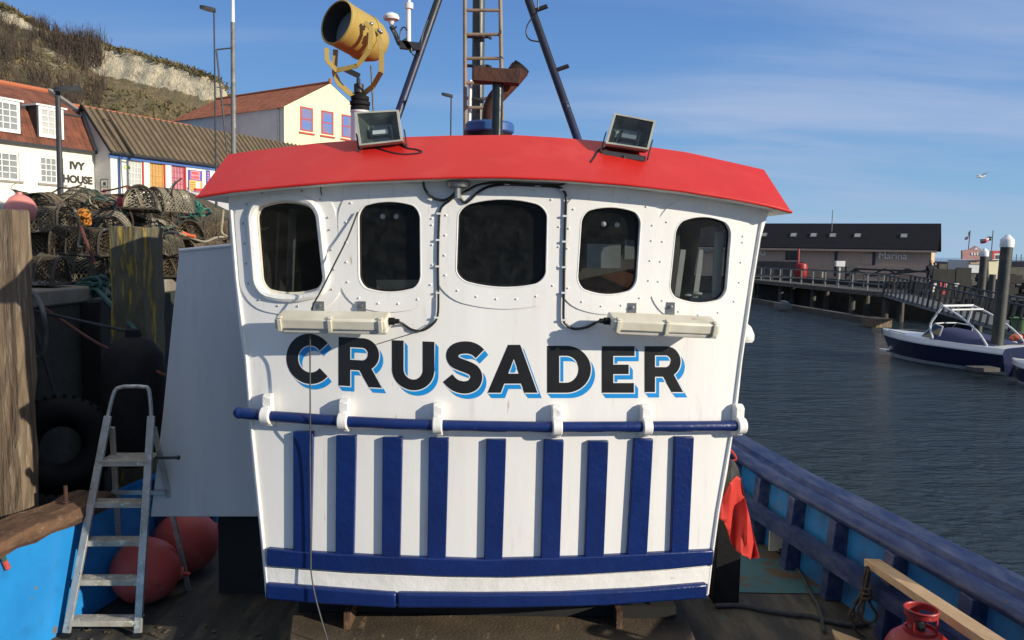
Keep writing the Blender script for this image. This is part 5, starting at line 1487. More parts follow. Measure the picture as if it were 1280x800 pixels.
# =================================================================== HOUSES
def hp(o, s, w_, z): return V((o[0], o[1], 0)) + HDIR * s + HN * w_ + V((0, 0, z))
def slab(mb, o, s0, s1, w0, w1, z0, z1, m=None):
    c = [hp(o, s, w_, z) for z in (z0, z1) for w_ in (w0, w1) for s in (s0, s1)]
    mb.add(c, [(0, 2, 3, 1), (4, 5, 7, 6), (0, 1, 5, 4), (2, 6, 7, 3), (0, 4, 6, 2), (1, 3, 7, 5)], m)
def roofpl(mb, o, s0, s1, w0, z0, w1, z1, n=1):
    ln = math.hypot(w1 - w0, z1 - z0)
    mb.grid(lambda u, v: hp(o, lerp(s0, s1, u), lerp(w0, w1, v), lerp(z0, z1, v)), 24, 6, None, lambda u, v: (lerp(s0, s1, u), v * ln))
def sash(par, o, s, w_, z0, z1, wd, nx, ny, frame, glass, sill='stone_sill', bar=.035, fr=.07, red_side=None):
    mb = MB(); s0, s1 = s - wd / 2, s + wd / 2
    slab(mb, o, s0, s0 + fr, w_ - .02, w_ + .03, z0, z1); slab(mb, o, s1 - fr, s1, w_ - .02, w_ + .03, z0, z1)
    slab(mb, o, s0 + fr, s1 - fr, w_ - .02, w_ + .03, z1 - fr, z1); slab(mb, o, s0 + fr, s1 - fr, w_ - .02, w_ + .03, z0, z0 + fr)
    for i in range(1, nx): x = lerp(s0 + fr, s1 - fr, i / nx); slab(mb, o, x - bar / 2, x + bar / 2, w_ - .02, w_ + .02, z0 + fr, z1 - fr)
    for j in range(1, ny): z = lerp(z0 + fr, z1 - fr, j / ny); slab(mb, o, s0 + fr, s1 - fr, w_ - .018, w_ + (.026 if j * 2 == ny else .017), z - bar / 2, z + bar / 2)
    wn = build('window', mb, frame, par, smooth=False)
    mb = MB(); slab(mb, o, s0 + .01, s1 - .01, w_ - .035, w_ - .012, z0 + .01, z1 - .01); build('pane', mb, glass, wn, smooth=False)
    if sill:
        mb = MB(); slab(mb, o, s0 - .12, s1 + .12, w_ - .01, w_ + .13, z0 - .09, z0 - .005); build('sill', mb, sill, wn, smooth=False)
    return wn
def wall_with_holes(o, s0, s1, w_, z0, z1, holes, mb):
    # front wall cut into strips round its openings
    xs = sorted({s0, s1} | {h[0] for h in holes} | {h[1] for h in holes}); zs = sorted({z0, z1} | {h[2] for h in holes} | {h[3] for h in holes})
    for a, b in zip(xs, xs[1:]):
        for c, d in zip(zs, zs[1:]):
            m_ = ((a + b) / 2, (c + d) / 2)
            if any(h[0] < m_[0] < h[1] and h[2] < m_[1] < h[3] for h in holes): continue
            mb.quad(hp(o, a, w_, c), hp(o, b, w_, c), hp(o, b, w_, d), hp(o, a, w_, d))
    for h in holes:
        for (a, c), (b, d) in (((h[0], h[2]), (h[1], h[2])), ((h[1], h[2]), (h[1], h[3])), ((h[1], h[3]), (h[0], h[3])), ((h[0], h[3]), (h[0], h[2]))):
            mb.quad(hp(o, a, w_, c), hp(o, b, w_, d), hp(o, b, w_ - .14, d), hp(o, a, w_ - .14, c))

# Ivy House: white cottage under a mansard of red pantiles
IO = (-18, 36)
ivy = thing('white_cottage', 'white cottage named in black letters, with a red tiled mansard roof and dormers', 'house', (-18, 36, 3.9))
mb = MB()
winz = (5.93, 7.0)
holes = [(s - .52, s + .52, *winz) for s in (-3.84, -1.95, -6.2, -8.4)]
wall_with_holes(IO, -10, 0, 0, 3.6, 7.45, holes, mb)
mb.quad(hp(IO, -10, 0, 3.6), hp(IO, -10, -5, 3.6), hp(IO, -10, -5, 7.45), hp(IO, -10, 0, 7.45))
mb.add([hp(IO, 0, 0, 3.6), hp(IO, 0, -5.6, 3.6), hp(IO, 0, -5.6, 7.45), hp(IO, 0, -5.0, 8.9), hp(IO, 0, -2.8, 10.1), hp(IO, 0, -.6, 8.9), hp(IO, 0, 0, 7.45)], [(0, 1, 2, 3, 4, 5, 6)])
build('wall', mb, 'render_white', ivy, smooth=False)
for s in (-3.84, -1.95, -6.2, -8.4): sash(ivy, IO, s, -.06, winz[0], winz[1], 1.02, 3 if s < -3 else 4, 4, 'frame_white', 'glass_grey')
mb = MB(); roofpl(mb, IO, -10.1, .02, .14, 7.42, -.6, 8.9); build('lower_roof', mb, 'tile_red', ivy, smooth=False)
mb = MB(); roofpl(mb, IO, -10.1, .02, -.58, 8.93, -2.8, 10.12); roofpl(mb, IO, -10.1, .02, -5.6, 8.5, -2.8, 10.12); build('upper_roof', mb, 'tile_red', ivy, smooth=False)
mb = MB(); slab(mb, IO, -10.1, .02, -.66, -.54, 8.88, 8.96); slab(mb, IO, -10.1, .02, .10, .22, 7.34, 7.44); build('gutter', mb, 'dark_metal', ivy)
mb = MB(); mb.tube([hp(IO, -10, -2.8, 10.14), hp(IO, 0, -2.8, 10.14)], .11, 8); build('ridge_tiles', mb, 'tile_red_far', ivy)
mb = MB()
mb.bar(hp(IO, .03, -2.8, 10.2), hp(IO, .03, -.6, 9.02), .22, .16); mb.bar(hp(IO, .03, -.6, 9.02), hp(IO, .03, .18, 7.45), .20, .14)
build('roof_verge', mb, 'stone_sill', ivy)
for s in (-3.81, -1.95, -6.2):
    mb = MB(); z0, z1 = 7.74, 8.98
    slab(mb, IO, s - .60, s - .52, -1.2, .02, z0, z1); slab(mb, IO, s + .52, s + .60, -1.2, .02, z0, z1); slab(mb, IO, s - .52, s + .52, -1.2, -.1, z0, z1 - .04)
    dm = build('dormer', mb, 'dark_metal', ivy, smooth=False)
    mb = MB(); slab(mb, IO, s - .68, s + .68, -1.3, .12, z1, z1 + .07); build('dormer_roof', mb, 'frame_white', dm, smooth=False)
    sash(ivy, IO, s, .03, z0 + .02, z1, 1.08, 3, 4, 'frame_white', 'glass_pale' if s > -3 else 'glass_grey', None, fr=.13)
for txt, s, z, size, xs in (('IVY', -.82, 6.62, .42, 1.12), ('HOUSE', -.80, 6.05, .42, 1.02)):
    mb = MB(); text_mesh(txt, size, frame_m(hp(IO, s, .012, z), HDIR, (0, 0, 1)), mb, None, xs, .022)
    build('house_name', mb, 'paint_black', ivy, smooth=False)
mb = MB(); slab(mb, IO, .25, .78, .3, .34, 5.3, 6.25)
mb2 = MB()
# ivy on the left edge
mb = MB(); random.seed(8)
for i in range(900):
    c = hp(IO, random.gauss(-4.62, .10), random.uniform(.0, .16), random.uniform(4.2, 7.0)); a, b = V((random.uniform(-1, 1), random.uniform(-1, 1), random.uniform(-1, 1))) * .07, V((random.uniform(-1, 1), random.uniform(-1, 1), random.uniform(-1, 1))) * .07
    mb.add([c - a, c + b, c + a, c - b], [(0, 1, 2, 3)])
single('climbing_plant', 'green climbing plant on the white cottage at the left edge', 'plant', mb, 'ivy_leaf', tuple(hp(IO, -4.62, .1, 4)), smooth=False)

# the long low white building with coloured sashes under brown pantiles
BO = (-17.1, 35.6)
row = thing('white_shop_building', 'long white building with orange and pink sash windows under a brown corrugated tile roof', 'building', (-17.1, 35.6, 3.9))
ws = [(1.24, 'frame_red', 'glass_pale'), (2.42, 'frame_red', 'glass_orange'), (3.62, 'frame_red', 'glass_pink'), (6.9, 'frame_red', 'glass_orange'), (8.4, 'frame_red', 'glass_pink')]
mb = MB(); holes = [(s - .40, s + .40, 6.02, 7.22) for s, _, _ in ws]
wall_with_holes(BO, 0, 17, 0, 3.4, 7.42, holes, mb)
build('wall', mb, 'render_white', row, smooth=False)
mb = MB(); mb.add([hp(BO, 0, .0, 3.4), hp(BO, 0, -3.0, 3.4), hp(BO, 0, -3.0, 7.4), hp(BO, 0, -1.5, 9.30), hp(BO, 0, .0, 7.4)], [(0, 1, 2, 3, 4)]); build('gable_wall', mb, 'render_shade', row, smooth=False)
for s, fr, gl in ws:
    fr2 = {'glass_pale': 'frame_white', 'glass_orange': 'frame_orange', 'glass_pink': 'frame_pink'}[gl]
    wn = sash(row, BO, s, -.08, 6.03, 7.21, .78, 4, 4, fr2, gl, None, bar=.022, fr=.05)
    mb = MB()
    slab(mb, BO, s + .39, s + .46, -.13, .01, 6.0, 7.24); slab(mb, BO, s - .46, s + .46, -.01, .02, 7.21, 7.26); slab(mb, BO, s - .5, s + .5, -.02, .07, 5.94, 6.01); slab(mb, BO, s + .392, s + .40, -.14, -.0, 6.02, 7.21)
    build('red_surround', mb, 'frame_red', wn, smooth=False)
mb = MB(); roofpl(mb, BO, -.16, 17, .22, 7.40, -1.5, 9.36); roofpl(mb, BO, -.16, 17, -3.2, 7.3, -1.5, 9.36); build('roof', mb, 'tile_brown', row, smooth=False)
mb = MB()
for i in range(52): # rolls of the corrugated tiles, as they show on the eave
    s = -.1 + i * .34; mb.tube([hp(BO, s, .24, 7.42), hp(BO, s, -1.48, 9.385)], .055, 6)
build('tile_rolls', mb, 'tile_brown', row)
mb = MB(); mb.bar(hp(BO, -.14, .22, 7.40), hp(BO, -.14, -1.5, 9.40), .10, .09); mb.bar(hp(BO, -.14, -3.2, 7.3), hp(BO, -.14, -1.5, 9.40), .10, .09); build('verge_board', mb, 'kerb_dark', row)
mb = MB(); slab(mb, BO, -.1, 17, .02, .07, 7.16, 7.34); build('fascia', mb, 'blue_trim', row, smooth=False)
mb = MB(); mb.tube([hp(BO, -.15, .25, 7.36), hp(BO, 17, .25, 7.36)], .06, 8); build('gutter', mb, 'dark_metal', row)
mb = MB(); mb.tube([hp(BO, .38, .07, 7.3), hp(BO, .38, .07, 4.0)], .045, 8); build('downpipe', mb, 'blue_trim', row)
mb = MB(); slab(mb, BO, .66, .95, .012, .03, 6.76, 6.9); build('small_plaque', mb, 'green_pale', row, smooth=False)
# posters
mb = MB(); slab(mb, BO, 4.17, 5.02, .012, .04, 5.9, 7.05, 0)
slab(mb, BO, 4.30, 4.88, .041, .045, 6.62, 7.02, 1); slab(mb, BO, 4.22, 4.97, .041, .045, 6.08, 6.58, 2)
for k_, (a, b, z) in enumerate(((4.36, 4.80, 6.92), (4.34, 4.84, 6.72))):
    for q in range(6): slab(mb, BO, lerp(a, b, q / 6), lerp(a, b, q / 6) + .05, .046, .05, z - .06, z + .05, 3)
for q in range(4): slab(mb, BO, 4.26, 4.55, .046, .05, 6.13 + q * .11, 6.17 + q * .11, 4)
slab(mb, BO, 4.62, 4.85, .046, .05, 6.22, 6.52, 5)
for q in range(7): slab(mb, BO, 4.24 + q * .10, 4.29 + q * .10, .041, .045, 5.94, 6.02, 5)
pst = build('poster', mb, ['poster_blue', 'poster_pink', 'poster_yellow', 'sign_red', 'orange_plastic', 'boat_white'], row, smooth=False)
mb = MB(); slab(mb, BO, 5.28, 5.52, .012, .04, 6.28, 7.12, 0)
for q in range(6): slab(mb, BO, 5.34, 5.46, .041, .045, 6.36 + q * .12, 6.42 + q * .12, 1)
build('poster', mb, ['poster_blue', 'poster_pink'], row, smooth=False)
mb = MB(); slab(mb, BO, -.02, -.012, -.62, -.14, 5.6, 6.25); nb = build('notice_board', mb, 'render_white', row, smooth=False)
mb = MB()
for z in (5.62, 5.92, 6.24): slab(mb, BO, -.035, -.021, -.62, -.14, z, z + .025, 0)
for w_ in (-.62, -.165): slab(mb, BO, -.035, -.021, w_, w_ + .025, 5.62, 6.24, 0)
slab(mb, BO, -.034, -.021, -.48, -.28, 5.68, 5.84, 1); slab(mb, BO, -.034, -.021, -.44, -.30, 6.0, 6.14, 0)
build('notice', mb, ['paint_black', 'sign_red'], nb, smooth=False)

# low white stall in front of it, its fascia lettered
so_ = hp(BO, 5.3, 2.6, 0)
stl = thing('market_stall', 'low white stall with a sloping white awning and lettered fascia behind the pots', 'stall', (so_.x, so_.y, 3.7))
SO = (so_.x, so_.y)
mb = MB(); mb.quad(hp(SO, -2.2, -1.6, 6.02), hp(SO, 3.0, -1.6, 5.95), hp(SO, 3.0, .9, 4.95), hp(SO, -2.2, .9, 5.10)); build('awning', mb, 'boat_white', stl, smooth=False)
mb = MB(); slab(mb, SO, -2.2, 3.0, -1.5, -1.4, 3.6, 5.9); build('back_panel', mb, 'render_white', stl, smooth=False)
mb = MB(); slab(mb, SO, .2, 3.0, .9, .96, 4.62, 4.95); fs_ = build('fascia_sign', mb, 'boat_white', stl, smooth=False)
mb = MB(); text_mesh('WORKS', .27, frame_m(hp(SO, 1.55, .97, 4.69), HDIR, (0, 0, 1)), mb, None, 1.2, .012); build('sign_letters', mb, 'paint_black', fs_, smooth=False)
mb = MB(); slab(mb, SO, -.2, .7, .2, .9, 5.12, 5.30, 0); slab(mb, SO, .75, 1.0, .3, .9, 5.08, 5.32, 1); slab(mb, SO, 1.05, 1.9, .2, .9, 5.02, 5.24, 0); build('boxes_on_awning', mb, ['poster_blue', 'poster_yellow'], stl, smooth=False)
mb = MB(); slab(mb, SO, -2.0, .1, -1.3, -1.2, 5.98, 6.10); build('red_stripe', mb, 'sign_red', stl, smooth=False)
mb = MB()
for s in (-2.1, .4, 2.9): mb.tube([hp(SO, s, .85, 3.6), hp(SO, s, .85, 5.0)], .04, 8)
build('stall_post', mb, 'grey_metal', stl)

# roofs of the houses behind
def back_house(o, s0, s1, wd, ze, zr, lab, m='tile_red_far'):
    h = thing('house_behind', lab, 'house', (o[0], o[1], 4))
    mb = MB(); mb.add([hp(o, s0, 0, 4), hp(o, s1, 0, 4), hp(o, s1, 0, ze), hp(o, s0, 0, ze), hp(o, s0, -wd, 4), hp(o, s1, -wd, 4), hp(o, s1, -wd, ze), hp(o, s0, -wd, ze), hp(o, s0, -wd / 2, zr - .03), hp(o, s1, -wd / 2, zr - .03)],
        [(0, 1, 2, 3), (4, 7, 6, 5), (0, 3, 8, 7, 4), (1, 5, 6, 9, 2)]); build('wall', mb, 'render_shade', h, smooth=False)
    mb = MB(); roofpl(mb, o, s0 - .1, s1 + .1, .2, ze - .1, -wd / 2, zr); roofpl(mb, o, s0 - .1, s1 + .1, -wd - .2, ze - .1, -wd / 2, zr); build('roof', mb, m, h, smooth=False)
    mb = MB(); mb.tube([hp(o, s0 - .1, -wd / 2, zr + .03), hp(o, s1 + .1, -wd / 2, zr + .03)], .09, 8); build('ridge_tiles', mb, m, h)
    return h
q = at(62, 110, 43); back_house((q.x, q.y), -16, .0, 3.0, q.z - 1.3, q.z + .1, 'red tiled roof showing just above the white cottage')
q = at(243, 157, 62); back_house((q.x + .9, q.y), -26, .3, 4.0, q.z - 1.6, q.z + .1, 'long low red tiled roof showing above the brown one')

# tall cream gabled building up the hill
a = at(355, 133, 60); GD = V((.58, .81, 0)).normalized(); GN = V((-GD.y, GD.x, 0))
crm = thing('cream_gabled_building', 'tall cream building with a red tiled roof and three red framed gable windows', 'building', (a.x, a.y, 5))
def gp(s, w_, z): return V((a.x, a.y, 0)) + GD * s + GN * w_ + V((0, 0, z))
ze, zr = a.z, at(411, 104, 63.4).z
mb = MB(); mb.add([gp(0, 0, 4), gp(8.6, 0, 4), gp(8.6, 0, ze), gp(4.3, 0, zr), gp(0, 0, ze)], [(0, 1, 2, 3, 4)]); build('gable_wall', mb, 'render_cream', crm, smooth=False)
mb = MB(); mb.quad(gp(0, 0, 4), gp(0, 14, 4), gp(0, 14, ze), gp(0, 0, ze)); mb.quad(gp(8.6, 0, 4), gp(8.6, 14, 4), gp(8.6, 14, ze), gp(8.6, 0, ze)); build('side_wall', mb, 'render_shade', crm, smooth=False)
mb = MB()
for s0, s1, in ((-.15, 4.3), (8.75, 4.3)):
    z0 = ze - .08
    mb.grid(lambda u, v: gp(lerp(s0, s1, v), lerp(.02, 14, u), lerp(z0, zr + .06, v)), 24, 6, None, lambda u, v: (u * 14, v * 4.9))
build('roof', mb, 'tile_red_far', crm, smooth=False)
mb = MB(); mb.tube([gp(4.3, 0, zr + .1), gp(4.3, 14, zr + .1)], .1, 8); mb.tube([gp(4.3, 0, zr), gp(4.3, 0, zr + .35)], .12, 8); build('ridge_tiles', mb, 'tile_red_far', crm)
for px, py in ((383, 149), (409, 153.5), (434, 158)):
    n_ = V((-GD.y, GD.x, 0)); p = atplane(px, py, gp(0, 0, 0), n_)
    s = (p - gp(0, 0, 0)).dot(GD); z = p.z
    def gs(mbx, s0, s1, w0, w1, z0, z1):
        c = [gp(s_, w_, z_) for z_ in (z0, z1) for w_ in (w0, w1) for s_ in (s0, s1)]
        mbx.add(c, [(0, 2, 3, 1), (4, 5, 7, 6), (0, 1, 5, 4), (2, 6, 7, 3), (0, 4, 6, 2), (1, 3, 7, 5)])
    mb = MB()
    gs(mb, s - .58, s - .48, -.05, .02, z - .85, z + .85); gs(mb, s + .48, s + .58, -.05, .02, z - .85, z + .85); gs(mb, s - .48, s + .48, -.05, .02, z + .75, z + .85); gs(mb, s - .48, s + .48, -.05, .02, z - .85, z - .78); gs(mb, s - .48, s + .48, -.045, .02, z - .05, z + .03); gs(mb, s - .7, s + .7, -.12, .0, z - 1.08, z - .98)
    wn = build('window', mb, 'frame_red', crm, smooth=False)
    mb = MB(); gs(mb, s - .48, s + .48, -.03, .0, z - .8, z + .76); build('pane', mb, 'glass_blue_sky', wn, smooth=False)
mb = MB()
gs(mb, -.012, .01, 5.0, 5.9, 9.3, 9.5); gs(mb, -.012, .01, 5.0, 5.9, 10.0, 10.2)
mb.tube([gp(-.05, .6, ze - .1), gp(-.05, .6, 5)], .06, 6); build('downpipe', mb, 'grey_metal', crm)

# =================================================================== STREET LAMPS AND POLES
def lamp(px, ytop, Y, head_px, label, r=.06, m='dark_metal', hh=.10):
    tp = at(px, ytop, Y); g = ground_z(tp.x, tp.y) if Y < 45 else 4
    t = thing('street_lamp', label, 'street lamp', (tp.x, tp.y, g), 0, 'street lamps')
    mb = MB(); mb.tube([V((tp.x, tp.y, g)), V((tp.x, tp.y, lerp(g, tp.z, .25))), V((tp.x, tp.y, lerp(g, tp.z, .26))), tp], [r * 1.5, r * 1.45, r, r * .8], 10); build('lamp_post', mb, m, t)
    e0, e1 = at(head_px[0], head_px[1], Y), at(head_px[2], head_px[3], Y)
    mb = MB(); d = e1 - e0
    pts = [e0, e0 + d * .18, e0 + d * .6, e1]; ws_ = [.10, .20, .24, .06]
    vs = []
    for p, w_ in zip(pts, ws_):
        vs += [p + V((0, -w_, 0)), p + V((0, w_, 0)), p + V((0, w_ * .5, hh)), p + V((0, -w_ * .5, hh))]
    fs = [(0, 1, 2, 3), (12, 15, 14, 13)]
    for i in range(3):
        o = i * 4; fs += [(o, o + 4, o + 5, o + 1), (o + 1, o + 5, o + 6, o + 2), (o + 2, o + 6, o + 7, o + 3), (o + 3, o + 7, o + 4, o)]
    mb.add(vs, fs); build('lamp_head', mb, m, t)
    return t
lamp(72, 112, 24, (69, 116, 101, 114, 0), 'dark street lamp with a flat head in front of the white cottage', .085, hh=.15)
lamp(267.5, 14, 33, (269, 15, 250, 11), 'slender dark street lamp beside the tall white tipped pole', .035, hh=.14)
lamp(564, 120, 50, (566, 122, 552, 119), 'distant street lamp showing above the red roof left of the mast', .05, hh=.16)
mb = MB(); tp = at(291, -30, 33.2); b = at(286, 205, 33.2); g = 4.0; b = V((tp.x - .05, tp.y, g))
fp = thing('flag_pole', 'tall grey pole with a white top standing before the brown roof', 'pole', tuple(b))
wt = at(291, 28, 33.2)
mb.tube([b, lerp(b, wt, .5), wt], [.12, .10, .085], 12); build('pole_shaft', mb, 'grey_metal', fp)
mb = MB(); mb.tube([wt, tp], [.075, .05], 12); build('pole_top', mb, 'paint_white', fp)
mb = MB(); mb.tube([at(290, 60, 33.2), at(270.5, 62, 33.0)], .03, 6); mb.tube([at(288, 131, 33.2), at(276, 131, 33.0)], .03, 6); mb.tube([at(270.5, 62, 33.0), at(284, 190, 33.0)], .035, 6); build('pole_bracket', mb, 'dark_metal', fp)

# =================================================================== THE HEADLAND
def bl_noise(x, y, z, s): 
    from mathutils import noise
    return noise.fractal(V((x, y, z)) * s, 1.0, 2.0, 6)
RIDGE = [(-260, -60), (-100, -28), (-30, -8), (0, 3), (20, 13), (42, 25), (60, 37), (80, 45), (110, 49), (130, 56), (160, 62), (190, 71), (230, 83), (255, 91), (272, 97), (281, 105), (288, 128), (300, 175), (330, 235)]
RBOT = [(-260, -20), (-30, 26), (0, 34), (40, 48), (80, 68), (120, 94), (160, 104), (200, 113), (230, 119), (255, 126), (275, 130), (288, 140), (300, 185), (330, 240)]
cols = [-260 + 590 * i / 150 for i in range(151)]
rows_n = 46
mb = MB(); vs = []; rock = []
for ci, px in enumerate(cols):
    Dr = lerp(140, 112, (px + 260) / 590)
    top, bot = at(px, interp(RIDGE, px), Dr), at(px, interp(RBOT, px), Dr - 4)
    g = V((ray(px, 300).x / ray(px, 300).y * 66, 66, 5.0))
    for r_ in range(rows_n + 1):
        t = r_ / rows_n
        if t < .28:
            u = t / .28; p = lerp(top, bot, u)
        else:
            u = (t - .28) / .72; p = lerp(bot, g, u); p.z = lerp(bot.z, g.z, u ** .9) 
        n1 = bl_noise(p.x, p.y, p.z, .09); n2 = bl_noise(p.x, p.y, p.z, .45)
        am = (1.0 if t > .02 else .25) * (1 if px < 283 else .3)
        d = V((p.x, p.y, 0)).normalized()
        if t < .30: p = p - d * (n1 * 1.3 + n2 * .75) * am
        else: p = p + V((0, 0, n1 * 1.3 + n2 * .5)) * min(1, (1 - t) * 3)
        vs.append(p)
        rk = max(0, 1 - abs(t - .15) / .15) if px > 105 else (.55 * max(0, 1 - abs(t - .12) / .12) if px < 45 else .15)
        rock.append(rk)
nc = len(cols); k = rows_n + 1
fs = [(i * k + j, (i + 1) * k + j, (i + 1) * k + j + 1, i * k + j + 1) for i in range(nc - 1) for j in range(rows_n)]
mb.add(vs, fs)
# far side of the ridge
m = bpy.data.materials.new('headland'); m.use_nodes = True; MATS['headland'] = m
t = m.node_tree; b_ = t.nodes['Principled BSDF']; b_.inputs['Roughness'].default_value = .95
at_ = N(t, 'ShaderNodeAttribute', attribute_name='rock'); tcn = N(t, 'ShaderNodeTexCoord')
def nz_(sc, st=(1, 1, 1), det=9):
    mpn = N(t, 'ShaderNodeMapping'); mpn.inputs['Scale'].default_value = st; t.links.new(tcn.outputs['Object'], mpn.inputs[0])
    n = N(t, 'ShaderNodeTexNoise'); n.inputs['Scale'].default_value = sc; n.inputs['Detail'].default_value = det; n.inputs['Roughness'].default_value = .65; t.links.new(mpn.outputs[0], n.inputs['Vector']); return n.outputs['Fac']
def mr_(f, a0, a1):
    n = N(t, 'ShaderNodeMapRange'); n.inputs[1].default_value = a0; n.inputs[2].default_value = a1; t.links.new(f, n.inputs[0]); return n.outputs[0]
def mx_(f, A, B):
    n = N(t, 'ShaderNodeMix', data_type='RGBA'); t.links.new(f, n.inputs[0])
    for q_, s_ in (('A', A), ('B', B)):
        if isinstance(s_, tuple): n.inputs[q_].default_value = c4(s_)
        else: t.links.new(s_, n.inputs[q_])
    return n.outputs['Result']
rockc = mx_(mr_(nz_(.5, (1, 1, 2.5)), .35, .7), (.66, .57, .40), (.48, .41, .28))
rockc = mx_(mr_(nz_(1.6), .62, .70), rockc, (.18, .15, .09))
scr = mx_(mr_(nz_(.16), .4, .6), (.19, .145, .08), (.12, .105, .048))
scr = mx_(mr_(nz_(.55), .50, .66), scr, (.26, .185, .10))
scr = mx_(mr_(nz_(.10), .66, .70), scr, (.34, .20, .085))
ad = N(t, 'ShaderNodeMath', operation='ADD'); t.links.new(at_.outputs['Fac'], ad.inputs[0]); 
sb = N(t, 'ShaderNodeMath', operation='MULTIPLY_ADD'); t.links.new(nz_(.35), sb.inputs[0]); sb.inputs[1].default_value = 1.0; sb.inputs[2].default_value = -.5; t.links.new(sb.outputs[0], ad.inputs[1])
t.links.new(mx_(mr_(ad.outputs[0], .22, .32), scr, rockc), b_.inputs['Base Color'])
bn = N(t, 'ShaderNodeBump'); bn.inputs['Strength'].default_value = .9; bn.inputs['Distance'].default_value = .8; t.links.new(nz_(1.1), bn.inputs['Height']); t.links.new(bn.outputs[0], b_.inputs['Normal'])
hl = build('headland_hill', mb, 'headland')
tag(hl, 'rocky headland with a limestone crag behind the houses', kind='structure')
at2 = hl.data.attributes.new('rock', 'FLOAT', 'POINT'); at2.data.foreach_set('value', rock)
# scrub and bare twigs on the slope
random.seed(17)
def hillpt(px, t):
    ci = max(0, min(nc - 2, int((px + 260) / 590 * 150))); ri = max(0, min(rows_n - 1, int(t * rows_n)))
    a0 = vs[ci * k + ri]; f_ = (px - cols[ci]) / (cols[1] - cols[0]); g_ = t * rows_n - ri
    return lerp(lerp(vs[ci * k + ri], vs[(ci + 1) * k + ri], f_), lerp(vs[ci * k + ri + 1], vs[(ci + 1) * k + ri + 1], f_), g_)
mb = MB()
def bush(c, h, n, spread):
    for i in range(n):
        a = random.uniform(0, 2 * PI); r_ = random.uniform(.05, 1) * spread
        p0 = c + V((random.gauss(0, spread * .25), random.gauss(0, spread * .25), -.2)); p1 = c + V((r_ * math.cos(a), r_ * math.sin(a), h * random.uniform(.5, 1.05)))
        w_ = V((random.uniform(-1, 1), random.uniform(-.4, .4), 0)) * .06; mid = lerp(p0, p1, .55) + V((random.gauss(0, .15), 0, .1))
        mb.add([p0 - w_, p0 + w_, mid + w_ * .7, mid - w_ * .7], [(0, 1, 2, 3)]); mb.add([mid - w_ * .6, mid + w_ * .6, p1], [(0, 1, 2)])
        for _ in range(3):
            q0 = lerp(mid, p1, random.random()); q1 = q0 + V((random.gauss(0, .45), random.gauss(0, .3), random.uniform(.1, .8)))
            mb.add([q0 - w_ * .4, q0 + w_ * .4, q1], [(0, 1, 2)])
for i in range(230):
    px = random.uniform(-60, 128); tmin = .16 if px > 40 else .22
    t_ = random.uniform(tmin, .72) if px < 105 else random.uniform(.05, .45)
    bush(hillpt(px, t_), random.uniform(2.0, 4.2), 16, random.uniform(1.0, 1.9))
for i in range(46):
    px = random.choice([random.uniform(40, 80), random.uniform(85, 135)]); bush(hillpt(px, .02), random.uniform(.8, 2.2), 9, .9)
o = single('bare_scrub', 'bare brown winter scrub covering the slope', 'scrub', mb, 'twig', tuple(hillpt(40, .5)), smooth=False); o['kind'] = 'stuff'
mb = MB()
for i in range(4200):
    px = random.uniform(-40, 292); t_ = random.uniform(.34, .98)
    if random.random() < .16: t_ = random.uniform(0, .045)
    c = hillpt(px, t_); h = random.uniform(.25, 1.0) * (1 if t_ > .1 else .8)
    for _ in range(3):
        d = V((random.gauss(0, .35), random.gauss(0, .3), h * random.uniform(.3, 1))); w_ = V((random.uniform(-.25, .25), random.uniform(-.1, .1), random.uniform(-.1, .1)))
        c2 = c + V((random.gauss(0, .3), random.gauss(0, .3), -.05)); mb.add([c2 - w_, c2 + w_, c2 + d + w_ * .4], [(0, 1, 2)])
o = single('hillside_grass', 'rough grass and low bushes on the slope and along the cliff top', 'grass', mb, 'scrub_green', tuple(hillpt(150, .6)), smooth=False); o['kind'] = 'stuff'
# =================================================================== WATER
m = bpy.data.materials.new('harbour_water'); m.use_nodes = True; MATS['harbour_water'] = m
t = m.node_tree; b_ = t.nodes['Principled BSDF']
b_.inputs['Base Color'].default_value = (.030, .046, .054, 1); b_.inputs['Roughness'].default_value = .07; b_.inputs['IOR'].default_value = 1.33
tcn = N(t, 'ShaderNodeTexCoord')
def wn_(sc, st, det, rot=0):
    mpn = N(t, 'ShaderNodeMapping'); mpn.inputs['Scale'].default_value = st; mpn.inputs['Rotation'].default_value = (0, 0, R(rot)); t.links.new(tcn.outputs['Object'], mpn.inputs[0])
    n = N(t, 'ShaderNodeTexNoise'); n.inputs['Scale'].default_value = sc; n.inputs['Detail'].default_value = det; n.inputs['Roughness'].default_value = .55; n.inputs['Distortion'].default_value = .4
    t.links.new(mpn.outputs[0], n.inputs['Vector']); return n.outputs['Fac']
def ma_(op, a, b):
    n = N(t, 'ShaderNodeMath', operation=op)
    for i, q in enumerate((a, b)):
        if isinstance(q, (int, float)): n.inputs[i].default_value = q
        else: t.links.new(q, n.inputs[i])
    return n.outputs[0]
h = ma_('ADD', ma_('MULTIPLY', wn_(1.1, (.6, 1.3, 1), 3, 18), 1.0), ma_('MULTIPLY', wn_(5.4, (.6, 1.2, 1), 6, -10), .50))
bn = N(t, 'ShaderNodeBump'); bn.inputs['Strength'].default_value = 1.0; bn.inputs['Distance'].default_value = .27; t.links.new(h, bn.inputs['Height']); t.links.new(bn.outputs[0], b_.inputs['Normal'])
mb = MB(); mb.quad((-3000, -400, 0), (3000, -400, 0), (3000, 6000, 0), (-3000, 6000, 0))
tag(build('water', mb, 'harbour_water', smooth=False), 'dark rippled harbour water', kind='structure')
mb = MB(); mb.quad((-3000, -400, -2.5), (3000, -400, -2.5), (3000, 6000, -2.5), (-3000, 6000, -2.5))

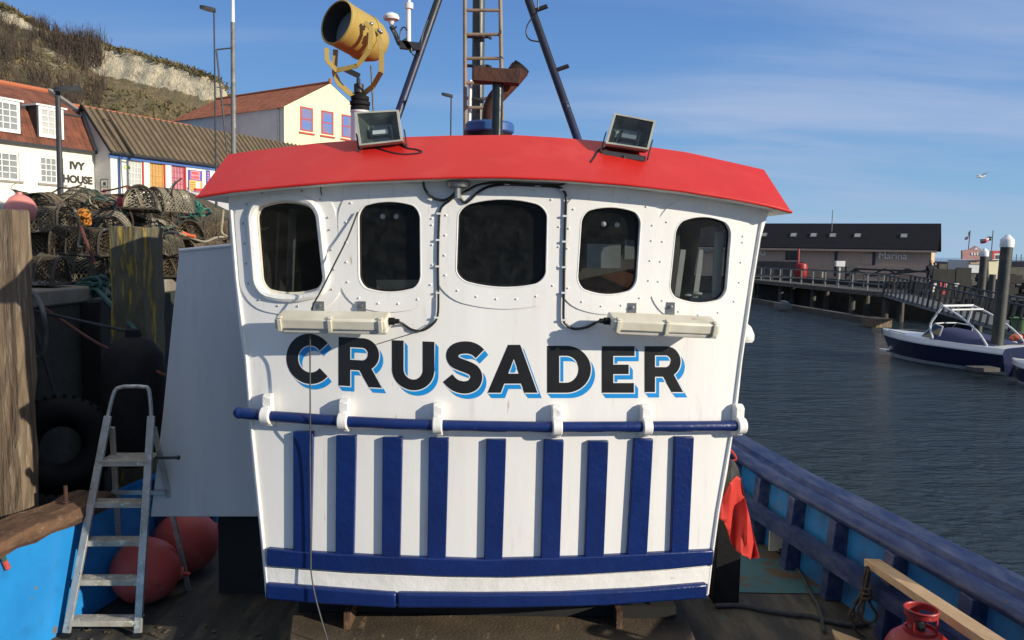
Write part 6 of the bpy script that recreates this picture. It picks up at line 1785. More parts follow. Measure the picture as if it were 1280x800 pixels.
# =================================================================== THE MARINA ACROSS THE WATER
TM = R(29)
ML = V((-math.cos(TM), math.sin(TM), 0)); MF = V((-math.sin(TM), -math.cos(TM), 0))   # left along the front; out of the front
mc = at(1162, 340, 72); MZ = 1.55
def mpnt(s, w_, z): return V((mc.x, mc.y, 0)) + ML * s + MF * w_ + V((0, 0, z))
def mplane(px, py, w_=0.0):
    p = atplane(px, py, mpnt(0, w_, 0), MF); q = p - mpnt(0, w_, 0); return q.dot(ML), p.z
def msl(mb, s0, s1, w0, w1, z0, z1, m=None):
    c = [mpnt(s, w_, z) for z in (z0, z1) for w_ in (w0, w1) for s in (s0, s1)]
    mb.add(c, [(0, 2, 3, 1), (4, 5, 7, 6), (0, 1, 5, 4), (2, 6, 7, 3), (0, 4, 6, 2), (1, 3, 7, 5)], m)
ze = mplane(1150, 312.0, .5)[1]; zr = at(1168, 281.5, 76).z; Lm = 34
# apron and its wall
mb = MB(); mb.add([mpnt(-90, 5.5, 1.5), mpnt(60, 5.5, 1.5), mpnt(60, -60, 1.5), mpnt(-90, -60, 1.5)], [(0, 1, 2, 3)])
tag(build('marina_quay', mb, 'street_ground', smooth=False), 'marina quay across the water', kind='structure')
mb = MB(); msl(mb, -90, 60, 5.5, 5.9, -1.5, 1.56)
tag(build('marina_quay_wall', mb, 'wharf_dark', smooth=False), 'dark quay wall below the marina', kind='structure')
mar = thing('marina_building', 'long timber clad marina building with a dark slate roof, lettered Marina', 'building', tuple(mpnt(0, 0, 1.5)))
mb = MB(); msl(mb, 0, Lm, -7, 0, 1.5, ze); build('timber_wall', mb, 'timber_clad', mar, smooth=False)
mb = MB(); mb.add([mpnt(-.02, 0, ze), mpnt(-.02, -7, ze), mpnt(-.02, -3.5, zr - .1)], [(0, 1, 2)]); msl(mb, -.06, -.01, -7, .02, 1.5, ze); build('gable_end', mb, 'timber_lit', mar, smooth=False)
mb = MB()
for w0, w1 in ((.55, -3.5), (-7.55, -3.5)):
    mb.add([mpnt(-.55, w0, ze - .12), mpnt(Lm, w0, ze - .12), mpnt(Lm, w1, zr), mpnt(-.55, w1, zr), mpnt(-.55, w0, ze + .02), mpnt(Lm, w0, ze + .02), mpnt(Lm, w1, zr + .12), mpnt(-.55, w1, zr + .12)],
           [(0, 1, 2, 3), (4, 5, 6, 7), (0, 1, 5, 4), (3, 2, 6, 7), (0, 3, 7, 4), (1, 2, 6, 5)])
build('slate_roof', mb, 'slate_roof', mar, smooth=False)
mb = MB(); msl(mb, -.5, Lm, .5, .58, ze - .24, ze - .06); build('fascia_board', mb, 'timber_clad', mar, smooth=False)
for px in (955, 992, 1017, 1041, 1072, 1130):
    s, _ = mplane(px, 294, -1.4); w_ = -1.35; zq = lerp(ze, zr, (.55 - w_) / 4.05)
    mb = MB(); a, b = mpnt(s - .3, w_ + .28, zq - .19 + .17), mpnt(s + .3, w_ + .28, zq - .19 + .17); c, d = mpnt(s + .3, w_ - .28, zq + .19 + .17), mpnt(s - .3, w_ - .28, zq + .19 + .17)
    mb.prism([a, b, c, d], V((0, 0, -.14))); sk = build('skylight', mb, 'dark_metal', mar, smooth=False)
    mb = MB(); nrm = V((0, 0, .012)); q_ = (a + b + c + d) / 4; mb.add([lerp(q_, p, .8) + nrm for p in (a, b, c, d)], [(0, 1, 2, 3)]); build('skylight_pane', mb, 'glass_grey', sk, smooth=False)
def mopen(px0, px1, py0, py1, name, mt, w0=.0, w1=.05):
    s0, z1 = mplane(px0, py0); s1, z0 = mplane(px1, py1); mb = MB(); msl(mb, min(s0, s1), max(s0, s1), w0, w1, z0, z1); return build(name, mb, mt, mar, smooth=False)
mopen(982, 997, 311, 325, 'window', 'glass_dark'); mopen(1078, 1091, 317, 331, 'window', 'timber_clad', .0, .10); mopen(935, 1003, 326, 345, 'low_panel', 'wharf_wood', .0, .12)
mopen(1091, 1093, 313, 345, 'downpipe', 'dark_metal', 0, .1); mopen(1044, 1045.5, 313, 345, 'downpipe', 'dark_metal', 0, .1)
mopen(1067, 1160, 331, 346, 'low_panel', 'timber_clad', 0, .14)
mb = MB(); s, z = mplane(1116, 323.8); text_mesh('Marina', .84, frame_m(mpnt(s, .20, z), -ML, (0, 0, 1)), mb, None, 1.0, .0)
s, z = mplane(953.5, 319); text_mesh('G', .8, frame_m(mpnt(s, .04, z), -ML, (0, 0, 1)), mb, None, 1.0, .02)
build('wall_letters', mb, 'paint_white', mar, smooth=False)
mb = MB(); p = at(1040, 281, 75); mb.tube([p - V((0, 0, .6)), p + V((0, 0, 1.3))], .035, 6); build('roof_mast', mb, 'gal_rail', mar)
# things on the marina quay
def mthing(px, pyb, w_):
    s, _ = mplane(px, pyb, w_); return mpnt(s, w_, 1.5)
p = mthing(1001, 345, 2.5); mb = MB(); mb.lathe([(.45, 0), (.52, .1), (.55, .95), (.5, 1.25), (.3, 1.35), (1e-4, 1.36)], 16, Matrix.Translation(p)); mb.lathe([(.10, 1.3), (.10, 2.6), (.07, 2.62)], 8, Matrix.Translation(p + V((-.3, 0, 0))))
single('red_container', 'red rounded container by the marina railing', 'container', mb, 'gas_red', tuple(p))
p = mthing(1014, 346, 2.5); mb = MB(); mb.prism([p + ML * .9, p - ML * .9, p - ML * .9 + V((0, 0, .6)), p - ML * .5 + V((0, 0, .8)), p + ML * .9 + V((0, 0, .75))], MF * -.8)
single('yellow_skip', 'small yellowish skip right of the red container', 'skip', mb, 'net_pale', tuple(p), smooth=False)
p = mthing(1049, 345, 2); mb = MB(); mb.box((p.x, p.y, p.z + 1.35), (.8, .4, .5)); mb.box((p.x, p.y, p.z + .55), (.12, .12, 1.1))
single('white_utility_box', 'small white utility box on a post before the marina wall', 'utility box', mb, 'boat_white', tuple(p), bevel=.03)
# black lattice beam
mb = MB(); a0, a1 = at(1067, 336, 62), at(1160, 336, 58); b0, b1 = at(1067, 346, 62), at(1160, 339, 58)
a1.z = a0.z - .05; p0, p1 = at(1067, 334, 62), at(1067, 352, 62)
mb.bar(a0, a1, .14, .14); mb.bar(at(1085, 345, 61.2), at(1158, 338.5, 58), .12, .12)
zz_ = [(1067, 336), (1086, 345), (1106, 336), (1120, 342), (1134, 336), (1146, 340)]
for q0, q1 in zip(zz_, zz_[1:]):
    Ya_, Yb_ = lerp(62, 58, (q0[0] - 1067) / 93), lerp(62, 58, (q1[0] - 1067) / 93); mb.bar(at(*q0, Ya_), at(*q1, Yb_), .10, .10)
mb.bar(at(1064, 332, 62), at(1064, 352, 62), .8, .3, (0, 1, 0)); mb.bar(at(1160, 335, 58), at(1160, 352, 58), .15, .15, (0, 1, 0))
single('lattice_gangway', 'black lattice girder gangway before the marina wall', 'gangway', mb, 'dark_metal', tuple(at(1067, 352, 62)), smooth=False)

# fixed walkway on posts
WZ = 1.5
w0, w1 = atz(930, 350.5, WZ), atz(1104, 368.5, WZ)
wk = thing('harbour_walkway', 'grey fixed walkway on posts with galvanised railings', 'walkway', tuple((w0 + w1) / 2 * 1.0))
dirw = (w1 - w0).normalized(); sdw = V((dirw.y, -dirw.x, 0))
if sdw.x < 0: sdw = -sdw
mb = MB(); mb.bar(w0 + sdw * .8, w1 + sdw * .8, 1.7, .26); build('walkway_deck', mb, 'wharf_wood', wk, smooth=False)
Lw = (w1 - w0).length
for sd in (0.0, 1.6):
    mb = MB(); n = 12
    for hgt in (.55, 1.08): mb.bar(w0 + sdw * sd + V((0, 0, hgt)), w1 + sdw * sd + V((0, 0, hgt)), .05, .05)
    for i in range(n + 1): p = lerp(w0, w1, i / n) + sdw * sd; mb.bar(p, p + V((0, 0, 1.1)), .075, .075, (0, 1, 0))
    build('railing', mb, 'gal_rail' if sd == 0 else 'dark_metal', wk, smooth=False)
for i, tt in enumerate((.06, .30, .55, .80, .98)):
    mb = MB(); p = lerp(w0, w1, tt) + sdw * .4; mb.tube([V((p.x, p.y, -1)), V((p.x, p.y, WZ))], .17, 10); p2 = p + sdw * .9; mb.tube([V((p2.x, p2.y, -1)), V((p2.x, p2.y, WZ))], .17, 10); build('walkway_leg', mb, 'wharf_wood', wk)
# dark staging behind the walkway posts
mb = MB()
random.seed(12)
bs = w0 + sdw * 4; be = w1 + sdw * 6
mb.bar(bs + V((0, 0, -1.4)), be + V((0, 0, -1.4)), 6, 2.4)
single('timber_staging', 'dark timber staging in shadow behind the walkway', 'staging', mb, 'wharf_dark', tuple(bs), smooth=False)
# sloping gangway to the pontoons
g0, g1 = w1 + V((0, 0, 0)), atz(1292, 424, .75)
gw = thing('sloping_gangway', 'gangway sloping down to the pontoons with close set dark railings', 'gangway', tuple(g1))
mb = MB(); mb.bar(g0 + sdw * .7, g1 + sdw * .7, 1.4, .18); build('gangway_deck', mb, 'gal_rail', gw, smooth=False)
for sd in (0.0, 1.4):
    mb = MB(); n = 26
    mb.bar(g0 + sdw * sd + V((0, 0, 1.1)), g1 + sdw * sd + V((0, 0, 1.1)), .06, .06)
    for i in range(n + 1):
        p = lerp(g0, g1, i / n) + sdw * sd; q = lerp(g0, g1, min(1, (i + .6) / n)) + sdw * sd
        mb.bar(p, q + V((0, 0, 1.1)), .08, .08); 
    build('railing', mb, 'dark_metal', gw, smooth=False)
# floating boom and its raft end
mb = MB(); a, b = atz(925, 372.5, .15), atz(1096, 402, .15); mb.bar(a, b, .5, .3); single('floating_boom', 'long thin floating boom below the walkway', 'boom', mb, 'wharf_wood', tuple(a), smooth=False)
mb = MB(); a, b = atz(972, 381, .32), atz(985, 383, .32); mb.bar(a, b, .5, .3); mb.bar(a + V((.3, 0, .2)), b + V((-.1, 0, .2)), .3, .18); single('boom_debris', 'small heap of debris lying on the floating boom', 'debris', mb, 'grey_metal', tuple(a), smooth=False)
mb = MB(); a, b = atz(1092, 410, .02), atz(1112, 410, .02); mb.bar(a + V((0, .6, .22)), b + V((0, .6, .22)), 1.2, .40); mb.bar(a + V((0, .6, .44)), b + V((0, .6, .44)), 1.3, .05); single('timber_raft', 'small tan timber raft at the end of the boom', 'raft', mb, 'pile_wood', tuple(a), smooth=False)
# notices, people, kiosk
nbq = at(1180, 372, 44); mb = MB()
nb = thing('notice_gate', 'dark gate panel covered in red and white notices at the head of the gangway', 'gate', tuple(nbq))
mb.box((nbq.x - .1, nbq.y, nbq.z + .75), (1.15, .12, 1.5)); mb.box((nbq.x + .95, nbq.y + .02, nbq.z + .8), (.8, .1, 1.6)); build('gate_panel', mb, 'wharf_dark', nb, smooth=False)
mb = MB()
for px0, px1, py0, py1, mi in ((1166, 1171, 354, 361, 1), (1175, 1182, 353, 360.5, 0), (1183, 1186.5, 354, 359, 1), (1193, 1199, 354, 358, 1), (1176, 1184, 364, 368, 0), (1164, 1168, 362, 365, 1)):
    a, b, c, d = [at(x, y, 43.9) for x, y in ((px0, py1), (px1, py1), (px1, py0), (px0, py0))]; mb.add([a, b, c, d], [(0, 1, 2, 3)], mi)
build('notice', mb, ['sign_red', 'boat_white'], nb, smooth=False)
def person(px, pyt, Y, hgt, label, lean=0.0, turn=0.0):
    hd = at(px, pyt, Y); z0 = hd.z - hgt
    th = thing('person', label, 'person', (hd.x, hd.y, z0), turn, 'people on the quay')
    bm = bmesh.new(); L_ = [(0, 0, .95), (0, 0, 1.15), (0, 0, 1.38), (0, -.01, 1.52), (0, -.02, 1.62), (0, -.02, 1.70),
                            (.10, 0, .90), (.11, .0, .50), (.11, .03, .08), (.11, -.10, .03), (-.10, 0, .90), (-.12, -.03, .50), (-.12, .0, .08), (-.12, -.13, .03),
                            (.19, 0, 1.40), (.26, .02, 1.14), (.24, -.14, .95), (-.19, 0, 1.40), (-.26, .02, 1.14), (-.24, -.10, .92)]
    E = [(0, 1), (1, 2), (2, 3), (3, 4), (4, 5), (0, 6), (6, 7), (7, 8), (8, 9), (0, 10), (10, 11), (11, 12), (12, 13), (2, 14), (14, 15), (15, 16), (2, 17), (17, 18), (18, 19)]
    rad = [.15, .14, .16, .06, .095, .08, .10, .07, .05, .045, .10, .07, .05, .045, .075, .055, .04, .075, .055, .04]
    s_ = hgt / 1.78
    me = bpy.data.meshes.new('body'); me.from_pydata([(x * s_, y * s_, z * s_) for x, y, z in L_], E, []); me.materials.append(MATS['person_dark'])
    o = bpy.data.objects.new('body', me); COL.objects.link(o); o.parent = th; WM[o] = WM[th].copy()
    sk = o.modifiers.new('skin', 'SKIN'); ly = me.skin_vertices[0].data if me.skin_vertices else None
    if ly is None:
        me.attributes.new  # older data gets its layer from the modifier
    else:
        for v_, r_ in zip(ly, rad): v_.radius = (r_ * s_, r_ * s_)
        ly[0].use_root = True
    o.modifiers.new('sub', 'SUBSURF').levels = 1
    mb = MB(); M_ = WM[th]; mb.sphere(M_ @ V((0, -.025 * s_, 1.66 * s_)), .088 * s_, 14, 10, (.9, 1, 1.2)); build('head', mb, 'skin', th)
    mb = MB(); mb.sphere(M_ @ V((0, .005 * s_, 1.70 * s_)), .094 * s_, 14, 10, (.95, 1, 1.05)); build('hair', mb, 'person_dark', th)
    return th
person(1163.5, 325.5, 50, 1.72, 'person in dark clothes standing at the corner of the marina building')
person(1168.5, 328, 50.6, 1.66, 'second person in dark clothes just right of the first', turn=.6)
# ticket kiosk with gabled sign boards and flags
kc = at(1227, 356, 62); kz = kc.z
ks = thing('harbour_kiosk', 'small white kiosk with gabled sign boards on top and two flags', 'kiosk', tuple(kc))
def kq(px0, px1, py0, py1, Y, dp, m, name, par=ks):
    a, b, c, d = [at(x, y, Y) for x, y in ((px0, py1), (px1, py1), (px1, py0), (px0, py0))]; mb = MB(); mb.prism([a, b, c, d], (0, dp, 0)); return build(name, mb, m, par, smooth=False)
kq(1211, 1231, 325, 341, 62, 3, 'boat_white', 'front_wall'); kq(1210, 1232, 341, 357, 62.1, 2.8, 'wharf_wood', 'lower_wall'); kq(1213, 1229, 326, 330, 61.9, .1, 'timber_clad', 'hatch')
mb = MB(); mb.prism([at(x, y, 61.6) for x, y in ((1203, 324), (1232, 325), (1232, 312.5), (1227, 312), (1220, 307.5), (1212, 312), (1203, 313))], (0, .2, 0)); sg = build('sign_board', mb, 'sign_pink', ks, smooth=False)
mb = MB()
for q_ in range(4): mb.prism([at(x, y, 61.58) for x, y in ((1214 + q_ * 3.4, 319), (1216 + q_ * 3.4, 319), (1216 + q_ * 3.4, 316), (1214 + q_ * 3.4, 316))], (0, -.02, 0))
mb.prism([at(x, y, 61.58) for x, y in ((1217, 312), (1223, 312), (1220, 309.5))], (0, -.02, 0)); build('sign_marks', mb, 'boat_white', sg, smooth=False)
kq(1236, 1252, 325, 354, 61.8, 3, 'render_cream', 'bright_wall'); kq(1233.5, 1240, 313, 325, 61.7, .3, 'render_cream', 'sign_side'); s2 = kq(1240, 1253, 313, 325, 61.6, .2, 'boat_white', 'sign_board')
kq(1241, 1252.5, 313.3, 316.5, 61.57, .02, 'sign_red', 'sign_stripe', s2); kq(1240.3, 1243, 316.5, 324, 61.57, .02, 'sign_red', 'sign_stripe', s2); kq(1245, 1250, 319, 323.5, 61.57, .02, 'wharf_wood', 'sign_drawing', s2)
def flag(p0, p1, q, label, kind):
    b, tp = at(*p0, 61.5), at(*p1, 61.5); t_ = thing('flag', label, 'flag', tuple(b), 0, 'flags over the kiosk')
    mb = MB(); mb.tube([b, tp], .035, 6); build('flag_staff', mb, 'grey_metal', t_)
    c0, c1, c2, c3 = [at(x, y, 61.5) for x, y in q]
    mb = MB(); n, k_ = 14, 8
    def pt(u, v): p = lerp(lerp(c0, c1, u), lerp(c3, c2, u), v); return p + V((0, .12 * math.sin(u * 7 + v), .06 * math.sin(u * 6)))
    for i in range(n):
        for j in range(k_):
            u, v = (i + .5) / n, (j + .5) / k_
            if kind == 'cross': mi = 1 if (abs(u - .5) < .09 or abs(v - .5) < .14) else (2 if abs(abs(u - .5) - abs(v - .5)) < .10 or abs(u - .5) < .16 or abs(v - .5) < .22 else 0)
            else: mi = 1 if (v > .55 and u > .4) or abs(u - .6) < .1 else (2 if abs(v - .45) < .14 or (u - .3) ** 2 + (v - .6) ** 2 < .03 else 3)
            mb.add([pt(i / n, j / k_), pt((i + 1) / n, j / k_), pt((i + 1) / n, (j + 1) / k_), pt(i / n, (j + 1) / k_)], [(0, 1, 2, 3)], mi)
    build('flag_cloth', mb, ['poster_blue', 'sign_red', 'boat_white', 'person_dark'], t_, smooth=False)
flag((1210.5, 312), (1213, 288), ((1213, 289), (1207.5, 296), (1206.5, 299), (1211.5, 298.5)), 'limp blue and red crossed flag on the left of the kiosk', 'cross')
flag((1239.5, 313), (1241.5, 288), ((1240, 296), (1226, 298.5), (1226.5, 304), (1240, 301)), 'red white and black flag blowing left over the kiosk', 'band')
# far harbour wall and sheds
mb = MB(); c = at(1180, 326, 100); e = at(1420, 330, 90); mb.prism([V((c.x - 3, c.y, 0)), V((e.x, e.y, 0)), V((e.x, e.y, at(1290, 333, 90).z)), V((c.x - 3, c.y, at(1180, 326.5, 100).z))], (0, 8, 0))
tag(single('far_harbour_wall', 'dark harbour wall in the far distance on the right', 'harbour wall', mb, 'wharf_dark', tuple(c), smooth=False), kind='structure')
def shed(px0, px1, pyr, pye, pyb, Y, lab, mroof='slate_roof', mwall='wharf_wood'):
    c = at((px0 + px1) / 2, pyb, Y); t_ = thing('harbour_shed', lab, 'shed', tuple(c), 0, 'low sheds beyond the marina')
    a, b, c_, d = [at(x, y, Y) for x, y in ((px0, pyb), (px1, pyb), (px1, pye), (px0, pye))]; mb = MB(); mb.prism([a, b, c_, d], (0, 4, 0)); build('shed_wall', mb, mwall, t_, smooth=False)
    mb = MB(); r0, r1 = at(px0 + 1, pyr, Y), at(px1 - 1, pyr, Y); r0.y += 2; r1.y += 2; dn = V((0, 4, 0)); mb.add([d, c_, r1, r0, d + dn, c_ + dn], [(0, 1, 2, 3), (4, 5, 2, 3), (0, 3, 4), (1, 2, 5)]); build('shed_roof', mb, mroof, t_, smooth=False)
shed(1174, 1184, 327, 330, 342, 80, 'small dark shed between the marina and the kiosk'); shed(1186, 1203, 328, 331, 346, 84, 'dark low shed just left of the kiosk'); shed(1255, 1300, 327, 334, 352, 70, 'long dark shed right of the tallest pile')
mb = MB()
for i in range(9):
    p = at(1252 + i * 6, 329, 95); mb.bar(p + V((0, 0, -.3)), p + V((0, 0, 1.0)), .06, .06, (0, 1, 0))
mb.bar(at(1250, 322, 95), at(1300, 323, 95), .05, .05); mb.bar(at(1250, 325.5, 95), at(1300, 326.5, 95), .05, .05)
single('pier_railing', 'thin railing on top of the far harbour wall', 'railing', mb, 'dark_metal', tuple(at(1260, 329, 95)), smooth=False)
# dark clutter on the quay to the right
mb = MB(); random.seed(6)
for i in range(46):
    px = random.uniform(1186, 1300); p = at(px, random.uniform(346, 368), random.uniform(50, 58)); mb.box(tuple(p), (random.uniform(.2, .9), .5, random.uniform(.2, .8)))
o = single('quay_clutter', 'dark stacked gear on the quay in shadow', 'gear', mb, 'wharf_dark', tuple(at(1240, 360, 54)), smooth=False); o['kind'] = 'stuff'
mb = MB(); a, b = at(1180, 372, 47), at(1330, 378, 40); mb.prism([V((a.x, a.y, -1)), V((b.x, b.y, -1)), V((b.x, b.y, b.z)), V((a.x, a.y, a.z))], (3, 12, 0))
tag(single('right_quay', 'dark quay face on the far right', 'quay', mb, 'wharf_dark', tuple(a), smooth=False), kind='structure')

# mooring piles
def mpile(pb, pt, Y, r, cap, label):
    b, tp = at(*pb, Y), at(*pt, Y); d = (tp - b).normalized(); b2 = b - d * 1.5
    t_ = thing('mooring_pile', label, 'mooring pile', tuple(b), 0, 'steel mooring piles in the marina')
    ct = tp - d * (r * 1.9) if cap else tp
    mb = MB(); mb.tube([b2, lerp(b2, ct, .5), ct], r, 22); build('pile_shaft', mb, 'pile_steel', t_)
    if cap:
        M_ = Matrix.Translation(ct) @ V((0, 0, 1)).rotation_difference(d).to_matrix().to_4x4()
        mb = MB(); mb.lathe([(r * 1.12, -r * .3), (r * 1.14, 0), (r * 1.14, r * 1.0), (r * 1.05, r * 1.15), (r * .3, r * 1.9), (1e-4, r * 1.95)], 22, M_); build('pile_cap', mb, 'paint_white', t_)
mpile((1243, 462), (1260, 293.5), 26, .175, True, 'tallest dark mooring pile with a white pointed cap, in front of the speedboat')
mpile((1223, 408), (1231, 310.5), 38, .165, True, 'shorter mooring pile with a white cap, behind the speedboat')
mpile((1236, 400), (1241, 343), 42, .16, False, 'short bare mooring pile between the two capped ones')

# pontoon
mb = MB(); a, b = atz(1236, 461, .12), atz(1330, 470, .12)
mb.bar(a + V((0, .5, .0)), b + V((0, .5, 0)), 1.3, .40); mb.bar(atz(1222, 452, .3) + V((.8, 0, 0)), atz(1240, 430, .3) + V((1.5, 6, 0)), 1.6, .35)
mb.bar(atz(1213, 461, .25), atz(1243, 461, .25), .5, .12)
pt_ = single('pontoon', 'low floating pontoon at the foot of the tallest pile', 'pontoon', mb, 'wharf_wood', tuple(a), smooth=False)

# ---- boats
def motorboat(name, label, bow, stern, B, frb, m_low, m_hull, m_top, parts, group=None):
    bw, st = V(bow), V(stern); bw.z = st.z = 0; ax = (st - bw); L = ax.length; ang = math.atan2(ax.y, ax.x)
    th = thing(name, label, 'motor boat', (bw.x, bw.y, 0), ang, group)
    def beam(u): return B / 2 * min(1, (1 - (1 - min(u / .55, 1)) ** 2.1) * 1.0 + .02)
    def sheer(u): return frb * (1.0 + .10 * (1 - u) ** 2)
    prof = [(.30, -.25), (.80, .02), (.90, .16), (.92, .17), (1.03, .76), (1.06, .79), (1.06, .84), (.98, 1.0), (.80, 1.03), (0, 1.06)]
    n = 22
    def pt(u, k_, sd):
        f, zf = prof[k_]; z = zf * sheer(u) if zf > 0 else zf
        rake = -.10 * L * max(0, 1 - u / .3) * (zf) * .5
        return V((u * L + rake + .12 * L * max(0, 1 - u / .4) * max(0, .4 - zf), sd * f * beam(u), z))
    mb = MB(); K_ = len(prof)
    for sd in (1, -1):
        vs = [WM[th] @ pt(i / n, k_, sd) for i in range(n + 1) for k_ in range(K_)]
        for k_ in range(K_ - 1):
            mi = 0 if k_ < 2 else (1 if k_ < 5 else 2)
            mb.add([vs[i * K_ + kk] for i in range(n + 1) for kk in (k_, k_ + 1)], [(2 * i, 2 * i + 1, 2 * i + 3, 2 * i + 2) for i in range(n)], mi)
    vs = [WM[th] @ pt(1, k_, 1) for k_ in range(K_)] + [WM[th] @ pt(1, k_, -1) for k_ in range(K_ - 2, -1, -1)]; mb.add(vs, [tuple(range(len(vs)))], 1)
    build('hull', mb, [m_low, m_hull, m_top], th, angle=30)
    W_ = WM[th]
    P = lambda x, y, z: W_ @ V((x * L, y * B / 2, z))
    if parts:
        zd = frb * 1.04
        mb = MB()   # windscreen glass
        ws = [P(.32, 0, zd), P(.36, .62, zd), P(.52, .80, zd - .02)]; wt = [P(.43, 0, zd + .50), P(.45, .52, zd + .50), P(.54, .74, zd + .44)]
        for sd in (1, -1):
            f = lambda p: W_ @ (lambda q: V((q.x, q.y * sd, q.z)))(W_.inverted() @ p)
            mb.add([f(p) for p in ws + wt], [(0, 1, 4, 3), (1, 2, 5, 4)])
        wsn = build('windscreen', mb, 'glass_dark', th, smooth=False)
        mb = MB()
        for sd in (1, -1):
            f = lambda p: W_ @ (lambda q: V((q.x, q.y * sd, q.z)))(W_.inverted() @ p)
            mb.tube([f(p) for p in wt], .022, 6); mb.tube([f(p) for p in ws], .018, 6); mb.tube([f(ws[2]), f(wt[2])], .022, 6); mb.tube([f(ws[1]), f(wt[1])], .018, 6)
        build('windscreen_frame', mb, 'boat_white', wsn)
        mb = MB()   # canvas cover
        mb.grid(lambda u, v: P(lerp(.46, .90, u), lerp(-.93, .93, v), zd - .04 + (.42 - .34 * u ** 1.5) * (1 - abs(2 * v - 1) ** 3.0) * min(1, u * 14 + .15)), 16, 16)
        build('canvas_cover', mb, 'canvas_navy', th)
        mb = MB()   # tower: two bent legs each side, joined across
        for sd in (1, -1):
            mb.tube(spline([P(.50, .92 * sd, zd), P(.475, .92 * sd, zd + .45), P(.50, .84 * sd, zd + .80), P(.53, .74 * sd, zd + 1.12)], 5), .038, 8)
            mb.tube(spline([P(.53, .74 * sd, zd + 1.12), P(.66, .80 * sd, zd + .85), P(.80, .88 * sd, zd + .42), P(.88, .93 * sd, zd)], 5), .036, 8)
        mb.tube([P(.53, .76, zd + 1.12), P(.53, -.76, zd + 1.12)], .042, 8); mb.tube([P(.60, .76, zd + 1.02), P(.60, -.76, zd + 1.02)], .030, 8)
        build('wakeboard_tower', mb, 'boat_white', th)
        mb = MB()
        for sd in (1, -1): mb.tube(spline([P(.02, .10 * sd, zd + .06), P(.10, .52 * sd, zd + .10), P(.28, .88 * sd, zd + .07)], 5), .014, 6)
        build('bow_rail', mb, 'gal_rail', th)
        mb = MB(); mb.prism([P(-.065, .05, .14), P(.03, .25, .14), P(.03, -.25, .14), P(-.065, -.05, .14)], (0, 0, .07)); build('bow_step', mb, 'boat_white', th)
    return th
sb, ss = atz(1122, 447.5, 0), atz(1300, 474, 0)
sb += V((0, .8, 0)); ss += V((0, .8, 0))
motorboat('speedboat', 'navy and white speedboat with a white tower and navy canvas cover', sb, ss, 2.0, .84, 'boat_white', 'boat_navy', 'boat_white', True)
b2 = motorboat('motor_dinghy', 'dark hulled boat with a pale deck cut off by the right edge of the picture', atz(1280, 482, 0) + V((.2, .8, 0)), atz(1375, 502, 0) + V((.6, 1.4, 0)), 1.4, .60, 'boat_white', 'boat_navy', 'shelter_white', False)
mb = MB(); W2 = WM[b2]; L2 = 3.0
mb.add([W2 @ V(p) for p in ((.55, 0, .70), (1.1, .62, .68), (1.25, .55, 1.08), (.95, 0, 1.08), (1.1, -.62, .68), (1.25, -.55, 1.08))], [(0, 1, 2, 3), (0, 3, 5, 4)]); build('windscreen', mb, 'glass_dark', b2, smooth=False)
mb = MB(); mb.tube([W2 @ V(p) for p in ((1.1, -.62, .68), (1.25, -.55, 1.08), (.95, 0, 1.08), (1.25, .55, 1.08), (1.1, .62, .68))], .025, 6); mb.tube([W2 @ V((.55, 0, .70)), W2 @ V((.95, 0, 1.08))], .02, 6); build('windscreen_frame', mb, 'gal_rail', b2)
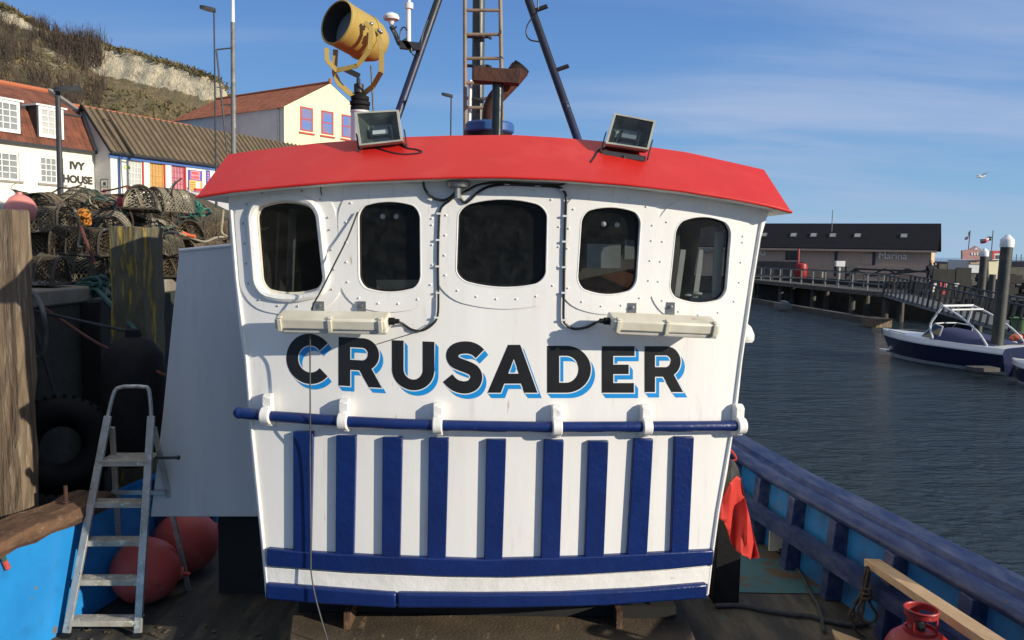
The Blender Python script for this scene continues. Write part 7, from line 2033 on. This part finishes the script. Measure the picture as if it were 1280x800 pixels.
# gear on the pontoon
p = at(1265, 449, 27); mb = MB(); mb.lathe([(.13, 0), (.135, .02), (.13, .04), (.13, .24), (.137, .26), (.13, .28), (.13, .50)], 20, Matrix.Translation(p), m=0); mb.lathe([(.135, .50), (.14, .54), (.10, .58), (1e-4, .585)], 20, Matrix.Translation(p), m=1)
single('blue_drum', 'blue drum with a white lid behind the tallest pile', 'drum', mb, ['drum_blue', 'boat_white'], tuple(p))
p = at(1274, 416, 31); mb = MB(); mb.lathe([(.20, 0), (.26, .05), (.31, .50), (.33, .52), (.33, .56), (.29, .55), (1e-4, .53)], 20, Matrix.Translation(p)); mb.tube([p + V((.33 * math.cos(a), .33 * math.sin(a), .55)) for a in [2 * PI * i / 20 for i in range(20)]], .03, 6, closed=True)
single('green_tub', 'green tub on the pontoon at the right edge', 'tub', mb, 'tub_green', tuple(p))
p = at(1271, 421, 28); mb = MB(); mb.sphere(p, .15, 16, 10, (1.3, 1, .75)); mb.sphere(p + V((-.14, 0, -.05)), .09, 12, 8, (1.3, 1, .8)); single('orange_float', 'orange red float lying above the blue drum', 'float', mb, 'orange_plastic', tuple(p))
p = at(1279, 434, 27.5); mb = MB(); mb.sphere(p, .2, 16, 10, (1.4, 1, .6)); mb.sphere(p + V((-.2, 0, -.15)), .14, 12, 8, (1.4, 1, .5)); single('pink_bag', 'pinkish red bag right of the blue drum', 'bag', mb, 'buoy_pink', tuple(p))

# side lamp on the right corner of the wheelhouse
mb = MB(); p = front(934, 421, .0) + V((.03, .14, 0)); mb.lathe([(.04, -.045), (.05, -.03), (.05, .0), (.042, .02), (.03, .045), (.012, .06)], 16, Matrix.Translation(p)); mb.bar(p + V((-.09, .02, 0)), p, .04, .03)
build('side_lamp', mb, 'white_plastic', boat)

# seagull
gq = at(1226, 221, 40)
gl = thing('seagull', 'small white seagull flying in the sky on the right', 'seagull', tuple(gq - V((0, 0, .1))))
mb = MB(); mb.tube(spline([gq + V((-.20, 0, -.02)), gq + V((-.10, 0, 0)), gq, gq + V((.10, 0, .02)), gq + V((.17, 0, .05)), gq + V((.21, 0, .04))], 3), [.012, .025, .035, .042, .05, .055, .055, .052, .045, .04, .04, .04, .035, .03, .02, .008], 8); build('gull_body', mb, 'feather_white', gl)
mb = MB()
for sd in (1, -1):
    rt = gq + V((.02, 0, .03)); md = gq + V((.02 * sd, -.20 * sd, .22 if sd > 0 else .10)); tp = gq + V((.10, -.42 * sd, .20 if sd > 0 else .0))
    if sd > 0: md, tp = gq + V((.10, -.1, .12)), gq + V((.26, -.2, .22))
    mb.prism([rt + V((.07, 0, 0)), md + V((.06, 0, 0)), tp, md - V((.05, 0, 0)), rt - V((.06, 0, 0))], (0, 0, .012))
build('wings', mb, 'feather_white', gl, smooth=False)
